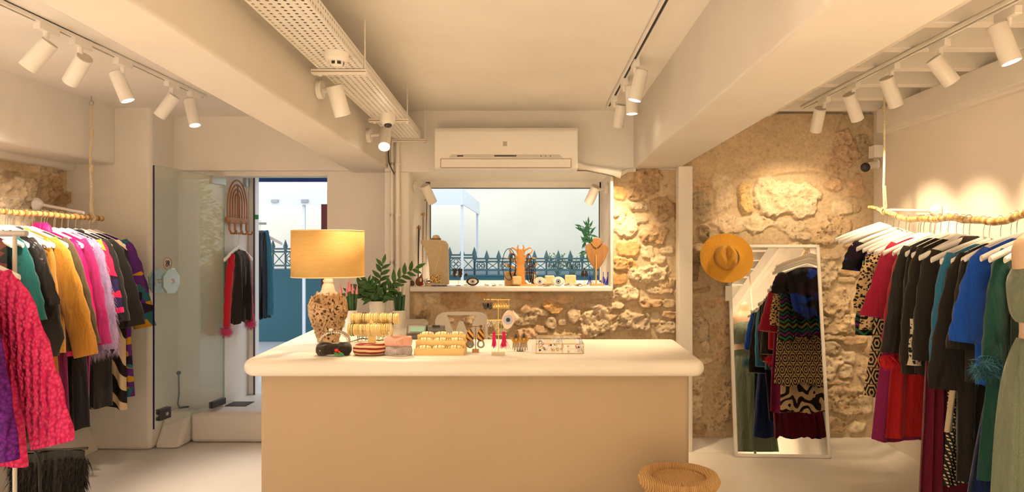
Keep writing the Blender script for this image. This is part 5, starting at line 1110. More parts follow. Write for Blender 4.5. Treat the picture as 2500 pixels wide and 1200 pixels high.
nz = t.n('ShaderNodeTexNoise', i_Scale=90.0, i_Detail=3.0); t.l(t.co((1, 1, .3)), nz.inputs[0]); t.bump(nz.outputs[0], .5, .006)
zb_ = .012; zt_ = zn - .004
def vase(s_): # radius along height
    return prof(s_, [(0, .050), (.08, .054), (.25, .068), (.45, .088), (.62, .100), (.76, .101), (.88, .090), (.96, .070), (1, .055)]) * .97
m = MB(); m.lathe([(vase(i / 16) - .006, zb_ + (zt_ - zb_) * i / 16) for i in range(17)], n=32); m.build('vase_core', M('core_dark', (.15, .09, .045), rough=.9), tl_)
rnd = random.Random(3); m = MB()
for i in range(950):
    s_ = rnd.random() ** .9; a = rnd.uniform(0, 2 * PI); r_ = vase(s_) - .001; z = zb_ + (zt_ - zb_) * s_
    nrm = Vector((math.cos(a), math.sin(a), .0)); tw = rnd.uniform(-1.2, 1.2) + (PI / 2 if rnd.random() < .6 else 0); tg = Vector((-math.sin(a), math.cos(a), 0)); u = tg * math.cos(tw) + Vector((0, 0, 1)) * math.sin(tw); v = nrm.cross(u)
    R_ = Matrix((u, v, nrm)).transposed() @ Matrix.Rotation(rnd.uniform(-.25, .25), 3, 'Y')
    m.ell(nrm * r_ + Vector((0, 0, z)), (rnd.uniform(.010, .021), rnd.uniform(.0042, .0078), rnd.uniform(.0045, .0085)), 7, 5, R_)
m.build('driftwood_cladding', DW, tl_, sharp=30)
m = MB(); m.box(-.052, .052, -.052, .052, 0, .014); m.build('lamp_base', M('acrylic_base', (.8, .8, .76), rough=.15), tl_, bevel=.003)
m = MB(); m.tube([o_ + Vector((.05, .02, .006)), o_ + Vector((.10, .05, .006)), o_ + Vector((.16, .09, .02)), o_ + Vector((.24, .12, .005)), o_ + Vector((.32, .2, .005))], .003, 6); solo('lamp_cord', m, BLACK, 'thin black lamp cord on the counter behind the headbands', 'cord', o_ + Vector((.05, .02, .003)))
# ------------------------------------------------------------------ plants on the counter's back arm
POTM = M('white_pot', (.80, .79, .77), rough=.4); SOIL = M('soil', (.05, .03, .02), rough=1, bump=.6)
LEAF = M('zz_leaf', (.03, .11, .022), rough=.25, var=.3, vs=20); STEM = M('zz_stem', (.06, .13, .04), rough=.5)
def pot(t, r0, r1, h, org=(0, 0, 0)):
    m = MB(); m.lathe([(r0, 0), (r1, h), (r1 - .005, h + .001), (r1 - .008, h - .02), (0, h - .02)], org, 32); return m
pd = 4.42
zp = thing('zz_plant', 'leafy dark green potted plant in a white pot beside the lamp', 'plant', (X(922, pd), pd, CZ))
ph = Z(734, pd) - CZ; pot(zp, .040, .056, ph).build('pot', POTM, zp); MB().lathe([(0, ph - .016), (.047, ph - .016)], n=20).build('soil', SOIL, zp)
rnd = random.Random(6)
def zzstem(tip, bow, n, ls):
    base = Vector((rnd.uniform(-.02, .02), rnd.uniform(-.02, .02), ph - .02)); tip = Vector(tip); c = (base + tip) / 2 + Vector(bow)
    pt = lambda s_: base * (1 - s_) ** 2 + c * 2 * s_ * (1 - s_) + tip * s_ * s_
    m = MB(); m.tube([pt(i / 10) for i in range(11)], [.006 - .0042 * i / 10 for i in range(11)], 7); st_ = m.build('stem', STEM, zp); b = MB()
    for i in range(n):
        s_ = .22 + .78 * i / (n - 1); p = pt(s_); tg = (pt(min(1, s_ + .02)) - pt(s_ - .02)).normalized(); side = tg.cross(Vector((0, 1, 0))).normalized() * (1 if i % 2 else -1)
        d_ = (tg * .75 + side * .95 + Vector((0, rnd.uniform(-.7, .7), rnd.uniform(-.1, .15)))).normalized() if i < n - 1 else tg
        L = ls * (1 - .35 * abs(s_ - .55)) * rnd.uniform(.85, 1.1); w_ = L * .18; up = (Vector((rnd.uniform(-.4, .4), -1, rnd.uniform(-.2, .6)))).normalized(); sd = d_.cross(up).normalized(); nn_ = sd.cross(d_).normalized()
        g = []
        for q in range(7):
            f_ = q / 6; ww = w_ * math.sin(PI * min(1, .06 + f_ * .94) ** .85) + .0004; cc = p + d_ * L * f_ - nn_ * L * .10 * f_ * f_
            g.append([cc - sd * ww + nn_ * ww * .35, cc, cc + sd * ww + nn_ * ww * .35])
        b.grid(g)
    b.build('leaves', LEAF, st_, thick=.0009)
for tip, bow, n, ls in (((.035, .0, .42), (-.02, 0, .02), 11, .085), ((.25, -.02, .39), (-.03, 0, .04), 14, .08), ((-.12, .0, .27), (.02, 0, .05), 10, .085), ((.11, .03, .26), (-.02, 0, .02), 9, .08), ((-.06, -.05, .31), (.01, 0, .03), 11, .08), ((-.20, .02, .22), (.02, 0, .06), 12, .07), ((.06, -.08, .22), (0, -.02, .02), 9, .075), ((-.03, -.09, .2), (0, -.02, .02), 9, .07)):
    zzstem(tip, bow, n, ls)
def snake(px, py_top, pd, pw, ytop, label, tipm, spikes, ybot):
    x = X(px, pd); t = thing('snake_plant', label, 'plant', (x, pd, CZ)); h = Z(ytop, pd) - CZ; r = pw / 2 / F * pd
    pot(t, r * .86, r, h).build('pot', POTM, t); MB().lathe([(0, h - .012), (r * .85, h - .012)], n=20).build('soil', SOIL, t)
    for (tx, ty) in spikes:
        tip = Vector((X(tx, pd) - x, 0, Z(ty, pd) - CZ)); rnd_ = random.Random(int(tx)); base = Vector((tip.x * .55 + rnd_.uniform(-.005, .005), rnd_.uniform(-.02, .02), h - .015)); tip.y = base.y
        gs = base.lerp(tip, .64); m = MB(); m.tube([base, base.lerp(tip, .3), gs], [.0085, .0095, .0085], 10); l_ = m.build('leaf', M('spear_leaf', (.025, .10, .03), rough=.4, var=.35, vs=30), t)
        m = MB(); m.tube([gs, base.lerp(tip, .75), base.lerp(tip, .88), tip], [.0087, .0078, .0048, .001], 10); m.build('painted_tip', tipm, l_)
snake(857, 690, 4.28, 30, 757, 'snake plant with pink painted tips half hidden by the table lamp', M('tip_pink', (.80, .28, .34), rough=.5), [(829, 690), (848, 684), (854, 681), (861, 690), (871, 692), (845, 700)], 800)
snake(974, 690, 4.45, 36, 757, 'snake plant with white painted tips right of the leafy plant', M('tip_white', (.82, .80, .76), rough=.5), [(961, 688), (972, 691), (978, 682), (990, 694), (983, 700), (969, 702)], 800)
# ------------------------------------------------------------------ helpers for small goods
SD = lambda px, d=5.2: Vector((X(px, d), d, WZ0))
def dC(py): return (EYE - CZ) * F / (py - CY)
def CT_(px, py): d = dC(py); return Vector((X(px, d), d, CZ))
LIN = M('linen', (.66, .55, .38), rough=.9, bump=.5, bs=160, var=.06, vs=40); VEL = M('velvet_gold', (.80, .62, .28), rough=.7, sheen=.4); GOLD = M('gold', (.80, .55, .18), rough=.22, metal=1); SILV = M('silver', (.75, .74, .72), rough=.2, metal=1)
KRAFT = M('kraft_gold', (.82, .60, .26), rough=.6); CREAMV = M('cream_cushion', (.86, .74, .48), rough=.85, sheen=.3); ACR = M('clear_acrylic', (.95, .97, .97), rough=.02, trans=1, ior=1.12)
# headbands at the left of the counter
def band(pts, w, th, n=10):
    return MB().etube(pts, w, th, n) if False else MB().tube(pts, w, n)
d = dC(862)
hb = thing('headband', 'grey pearl studded headband on top of the black one', 'headband', CT_(815, 858), group=None)
R = .056; m = MB()
arc = [(R * 1.0 * math.cos(a) * 1.0, .03 + .0 * math.sin(a), .040 + .058 * math.sin(a) * .85) for a in np.linspace(-.15, PI + .15, 21)]
m.add([(p[0] + s2 * 0, p[1] + s2 * .018 - .02, p[2] + (.003 if s3 else -.003)) for p in arc for s2, s3 in ((-1, 0), (-1, 1), (1, 1), (1, 0))], [(i * 4 + k, i * 4 + (k + 1) % 4, i * 4 + 4 + (k + 1) % 4, i * 4 + 4 + k) for i in range(20) for k in range(4)])
m.v = [(x * 1.25 + .004, y, z + .012) for x, y, z in m.v]; m.build('band', fab('grey_satin', (.26, .21, .17), rough=.5), hb, thick=.002)
m = MB(); [m.ell((p[0] * 1.25 + .004, -.012, p[2] + .008), .0052, 8, 6) for p in arc[2:19]]; m.ell((-.010, -.018, .110), (.012, .009, .008), 10, 8); m.build('pearls', M('pearl', (.8, .76, .7), rough=.15, metal=.3), hb)
hb = thing('headband', 'black headband with red flower embroidery lying in front of the lamp', 'headband', CT_(815, 866))
m = MB(); m.tube([(.068 * math.cos(a), .035 * math.sin(a), .021 + .004 * math.sin(3 * a)) for a in np.linspace(0, 2 * PI, 25)[:-1]], .019, 10, closed=True); m; m.v = [(x_, y_, z_ * 1.4) for x_, y_, z_ in m.v]; m.build('band', fab('black_velvet', (.02, .015, .012)), hb)
m = MB(); m.ell((.028, -.052, .030), (.010, .006, .008), 10, 7); m.ell((.040, -.050, .022), (.006, .005, .006), 8, 6); m.build('flower', M('flower_red', (.70, .03, .02), rough=.6), hb)
m = MB(); rnd = random.Random(1)
for k in range(16): x0 = rnd.uniform(.015, .06); m.tube([(x0, -.052, .02), (x0 + rnd.uniform(-.01, .02), -.058, .012), (x0 + rnd.uniform(-.01, .03), -.06, .004)], .0013, 4)
m.build('embroidery', M('thread_green', (.10, .34, .12), rough=.7), hb)
m = MB()
for x0 in (-.062, -.045, -.01, .0): m.tube([(x0, -.030, .036), (x0 + .012, -.048, .024)], .002, 5)
m.build('gold_trim', GOLD, hb)
hb = thing('headband', 'wide brown and cream striped turban headband on the counter', 'headband', CT_(905, 866)); m = MB()
m.tube([(.053 * math.cos(a) - .003, .032 * math.sin(a), .029 + .003 * math.cos(a)) for a in np.linspace(0, 2 * PI, 29)[:-1]], [.0275 + .003 * math.sin(2 * a + 2) for a in np.linspace(0, 2 * PI, 29)[:-1]], 12, closed=True); m.build('band', pattern('rust_stripe', 'stripe', (.20, .014, .008), (.62, .44, .26), scale=.8), hb)
for i, (lab, colr, z0) in enumerate((('pale grey knotted velvet headband, lower one of the stacked pair', (.44, .40, .42), 0), ('pink knotted velvet headband stacked on the grey one', (.76, .40, .32), .045))):
    p = CT_(972, 866); p.z += z0; hb = thing('headband', lab, 'headband', p, group=None); fm = fab('velvet_%s' % ('grey', 'pink')[i], colr, sheen=.6)
    m = MB(); n_ = 36; vs = []
    for q in range(n_):
        a = 2 * PI * q / n_; r_ = .060; pinch = math.exp(-((a - 1.5 * PI) / .35) ** 2)
        for z_, e_ in ((.001, .0), (.004, .005), (.022, .008), (.040, .005), (.044, 0), (.040, -.004), (.022, -.005), (.004, -.004)):
            rr = r_ + e_ + .004 * pinch + .0012 * math.sin(a * 14 + z_ * 90); vs.append((rr * math.cos(a), rr * .62 * math.sin(a), .023 + (z_ - .022) * (1 - .15 * pinch) + .0015 * math.sin(a * 5)))
    m.add(vs, [(q * 8 + k, ((q + 1) % n_) * 8 + k, ((q + 1) % n_) * 8 + (k + 1) % 8, q * 8 + (k + 1) % 8) for q in range(n_) for k in range(8)]); m.build('band', fm, hb)
    m = MB(); 
    for k in range(6): a = -1 + .4 * k; m.tube([(-.030, -.040 + .004 * abs(a), .023 + a * .016), (-.008, -.049, .024 + a * .006), (.008, -.049, .024 - a * .006), (.030, -.041, .023 - a * .016)], [.003, .006, .006, .003], 7)
    m.ell((0, -.049, .023), (.010, .008, .013), 12, 8); m.build('knot', fm, hb)
# bracelet T bar, two rolls
bd = dC(845)
tb = thing('bracelet_stand', 'golden velvet two-roll bracelet stand on the counter', 'display stand', (X(908, bd), bd, CZ))
o_ = Vector(tb.location); k_ = bd / F
rolls = [('upper', 855, 972, 777, 12.5 * k_, bd + .02), ('lower', 853, 958, 804, 13.5 * k_, bd - .02)]
for nm, xa, xb, yy_, r_, dd in rolls:
    xa, xb, zz_ = X(xa, bd), X(xb, bd), Z(yy_, dd); m = MB(); m.tube([(xa, dd, zz_), (xa + .004, dd, zz_), (xb - .004, dd, zz_), (xb, dd, zz_)], [r_ - .003, r_, r_, r_ - .003], 24); m.build('roll', VEL, tb, org=o_)
m = MB(); m.tube([(X(908, bd), bd, CZ + .01), (X(908, bd), bd, Z(780, bd))], .013, 12); m.box(X(908, bd) - .017, X(908, bd) + .017, bd - .02, bd + .02, CZ + .006, Z(812, bd)); m.build('post', VEL, tb, org=o_)
m = MB(); m.box(X(886, bd), X(930, bd), bd - .035, bd + .035, CZ, CZ + .008); m.build('base', VEL, tb, org=o_, bevel=.002)
rnd = random.Random(8); cols = [GOLD, SILV, M('bead_brown', (.10, .03, .015), rough=.4), M('bead_cream', (.80, .70, .50), rough=.4), GOLD, M('bead_green', (.05, .16, .08), rough=.3)]
protos = []
for nm, xa, xb, yy_, r_, dd in rolls:
    n_ = 22 if nm == 'upper' else 20
    for i in range(n_):
        px = lerp(xa + 3, xb - 3, i / (n_ - 1)) + rnd.uniform(-1, 1); ci = {('upper', 5): 2, ('upper', 6): 2, ('upper', 19): 2, ('lower', 1): 5, ('lower', 2): 2}.get((nm, i), rnd.choice([0, 0, 1, 3, 4])); beaded = ci in (2, 5, 3)
        m = MB(); rr = r_ + .0022 + rnd.uniform(0, .002)
        if beaded:
            for k in range(26): a = 2 * PI * k / 26; m.ell((0, rr * math.cos(a), rr * math.sin(a)), .0025, 6, 4)
        else: m.torus((0, 0, 0), rr, rnd.choice((.0011, .0016, .0022)), (1, .06 * rnd.gauss(0, 1), .05), 28, 5)
        lab = {2: 'dark brown beaded bracelet', 5: 'green beaded bracelet', 3: 'cream beaded bracelet', 0: 'thin gold bracelet', 4: 'thin gold bracelet', 1: 'thin silver bracelet'}[ci] + ' on the %s velvet roll' % nm
        p = Vector((X(px, bd), dd, Z(yy_, dd))); solo('bracelet', m, cols[ci], lab, 'bracelet', (0, 0, 0), group=lab.replace('bracelet', 'bracelets')).location = p
# gold comb stands behind the roll stand
for i, (px, w_, lab) in enumerate(((890, 34, 'small gold necklace rack left behind the bracelet stand'), (940, 36, 'small gold necklace rack right behind the bracelet stand'))):
    dd = dC(834); p = Vector((X(px, dd), dd, CZ)); t = thing('necklace_rack', lab, 'display stand', p); hw = w_ / 2 * dd / F; m = MB()
    for s_ in (-hw, hw): m.tube([(s_, 0, 0), (s_, 0, .078)], .002, 5)
    for z_ in (.078, .055, .030, .004): m.tube([(-hw, 0, z_), (hw, 0, z_)], .0016, 5)
    m.build('rack_frame', GOLD, t); m = MB()
    for q in range(11): xx = -hw + 2 * hw * (q + .5) / 11; m.tube([(xx, -.004, .077), (xx, -.005, .012 + .01 * (q % 3))], .0013, 4); m.ell((xx, -.006, .012 + .01 * (q % 3)), .003, 6, 4)
    m.build('pendants', [M('pendant_dark', (.05, .035, .03), rough=.3)] if i == 0 else cols[2], t)
    if i: m = MB(); [m.ell((-.01 + .008 * q, -.008, .068), (.004, .003, .003), 6, 4) for q in range(3)]; m.build('red_beads', M('bead_red', (.5, .01, .02), rough=.3), t)
# three tier cushion display
td = dC(867); k_ = td / F
ts = thing('tiered_display', 'golden three-tier bracelet display with nine cream cushions', 'display stand', (X(1072, td), td, CZ)); o_ = Vector(ts.location)
hw = 61.5 * k_
for i, (ya, yb) in enumerate(((850, 868), (831, 842), (816, 824))):
    y0 = .042 * i; za, zb2 = 0, Z(ya, td + y0) - CZ; m = MB(); m.box(-hw + .001 * i, hw - .001 * i, y0, y0 + .006, 0 if i == 0 else Z((850, 850, 831)[i], td + y0 - .03) - CZ - .02, zb2)
    m.box(-hw + .001 * i + .003, hw - .001 * i - .003, y0 + .004, y0 + .045, 0, .004 + (zb2 - .012 if i else .012)); m.build('tier', KRAFT, ts, bevel=.0015)
m = MB(); [m.prism([(0, 0), (.13, 0), (.13, Z(816, td + .085) - CZ - .004), (.0, .016)], (s_, 0, 0), (0, 1, 0), (0, 0, 1), (.003, 0, 0)) for s_ in (-hw, hw - .003)]; m.build('side_panel', KRAFT, ts)
rnd = random.Random(12); n_c = 0; proto = None
DKB = M('bead_black', (.015, .012, .010), rough=.25)
for r_ in range(3):
    for c_ in range(3):
        y0 = .024 + .042 * r_; xx = (c_ - 1) * 38 * k_; zz_ = Z((850, 831, 816)[r_], td + .042 * r_) - .0
        p = o_ + Vector((xx, y0, zz_ - CZ + .0)); lab = 'cream bracelet cushion, %s of the %s tier' % (('left', 'middle', 'right')[c_], ('bottom', 'middle', 'top')[r_])
        m = MB(); m.ell((0, 0, 0), (18 * k_, .016, .0125), 18, 12); solo('cushion', m, CREAMV, lab, 'cushion', (0, 0, 0), group='cushions of the tiered display').location = p
        for q in range(4):
            bx = (-.75 + .5 * q + rnd.uniform(-.08, .08)) * 17 * k_; f_ = math.sqrt(max(.1, 1 - (bx / (18 * k_)) ** 2)); m = MB(); m.tube([(0, .0165 * f_ * math.cos(a), .0132 * f_ * math.sin(a)) for a in np.linspace(0, 2 * PI, 21)[:-1]], .0011, 5, closed=True)
            if q % 2 == c_ % 2: m.ell((0, -.008 * f_, .0115 * f_), (.002, .003, .003), 7, 5)
            lb = 'thin bracelet wrapped around the %s cushion of the %s tier' % (('left', 'middle', 'right')[c_], ('bottom', 'middle', 'top')[r_])
            solo('bracelet', m, DKB if q % 2 == c_ % 2 else GOLD, lb, 'bracelet', (0, 0, 0), group=lb).location = p + Vector((bx, 0, 0))
# ------------------------------------------------------------------ earrings
TORT = pattern('tortoise', 'zebra', (.62, .34, .08), (.05, .018, .01), scale=6); TH = M('twig_brown', (.16, .08, .035), rough=.5)
BR2 = M('bronze_wood', (.30, .16, .06), rough=.45); BR3 = M('mustard_bead', (.55, .33, .05), rough=.5); SMK = M('smoky', (.22, .19, .17), rough=.3)
def drop(w, h, n=28):  # teardrop outline, point up
    return [(w * math.sin(a) * math.sin(a / 2) ** .9 * 1.15, -h / 2 + h * (.5 + .5 * math.cos(a)) if False else h * .5 * math.cos(a)) for a in np.linspace(0, 2 * PI, n, endpoint=False)]
def scale_poly(p, k, dz=0): return [(x * k, z * k + dz) for x, z in p]
def earstand(p, lab, xs, ztop, wire, basem, br=.014, bs='disc'):
    t = thing('earring_stand', lab, 'display stand', p); m = MB(); m.tube([(0, 0, 0), (0, 0, ztop)], .0018, 6); m.tube([(xs[0], 0, ztop), (xs[1], 0, ztop)], .0018, 6); m.build('wire', wire, t)
    m = MB(); (m.lathe([(br, 0), (br, .008), (0, .008)], n=20) if bs == 'disc' else m.box(-br, br, -.012, .012, 0, .018)); m.build('base', basem, t); return t
p = CT_(1161, 860); kk = p.y / F
earstand(p, 'dark wire stand carrying tortoiseshell drop earrings on a wooden block', (-13 * kk, 14 * kk), 64 * kk, TH, WOOD, .016, 'box')
for s_, cx_ in ((-1, -13), (1, 13)):
    t = thing('earring', '%s tortoiseshell drop earring with grey teardrop hoop' % ('left' if s_ < 0 else 'right'), 'earring', p + Vector((cx_ * kk, -.004, 64 * kk)), group='tortoiseshell drop earrings')
    m = MB(); m.ell((0, 0, 0), (.0085, .005, .0085), 12, 8); m.tube([(0, -.004, 0), (0, -.005, 0)], .004, 8); m.build('stud', TH, t)
    dp = drop(.0195, .062); m = MB(); m.prism(scale_poly(dp, 1.0, -.040), (0, -.004, 0), (1, 0, 0), (0, 0, 1), (0, .005, 0)); m.build('drop', TORT, t, bevel=.001)
    m = MB(); m.tube([(x, -.002, z - .040) for x, z in scale_poly(dp, 1.03)], .0022, 6, closed=True); m.build('rim', BR2, t)
    m = MB(); m.tube([(x, 0, z - .082) for x, z in drop(.0165, .042)], .0042, 8, closed=True); m.build('hoop', SMK, t)
p = CT_(1270, 856); kk = p.y / F
earstand(p, 'clear stand carrying bronze fringed earrings', (-11 * kk, 11 * kk), 50 * kk, M('clear_rod', (.75, .72, .66), rough=.1), ACR, .018)
for s_, cx_ in ((-1, -10), (1, 9)):
    t = thing('earring', '%s bronze fringed statement earring on the clear stand' % ('left' if s_ < 0 else 'right'), 'earring', p + Vector((cx_ * kk, -.004, 50 * kk)), group='bronze fringed earrings')
    m = MB(); m.ell((0, 0, 0), (.007, .004, .007), 12, 8); m.build('stud', BR2, t)
    m = MB(); m.prism(scale_poly(drop(.018, .044), 1, -.030), (0, -.002, 0), (1, 0, 0), (0, 0, 1), (0, .003, 0)); m.build('drop', BR2, t)
    m = MB(); m.prism(scale_poly(drop(.008, .024), 1, -.027), (0, -.0035, 0), (1, 0, 0), (0, 0, 1), (0, .002, 0)); m.build('inlay', DKB, t)
    m = MB(); m.tube([(-.022, -.003, -.034), (-.014, -.004, -.052), (0, -.004, -.058), (.014, -.004, -.052), (.022, -.003, -.034)], .006, 8); m.ell((0, -.008, -.044), (.008, .004, .008), 10, 8); m.build('fan', BR3, t)
    m = MB(); [m.tube([(x, -.002, -.058), (x * 1.1, -.002, -.094 + .01 * math.sin(i * 2))], .0017, 5) for i, x in enumerate(np.linspace(-.015, .015, 9))]; m.build('fringe', BR2, t)
# tall gold tree with dark earrings, round eye pouch, tassels
p = CT_(1217, 866); kk = p.y / F
t = thing('earring_tree', 'tall gold earring tree with two bars on a pale block', 'display stand', p)
m = MB(); m.box(-17 * kk, 16 * kk, -.014, .014, 0, 8 * kk); m.build('base', M('pale_block', (.72, .66, .50), rough=.6), t, bevel=.002)
m = MB(); m.tube([(0, 0, .01), (-.001, 0, 136 * kk)], .0016, 6)
m.tube([(-36 * kk, 0, 136 * kk), (28 * kk, 0, 135 * kk)], .0026, 6); m.tube([(-28 * kk, 0, 85 * kk), (22 * kk, 0, 86 * kk)], .0022, 6); m.tube([(-20 * kk, 0, 50 * kk), (20 * kk, 0, 50 * kk)], .0018, 6); m.build('gold_bars', GOLD, t)
for i, cx_ in enumerate((-31, -20)):
    e = thing('earring', ('left' if i == 0 else 'right') + ' black fan shaped earring on the top gold bar', 'earring', p + Vector((cx_ * kk, -.004, 138 * kk)), group='black fan earrings')
    m = MB(); m.torus((0, 0, 0), .0038, .0012, (0, 1, 0), 14, 5); m.tube([(x, 0, z - .016) for x, z in drop(.009, .022)], .0012, 5, closed=True); m.build('link', BR2, e)
    m = MB(); m.prism([(-.014, -.020), (.014, -.020), (.015, -.032), (.010, -.046), (.003, -.053), (-.003, -.053), (-.010, -.046), (-.015, -.032)], (0, 0, 0), (1, 0, 0), (0, 0, 1), (0, .003, 0)); m.build('fan', DKB, e)
for i, cx_ in enumerate((-10, -4, 3, 9, 15, 22)):
    e = thing('earring', 'small gold dangling earring on the top gold bar', 'earring', p + Vector((cx_ * kk, -.004, 135 * kk)), group='small gold earrings on the top bar')
    m = MB(); m.tube([(0, 0, 0), (0, 0, -.018)], .001, 4); m.torus((0, 0, -.028), .010, .0013, (0, 1, 0), 16, 5, sy=1.3); m.ell((0, 0, -.03), (.005, .002, .008), 8, 6); m.ell((0, 0, 0), .003, 8, 6); m.build('pendant', GOLD, e)
PRL = M('pearl', (.8, .76, .7)); rnd = random.Random(4)
for i, cx_ in enumerate((-25, -20, -14, -9)):
    e = thing('earring', 'pearl cluster earring on the middle gold bar', 'earring', p + Vector((cx_ * kk, -.004, 85 * kk)), group='pearl earrings on the middle bar')
    m = MB(); [m.ell((rnd.uniform(-.005, .005), rnd.uniform(-.002, .002), -.004 - .006 * q), .0032, 7, 5) for q in range(5 if i < 2 else 3)]; m.build('pearls', PRL, e)
for i, cx_ in enumerate((4, 10)):
    e = thing('earring', ('left' if i == 0 else 'right') + ' olive glass drop earring on the middle gold bar', 'earring', p + Vector((cx_ * kk, -.004, 80 * kk)), group='olive drop earrings')
    m = MB(); m.prism(scale_poly(drop(.006, .03), 1, -.015), (0, 0, 0), (1, 0, 0), (0, 0, 1), (0, .003, 0)); m.build('drop', M('olive_glass', (.12, .12, .02), rough=.1), e)
HP = M('tassel_pink', (.72, .02, .14), rough=.6)
for i, (cx_, ln) in enumerate(((-11, .072), (13, .078))):
    e = thing('earring', ('left' if i == 0 else 'right') + ' long hot pink tassel earring', 'earring', p + Vector((cx_ * kk, -.008, 55 * kk)), group='pink tassel earrings')
    m = MB(); m.ell((0, 0, 0), (.0085, .006, .0055), 14, 8); m.build('cap', M('tassel_cap', (.55, .0, .10), rough=.4), e)
    m = MB(); rnd = random.Random(i)
    for q in range(70): a = rnd.uniform(-.0065, .0065); b = rnd.gauss(0, .0035 + .004 * i); m.tube([(a, rnd.uniform(-.004, .004), -.002), (a + b * .3, rnd.uniform(-.004, .004), -ln * .5), (a + b * 1.4, rnd.uniform(-.004, .004), -ln * rnd.uniform(.8, 1.05))], [.0009, .0009, .0004], 4)
    m.build('tassel', HP, e)
def almond(w, h, n=24):
    return [(w * math.cos(a), h * sp(math.sin(a), 1.25)) for a in np.linspace(0, 2 * PI, n, endpoint=False)]
def eye(name, lab, cat, p, w, h, body, iris, roll=0, yaw=0, rim=None, white=(.85, .82, .78), group=None):
    t = thing(name, lab, cat, p, yaw, group); R_ = Matrix.Rotation(roll, 3, 'Y'); U_, V_ = R_ @ Vector((1, 0, 0)), R_ @ Vector((0, 0, 1))
    b = MB(); ol = almond(w, h)
    for s_, dd in ((1, 0), (.9, .007), (.0, .010)): pass
    vs = []; N_ = 24
    for s_, dd in ((.02, -.010), (.6, -.0095), (.92, -.006), (1, 0), (.92, .006), (.02, .009)): vs += [U_ * x * s_ + V_ * z * s_ + Vector((0, dd, 0)) for x, z in ol]
    b.add(vs, [(i * N_ + k, (i + 1) * N_ + k, (i + 1) * N_ + (k + 1) % N_, i * N_ + (k + 1) % N_) for i in range(5) for k in range(N_)] + [tuple(range(N_))[::-1]]); b.build('cushion_body', body, t)
    def disc(r, y, nm, mt, sxx=1, pr=t):
        q = MB(); q.prism([(r * sxx * math.cos(a), r * math.sin(a)) for a in np.linspace(0, 2 * PI, 24, endpoint=False)], Vector((0, y, 0)), U_, V_, (0, .002, 0)); return q.build(nm, mt, pr)
    if rim:
        q = MB(); q.prism(almond(w * .72, h * .62), Vector((0, -.0118, 0)), U_, V_, (0, .004, 0)); q.build('eye_white', M('eye_white', white, rough=.7), t)
    disc(h * .50, -.0135, 'iris', iris); disc(h * .32, -.0145, 'inner_ring', M('iris_pale', (.62, .66, .74), rough=.6)) if rim else None; disc(h * .22, -.0155, 'pupil', DKB); return t
eye('eye_pouch', 'large round pink eye shaped pouch hanging from the gold tree', 'pouch', p + Vector((24 * kk, -.010, 87 * kk)), .031, .046, M('pink_shell', (.80, .60, .48), rough=.4), M('iris_blue', (.42, .48, .60), rough=.5), roll=.18)
m = MB(); q0 = p + Vector((41 * kk, .0, 99 * kk)); m.obox(q0, (.006, .0015, .022), Matrix.Rotation(-.75, 3, 'Y')); m.tube([q0 + Vector((-.014, 0, .015)), p + Vector((26 * kk, 0, 108 * kk)), p + Vector((25 * kk, -.003, 132 * kk))], .0008, 4); solo('paper_tag', m, PAPER, 'white paper tag tied to the round eye pouch', 'tag', q0)
# glass jewellery box
gd = dC(863); kk = gd / F; gx0, gx1 = X(1309, gd), X(1425, gd); gh = 24 * kk; gdp = dC(840) - gd
gb = thing('jewellery_box', 'low clear glass jewellery box with brass edges on the counter', 'box', ((gx0 + gx1) / 2, gd, CZ)); hw = (gx1 - gx0) / 2
m = MB(); e_ = .0016
for z_ in (e_, gh):
    m.tube([(-hw, 0, z_), (hw, 0, z_), (hw, gdp, z_), (-hw, gdp, z_)], e_, 5, closed=True)
for x_, y_ in ((-hw, 0), (hw, 0), (hw, gdp), (-hw, gdp), (.012, 0)): m.tube([(x_, y_, 0), (x_, y_, gh)], e_, 5)
m.tube([(.012, 0, gh), (.012, gdp, gh)], e_, 5); m.build('brass_edges', BRASS, gb)
TG = bpy.data.materials.new('pane_thin'); t = NT(TG)
for n_ in list(t.t.nodes):
    if n_.type == 'BSDF_PRINCIPLED': t.t.nodes.remove(n_)
gl = t.n('ShaderNodeBsdfGlossy'); gl.inputs['Roughness'].default_value = .02; tb2 = t.n('ShaderNodeBsdfTransparent'); mx = t.n('ShaderNodeMixShader'); fr = t.n('ShaderNodeLayerWeight'); t.l(t.math('MULTIPLY_ADD', t.math('POWER', fr.outputs['Facing'], 4.0), .5, .02), mx.inputs[0]); t.l(tb2.outputs[0], mx.inputs[1]); t.l(gl.outputs[0], mx.inputs[2]); t.l(mx.outputs[0], t.t.nodes['Material Output'].inputs[0])
m = MB(); m.box(-hw, hw, -.0004, .0004, 0, gh); m.box(-hw, hw, gdp - .0004, gdp + .0004, 0, gh); m.box(-hw, hw, 0, gdp, gh - .0004, gh + .0004); m.box(-hw - .0004, -hw + .0004, 0, gdp, 0, gh); m.box(hw - .0004, hw + .0004, 0, gdp, 0, gh); m.build('glass_panes', TG, gb, flat=True)
rnd = random.Random(22)
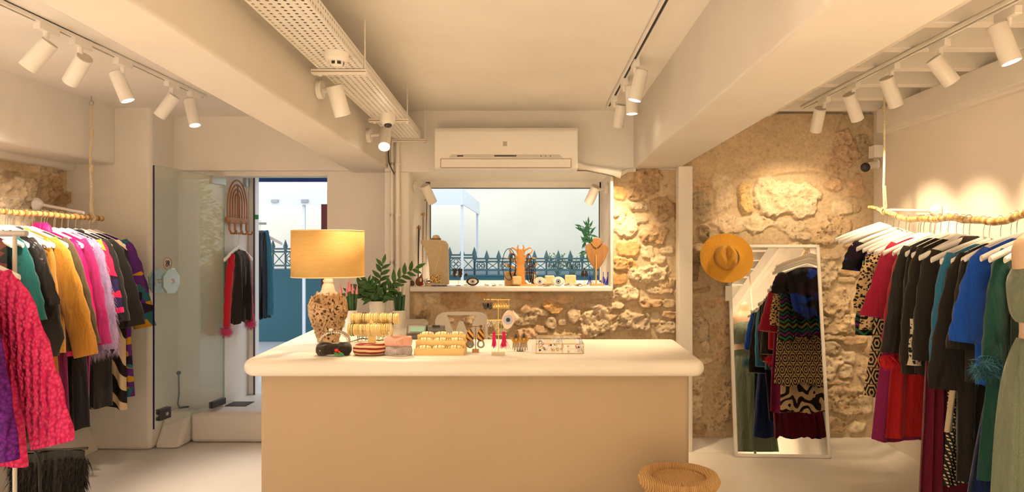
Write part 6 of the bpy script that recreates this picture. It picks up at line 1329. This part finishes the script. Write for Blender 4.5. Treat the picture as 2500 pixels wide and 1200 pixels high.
for i in range(26):
    x_, y_ = rnd.uniform(-hw + .012, hw - .012), rnd.uniform(.012, gdp - .012); mt = rnd.choice([GOLD, GOLD, DKB, M('bead_blue', (.03, .04, .30), rough=.3), VEL, PRL, M('bead_pink', (.6, .25, .3), rough=.3), DKB])
    m = MB(); rr = rnd.uniform(.005, .009)
    if i % 3 == 0: m.ell((0, 0, .005), (.006, .006, .005), 8, 6)
    else: m.torus((0, 0, rr + .002), rr, .0018, (rnd.gauss(0, 1), rnd.gauss(0, 1), .3), 16, 5)
    lab = 'small dark bead ring in the glass jewellery box' if mt is DKB else ('small gold ring in the glass jewellery box' if mt is GOLD else 'small coloured trinket in the glass jewellery box')
    solo('ring', m, mt, lab, 'ring', (0, 0, 0), group=lab.replace('ring', 'rings').replace('trinket', 'trinkets')).location = gb.location + Vector((x_, y_, .002))
# coiled dark bracelet, card terminal, console
m = MB(); [m.torus((0, 0, .006 + .006 * i), .030 - .002 * i, .0045, (.15, 0, 1), 28, 7) for i in range(5)]; solo('coil_bracelet', m, SMK, 'dark coiled bracelet pile between tiered display and tortoiseshell earrings', 'bracelet', (0, 0, 0)).location = CT_(1143, 842)
m = MB(); [m.torus((0, 0, .005 + .006 * i), .022 - .002 * i, .004, (.1, 0, 1), 24, 6) for i in range(4)]; solo('coil_bracelet', m, SMK, 'smaller dark bracelet coil just behind the tiered display', 'bracelet', (0, 0, 0)).location = CT_(1130, 828)
pd2 = 3.86; cz_ = Z(815, pd2)
ps = thing('cash_register', 'dark grey cash register with green lit screen behind the tiered display', 'cash register', (X(1038, pd2), pd2, CZ)); GR_ = M('register_grey', (.10, .095, .09), rough=.45)
hw2 = 46 / F * pd2; zt = Z(794, pd2) - CZ
m = MB(); m.box(-hw2, hw2, 0, .09, 0, zt - .035); m.build('register_body', GR_, ps, bevel=.006)
m = MB(); m.prism([(-.005, zt - .05), (.02, zt), (.05, zt), (.05, zt - .05)], (-hw2, 0, 0), (0, 1, 0), (0, 0, 1), (hw2 * 1.05, 0, 0)); m.build('display_housing', GR_, ps, bevel=.003)
m = MB(); m.prism([(-.0062, zt - .043), (.0175, zt - .003), (.02, zt - .003), (.0, zt - .043)], (-hw2 + .010, -.0015, 0), (0, 1, 0), (0, 0, 1), (hw2 * .92, 0, 0)); m.build('bezel', M('bezel', (.26, .23, .20), rough=.5), ps)
m = MB(); m.prism([(-.0030, zt - .034), (.0130, zt - .009), (.016, zt - .009), (.0, zt - .034)], (-hw2 + .020, -.0055, 0), (0, 1, 0), (0, 0, 1), (hw2 * .78, 0, 0)); m.build('screen', M('lcd', (.16, .34, .30), rough=.5, emit=.03, ecol=(.35, .7, .6)), ps)
m = MB(); m.prism([(-.0, zt - .052), (.02, zt - .004), (.06, zt - .004), (.06, zt - .052)], (hw2 * .10, 0, 0), (0, 1, 0), (0, 0, 1), (hw2 * .88, 0, 0)); m.build('printer', GR_, ps, bevel=.004)
m = MB(); m.box(hw2 * .35, hw2 * .75, .008, .03, zt - .006, zt - .001); m.build('paper_slot', DARK, ps)
m = MB(); m.box(X(985, 4.3), X(1038, 4.3), 4.2, 4.3, CZ, Z(782, 4.3)); 
# ------------------------------------------------------------------ white W-backed chair behind the counter
chd = 4.45; kk = chd / F
ch = thing('high_chair', 'white moulded chair with cut-out back behind the counter', 'chair', (X(1127, chd), chd, 0)); z0 = Z(870, chd); H0 = Z(762, chd)
def q_(px, py): return ((px - 1127) * kk, Z(py, chd))
outer = [q_(*a) for a in ((1064, 900), (1062, 800), (1062, 782), (1067, 770), (1078, 763), (1092, 761), (1162, 761), (1177, 763), (1187, 770), (1191, 782), (1191, 800), (1189, 900))]
hole1 = [q_(*a) for a in ((1091, 769), (1162, 769), (1145, 810), (1139, 806), (1130, 784), (1120, 784), (1112, 806), (1106, 808))]
hole2 = [q_(*a) for a in ((1184, 792), (1186, 850), (1162, 850), (1172, 820))]; hole3 = [q_(*a) for a in ((1069, 792), (1090, 820), (1092, 850), (1068, 850))]
outline_holes(outer, [hole1, hole2], (0, 0, 0), (1, 0, 0), (0, 0, 1), (0, .018, 0)).build('backrest', M('chair_white', (.76, .74, .70), rough=.45), ch, bevel=.004)
m = MB(); m.box(-.18, .18, -.33, .02, .70, .73); m.build('seat', MATS['chair_white'], ch, bevel=.012)
for sx in (-1, 1):
    for sy in (0, 1): m = MB(); m.tube([(sx * .155, .0 - sy * .30, .70), (sx * .20, .04 - sy * .38, 0)], .014, 10); m.build('leg', MATS['chair_white'], ch)
for sx in (-1, 1): m = MB(); m.box(sx * .168 - .012, sx * .168 + .012, .0, .018, .70, Z(895, chd)); m.build('back_post', MATS['chair_white'], ch)
# ------------------------------------------------------------------ window sill display
k5 = 5.2 / F
# linen bust
b = thing('necklace_bust', 'beige linen necklace bust at the left of the window sill', 'display bust', SD(1066)); m = MB()
prof_ = [(-37, 111), (0, 113), (21, 109), (27, 100), (28, 60), (29, 2), (-16, 2), (-17, 25), (-18, 50), (-22, 72), (-31, 95), (-39, 107)]
m.prism([(x * k5, z * k5) for x, z in prof_], (0, -.02, 0), (1, 0, 0), (0, 0, 1), (0, .075, 0)); m.build('bust_body', LIN, b, bevel=.008)
m = MB(); m.lathe([(.040, 108 * k5), (.032, 114 * k5), (.028, 120 * k5), (.020, 123 * k5), (0, 124 * k5)], (-2 * k5, .015, 0), 24); m.build('neck', LIN, b)
m = MB(); m.box(-27 * k5, 22 * k5, -.035, .06, 0, 6 * k5); m.build('foot', LIN, b, bevel=.003)
m = MB(); m.tube([(-2 * k5 + .036 * math.cos(a), .015 + .034 * math.sin(a), 114 * k5) for a in np.linspace(0, 2 * PI, 24, endpoint=False)], .005, 6, closed=True); solo('choker', m, M('dark_gold', (.16, .09, .03), rough=.3, metal=.6), 'dark gold choker around the neck of the linen bust', 'necklace', (0, 0, 0)).location = b.location
m = MB(); m.tube([(14 * k5, -.024, 100 * k5), (4 * k5, -.025, 62 * k5), (-2 * k5, -.026, 28 * k5)], .0014, 5); rnd = random.Random(31)
[m.ell((rnd.uniform(-14, 12) * k5, -.025 - rnd.uniform(0, .006), rnd.uniform(8, 26) * k5), (.006, .003, .006), 8, 5) for _ in range(42)]; solo('necklace', m, GOLD, 'gold coin necklace hanging down the linen bust', 'necklace', (0, 0, 0)).location = b.location
# wooden bust
b = thing('necklace_bust', 'dark wooden necklace bust on a stand at the right of the sill', 'display bust', SD(1457)); m = MB()
out = [(-7, 117), (7, 117), (10, 111), (11, 104), (22, 100), (27, 94), (27, 84), (20, 64), (10, 48), (2, 38), (-7, 42), (-20, 62), (-27, 84), (-28, 97), (-22, 102), (-11, 104), (-10, 111)]
m.prism([(x * k5, z * k5) for x, z in out], (0, 0, 0), (1, 0, 0), (0, 0, 1), (0, .016, 0)); m.build('wood_panel', M('teak', (.30, .15, .055), rough=.45, var=.25, vs=5, vscale=(6, 1, .6)), b, bevel=.005)
m = MB(); m.tube([(-2 * k5, -.012, 0), (-2 * k5, -.012, 76 * k5)], .0055, 8); m.build('support_rod', WOOD, b); m = MB(); m.lathe([(.055, 0), (.055, .012), (.050, .015), (0, .015)], n=32, sy=.6); m.build('stand_foot', WOOD, b)
m = MB(); m.tube([(-14 * k5, -.004, 106 * k5), (-8 * k5, -.01, 98 * k5), (0, -.012, 95 * k5), (8 * k5, -.01, 100 * k5), (14 * k5, -.004, 108 * k5)], .004, 7); m.tube([(0, -.013, 95 * k5), (-2 * k5, -.014, 76 * k5)], .003, 6); m.ell((-2 * k5, -.014, 74 * k5), (.007, .004, .011), 10, 8); solo('necklace', m, GOLD, 'short gold necklace around the wooden bust', 'necklace', (0, 0, 0)).location = b.location
NAV = M('cobalt_thread', (.02, .03, .42), rough=.6)
for i, (px, w_) in enumerate(((1440, 1), (1473, 1.2), (1484, .9))):
    m = MB(); rnd = random.Random(i)
    for q in range(34): a = rnd.gauss(0, .008) * w_; m.tube([(0, 0, 24 * k5), (a, rnd.uniform(-.005, .005), 10 * k5), (a * 2, rnd.uniform(-.005, .005), rnd.uniform(0, 3) * k5)], .0008, 4)
    m.tube([(0, 0, 24 * k5), (0, 0, 33 * k5)], .003, 6); solo('tassel', m, NAV, 'cobalt blue tassel on the sill, ' + ('left of the wooden bust stand', 'right behind the wooden bust stand', 'nearest the right window edge')[i], 'tassel', (0, 0, 0), group='cobalt tassels').location = SD(px, 5.24)
# small card stand with dark earrings
def cardearr(px, d, lab, w_, h_, n):
    b = thing('earring_stand', lab, 'display stand', SD(px, d)); m = MB(); m.tube([(0, 0, 0), (0, 0, h_)], .0016, 5); m.tube([(-w_, 0, h_), (w_, 0, h_)], .0016, 5); m.build('wire', TH, b); m = MB(); m.box(-.016, .016, -.012, .012, 0, .006); m.build('base', WOOD, b)
    return b
cardearr(1119, 5.15, 'small wire stand with dark flower earrings beside the linen bust', .030, .125, 2)
m = MB(); rnd = random.Random(9)
for x_, z_, r_ in ((-.032, .088, .010), (-.020, .088, .010), (-.026, .078, .012), (-.026, .066, .014), (-.026, .052, .010), (.010, .088, .010), (.022, .088, .010), (.016, .078, .012), (.016, .066, .014), (.016, .052, .010)): m.ell((x_, -.006, z_ * 1.25 + .01), (r_ * 1.15, .006, r_ * 1.15), 12, 7)
solo('earrings', m, M('dark_petals', (.05, .035, .03), rough=.5), 'pair of dark flower earrings on the sill wire stand', 'earrings', (0, 0, 0)).location = SD(1119, 5.14)
m = MB(); m.box(.0, .014, -.014, -.012, .080, .094); solo('earring_card', m, PAPER, 'tiny white card on the dark flower earrings', 'card', (0, 0, 0)).location = SD(1113, 5.14)
cardearr(1138, 5.25, 'thin wire stand with dark drop earring left of the black eye', .014, .11, 2)
m = MB(); m.prism(scale_poly(drop(.012, .022), 1, .082), (0, -.004, 0), (1, 0, 0), (0, 0, 1), (0, .003, 0)); solo('earring', m, DKB, 'dark drop earring on the thin wire stand left of the black eye', 'earring', (0, 0, 0)).location = SD(1138, 5.25)
cardearr(1427, 5.2, 'small stand with black butterfly earrings left of the wooden bust', .012, .135, 2)
m = MB()
for s_ in (-1, 1): m.ell((s_ * .014, -.005, .085), (.013, .004, .018), 10, 7); m.ell((s_ * .012, -.005, .106), (.009, .004, .011), 10, 7)
m.ell((0, -.005, .128), (.007, .004, .008), 8, 6); solo('earrings', m, DKB, 'black butterfly earrings on the stand left of the wooden bust', 'earrings', (0, 0, 0)).location = SD(1427, 5.2)
# eye cushions on the sill
eye('eye_ornament', 'black rimmed eye ornament at the left of the sill', 'ornament', SD(1154, 5.15) + Vector((0, 0, .034)), .048, .033, M('black_rim', (.03, .026, .022), rough=.6), M('iris_grey', (.40, .42, .46), rough=.6), rim=True, yaw=.1)
eye('eye_ornament', 'pale pink eye ornament right of the wooden tree', 'ornament', SD(1318, 5.12) + Vector((0, 0, .035)), .049, .035, M('pink_fur', (.80, .58, .48), rough=.9, sheen=.5), M('iris_grey', (.4, .4, .4)), rim=True)
eye('eye_ornament', 'pale blue eye ornament in the middle of the right sill', 'ornament', SD(1363, 5.12) + Vector((0, 0, .036)), .050, .036, M('aqua_fur', (.55, .68, .66), rough=.9, sheen=.5), M('iris_deep', (.10, .17, .36), rough=.5), rim=True)
FUR = M('cream_plush', (.80, .66, .38), rough=1, bump=1, bs=220)
for px, w_, h_, lab in ((1244, 26, 34, 'cream plush cushion left of the wooden tree foot'), (1342, 24, 24, 'cream plush cushion behind the pale blue eye'), (1393, 27, 25, 'yellow plush cushion right of the pale blue eye'), (1303, 12, 26, 'small cream plush cushion between tree and pink eye')):
    m = MB(); m.box(-w_ / 2 * k5, w_ / 2 * k5, 0, .05, 0, h_ * k5); solo('plush_cushion', m, FUR, lab, 'cushion', (0, 0, 0), bevel=.008).location = SD(px, 5.24)
rnd = random.Random(17)
for i in range(26):
    px = rnd.choice([rnd.uniform(1178, 1225), rnd.uniform(1380, 1425), rnd.uniform(1325, 1350)]); m = MB(); mt = rnd.choice([GOLD, BR2, SMK, PRL]); r_ = rnd.uniform(.009, .016)
    m.torus((0, 0, .0), r_, .003, (rnd.gauss(0, .35), rnd.gauss(0, .35), 1), 18, 6); lab = {0: 'small bracelet lying left of the wooden tree', 1: 'small bracelet lying right of the pale blue eye', 2: 'small bracelet lying between the two pastel eyes'}[0 if px < 1240 else (1 if px > 1375 else 2)]
    solo('bracelet', m, mt, lab, 'bracelet', (0, 0, 0), group=lab.replace('bracelet', 'bracelets')).location = SD(px, rnd.uniform(5.08, 5.2)) + Vector((0, 0, .006 + .004 * rnd.random() * 2))
# blue necklace, toy fox, dark disc
m = MB(); [m.ell(((-17 + i * 2.3) * k5, .01 * math.sin(i * 1.3), .005), (.0045, .005, .0045), 7, 5) for i in range(16)]; solo('bead_necklace', m, M('cobalt_bead', (.02, .06, .35), rough=.3), 'blue bead necklace lying before the linen bust', 'necklace', (0, 0, 0)).location = SD(1072, 5.08)
fx_ = thing('brooch', 'brown felt fox figure at the left end of the sill', 'figurine', SD(1024, 5.15)); m = MB(); m.ell((0, 0, .035), (.030, .014, .036), 14, 10, Matrix.Rotation(.35, 3, 'Y')); m.tube([(.008, 0, .06), (.018, 0, .090)], [.013, .002], 8); m.build('body', M('felt_brown', (.20, .09, .04), rough=.9), fx_)
m = MB(); m.ell((.012, -.012, .045), (.010, .006, .014), 10, 7); m.build('face', M('felt_cream', (.75, .65, .5), rough=.9), fx_); m = MB(); m.ell((.020, -.014, .010), (.020, .006, .007), 10, 7, Matrix.Rotation(-.5, 3, 'Y')); m.build('scarf', M('felt_red', (.55, .02, .02), rough=.8), fx_)
m = MB(); m.ell((0, 0, .022), (.018, .008, .022), 16, 10, Matrix.Rotation(-.4, 3, 'Y')); solo('shell', m, M('shell_dark', (.10, .06, .05), rough=.3, bump=.8, bs=90), 'dark ribbed oval pin in the left corner of the sill', 'pin', (0, 0, 0)).location = SD(1006, 5.12)
m = MB(); rnd = random.Random(3); [m.tube([(0, 0, 0), (rnd.uniform(-.02, .02), rnd.uniform(-.01, .01), rnd.uniform(.02, .055))], [.002, .0008], 4) for _ in range(14)]; [m.ell((rnd.uniform(-.018, .018), rnd.uniform(-.01, .01), rnd.uniform(.02, .055)), .003, 6, 4) for _ in range(16)]; solo('coral_ornament', m, M('coral_white', (.8, .7, .62), rough=.6), 'small white coral like ornament beside the fox', 'ornament', (0, 0, 0)).location = SD(1040, 5.2)
# wooden jewellery tree
wt = thing('jewellery_tree', 'flat wooden tree jewellery stand in the middle of the sill', 'display stand', SD(1271, 5.2)); OAK = M('oak', (.62, .30, .08), rough=.45, var=.2, vs=8)
m = MB(); m.lathe([(.118, 0), (.122, .006), (.118, .012), (0, .012)], n=40, sy=.45); m.build('tray', OAK, wt)
m = MB(); tr2 = [(-17, 3), (-11, 10), (-9, 30), (-10, 60), (-7, 84), (0, 90), (6, 84), (9, 60), (9, 30), (12, 10), (18, 3)]
m.prism([(x * k5, z * k5) for x, z in tr2], (0, -.006, 0), (1, 0, 0), (0, 0, 1), (0, .016, 0)); m.build('trunk', OAK, wt, bevel=.002)
def branch(pts, w0, w1):
    m = MB(); n_ = len(pts); L_, R_ = [], []
    for i, (x, z) in enumerate(pts):
        a = Vector(pts[max(0, i - 1)]); b2 = Vector(pts[min(n_ - 1, i + 1)]); tg = (b2 - a).normalized(); w = lerp(w0, w1, i / (n_ - 1)); L_.append((x - tg.y * w, z + tg.x * w)); R_.append((x + tg.y * w, z - tg.x * w))
    m.prism([(x * k5, z * k5) for x, z in L_ + R_[::-1]], (0, -.004, 0), (1, 0, 0), (0, 0, 1), (0, .012, 0)); return m
for s_ in (-1, 1):
    for pts in ([(5, 28), (20, 32), (38, 30), (41, 33)], [(5, 36), (22, 46), (36, 48), (42, 55)], [(5, 52), (18, 62), (30, 68), (38, 66)], [(5, 58), (14, 74), (26, 80), (30, 88)], [(4, 72), (10, 86), (22, 92), (27, 90)], [(2, 80), (8, 92), (6, 99)]):
        jit = 1 if s_ > 0 else .93; branch([(s_ * x * jit, z) for x, z in pts], 3.2, 1.2).build('branch', OAK, wt)
CORD = M('cord_dark', (.012, .016, .03), rough=.6)
for i, (cx_, zc, rw, rh, lab) in enumerate(((-28, 52, 16, 38, 'large navy cord necklace looped on the left branches'), (-20, 48, 8, 30, 'narrow black cord necklace beside the trunk on the left'), (20, 44, 7, 34, 'black cord necklace hanging right of the trunk'), (26, 38, 6, 30, 'dark cord necklace hanging from the right branches'), (31, 32, 5, 26, 'shortest dark cord necklace on the far right branch'))):
    for q in range(1 if i == 0 else 1):
        m = MB(); 
        for e in range(1 if i == 0 else 4): m.tube([((cx_ + e * .8 + (rw - e * .6) * math.cos(a)) * k5, -.014 - .001 * e, (zc - e + rh * math.sin(a)) * k5) for a in np.linspace(0, 2 * PI, 36, endpoint=False)], .0028 if i == 0 else .0018, 5, closed=True)
        solo('cord_necklace', m, CORD, lab, 'necklace', (0, 0, 0)).location = wt.location
m = MB(); m.box(-.034, .034, -.03, .01, .012, .075); o = solo('stacked_cuffs', m, M('cuff_cream', (.72, .54, .28), rough=.6, bump=.8, bs=60), 'pile of cream and gold cuffs at the foot of the wooden tree', 'cuffs', (0, 0, 0), bevel=.012); o.location = SD(1262, 5.14)
# hanging necklaces on the left window jamb
for i, (px, py, yb, lab, bd_) in enumerate(((1017, 555, 690, 'thick black necklace on the lowest wooden knob of the window jamb', 1), (1028, 523, 690, 'brown bead necklace on the middle wooden knob of the jamb', 0), (1037, 488, 600, 'black cord necklace with pendant on the highest wooden knob', 2))):
    dd = -WX0 * F / (CX - px); z1 = Z(py, dd); kn = thing('wooden_peg', ('lowest', 'middle', 'highest')[i] + ' round wooden knob on the left window jamb', 'knob', (WX0, dd, z1)); m = MB(); m.tube([(0, 0, 0), (.012, 0, 0), (.02, 0, 0), (.034, 0, 0)], [.008, .008, .015, .015], 12); m.build('knob_body', WOOD, kn)
    m = MB(); zb3 = Z(yb, dd) - z1; zb3 = max(zb3, WZ0 + .01 - z1); w_ = .006 if i == 0 else .004
    m.tube([(.016, 0, .017), (.018, -.016, 0), (.014, -w_ * 1.6, zb3 * .5), (.012, 0, zb3), (.014, w_ * 1.6, zb3 * .5), (.018, .016, 0)], .0042 if i == 0 else .0018, 6, closed=True)
    if i == 1: [m.ell((.013, 0, zb3 * f_), (.004, .004, .006), 8, 6) for f_ in (.62, .66, .7, .99)]
    if i == 2: m.tube([(.012, 0, zb3), (.012, 0, zb3 - .16)], .0015, 5); m.ell((.012, 0, zb3 - .02), (.004, .004, .012), 8, 6)
    solo('hanging_necklace', m, CORD if i != 1 else cols[2], lab, 'necklace', (0, 0, 0)).location = kn.location
# ------------------------------------------------------------------ rattan hooks, vest and jacket in the door recess
RAT = M('rattan', (.36, .16, .065), rough=.45, bump=.3, bs=60, var=.25); rx_ = DX0 + .02
def JR(px, py):          # point on the recess side wall seen at px,py
    d_ = rx_ * F / (px - CX); return Vector((rx_, d_, Z(py, d_)))
rh = thing('rattan_hooks', 'arched brown rattan wall hooks in the entrance recess', 'wall hooks', JR(576, 545)); o_ = Vector(rh.location); yc = o_.y
zt_, zb_2 = Z(440, yc), Z(545, yc)
for i, r_ in enumerate((.178, .132, .086, .040)):
    m = MB(); H_ = zt_ - i * .035; zs_ = H_ - r_ * 1.25
    m.tube([(rx_ + .012, yc - r_, zb_2)] + [(rx_ + .012, yc + r_ * math.cos(a), zs_ + r_ * 1.25 * math.sin(a)) for a in np.linspace(PI, 0, 17)] + [(rx_ + .012, yc + r_, zb_2)], .0065, 7)
    m.build('rattan_arch', RAT, rh, org=o_)
m = MB(); m.box(rx_, rx_ + .022, yc - .19, yc + .19, zb_2 - .0, zb_2 + .045); m.tube([(rx_ + .015, yc, zb_2), (rx_ + .015, yc, zt_ - .04)], .008, 6); m.build('binding', RAT, rh, org=o_, bevel=.004)
for y_ in (-.16, -.06, .05, .15):
    m = MB(); m.tube([(rx_ + .02, yc + y_, zb_2 + .02), (rx_ + .02, yc + y_, zb_2 - .05), (rx_ + .035, yc + y_ + .0, zb_2 - .085), (rx_ + .06, yc + y_, zb_2 - .085), (rx_ + .075, yc + y_, zb_2 - .06)], .009, 7); m.build('hook', RAT, rh, org=o_)
RTH = PI / 2 - .08
ve = garment('vest', 'black sleeveless vest over red sleeves hanging in the entrance recess', 'vest', rx_ + .06, 5.43, Z(575, 5.58), fab('black_suede', (.014, .013, .014)), Z(783, 5.45), hw=.135, hem=.15, top=.09, tip=.08, th=.05, rz=RTH, seed=3, sl=(.185, Z(790, 5.45), .045, .036), slmat=fab('red_fleece', (.48, .005, .02)), hang='small hanger under the rattan hooks with black vest')
for s_, lab in ((-1, 'near pink fur pompom cuff of the red sleeve in the recess'), (1, 'far pink fur pompom cuff of the red sleeve in the recess')):
    m = MB(); rnd = random.Random(s_ + 4); pts = [Vector((rnd.gauss(0, 1), rnd.gauss(0, 1), rnd.gauss(0, 1))).normalized() * .03 for _ in range(300)]
    m.ell((0, 0, 0), (.042, .042, .034), 14, 10)
    for p in pts:
        dn_ = p.normalized(); sd = dn_.orthogonal().normalized() * .0012; m.add([p - sd, p + sd, p + dn_ * .032], [(0, 1, 2)])
    c = Vector((rx_ + .06, 5.43, 0)) + Matrix.Rotation(RTH, 3, 'Z') @ Vector((s_ * .185, 0, 0)); solo('pompom_cuff', m, M('pom_pink', (.48, .02, .13), rough=.8, sheen=.5), lab, 'pompom', (0, 0, 0), group='pompom cuffs').location = (c.x, c.y, Z(800, 5.5) + (.0 if s_ < 0 else .02))
jd = 6.35
garment('puffer_coat', 'long black and blue padded coat hanging outside the doorway', 'coat', X(634, jd), jd, Z(545, jd), fab('black_nylon', (.016, .018, .024), rough=.4, sheen=0), Z(775, jd), hw=.085, hem=.09, top=.05, tip=.03, th=.05, amp=.015, seed=5, hang='hanger of the padded coat outside the doorway', sl=(.092, Z(768, jd), .03, .038), slmat=fab('blue_nylon', (.03, .16, .26), rough=.35, sheen=0), sls=(1,))
m = MB(); m.tube([(X(612, jd) - .2, jd, Z(545, jd)), (X(650, jd), jd, Z(545, jd))], .012, 8); m.tube([(X(612, jd) - .15, jd, Z(545, jd)), (X(612, jd) - .15, jd, EX)], .014, 8); solo('outdoor_rail', m, STEEL, 'metal rail outside the doorway carrying the padded coat', 'rail', (X(612, jd) - .15, jd, EX))
# tree outside, right of the window: what the open glass door mirrors
gt = thing('garden_tree', 'leafy yellow green tree outside, seen only mirrored in the glass door', 'tree', (2.3, 9.0, EX)); rnd = random.Random(77)
m = MB(); m.tube([(0, 0, 0), (.05, 0, 1.2), (0, .05, 2.2)], [.07, .055, .03], 8); m.build('trunk', M('bark', (.12, .08, .05), rough=.9), gt); m = MB()
for _ in range(9000):
    p = Vector((rnd.gauss(0, .75), rnd.gauss(0, .3), 1.75 + rnd.gauss(0, .7)));
    if p.x < -1.25 or p.z < .5: continue
    a = Vector((rnd.gauss(0, 1), rnd.gauss(0, 1), rnd.gauss(0, 1))).normalized(); b2 = a.orthogonal().normalized() * .022; m.add([p - a * .07, p + b2, p + a * .07, p - b2], [(0, 1, 2, 3)])
m.build('foliage', M('leaf_yellow', (.34, .36, .08), rough=.6, var=.3, vs=3), gt, flat=True)
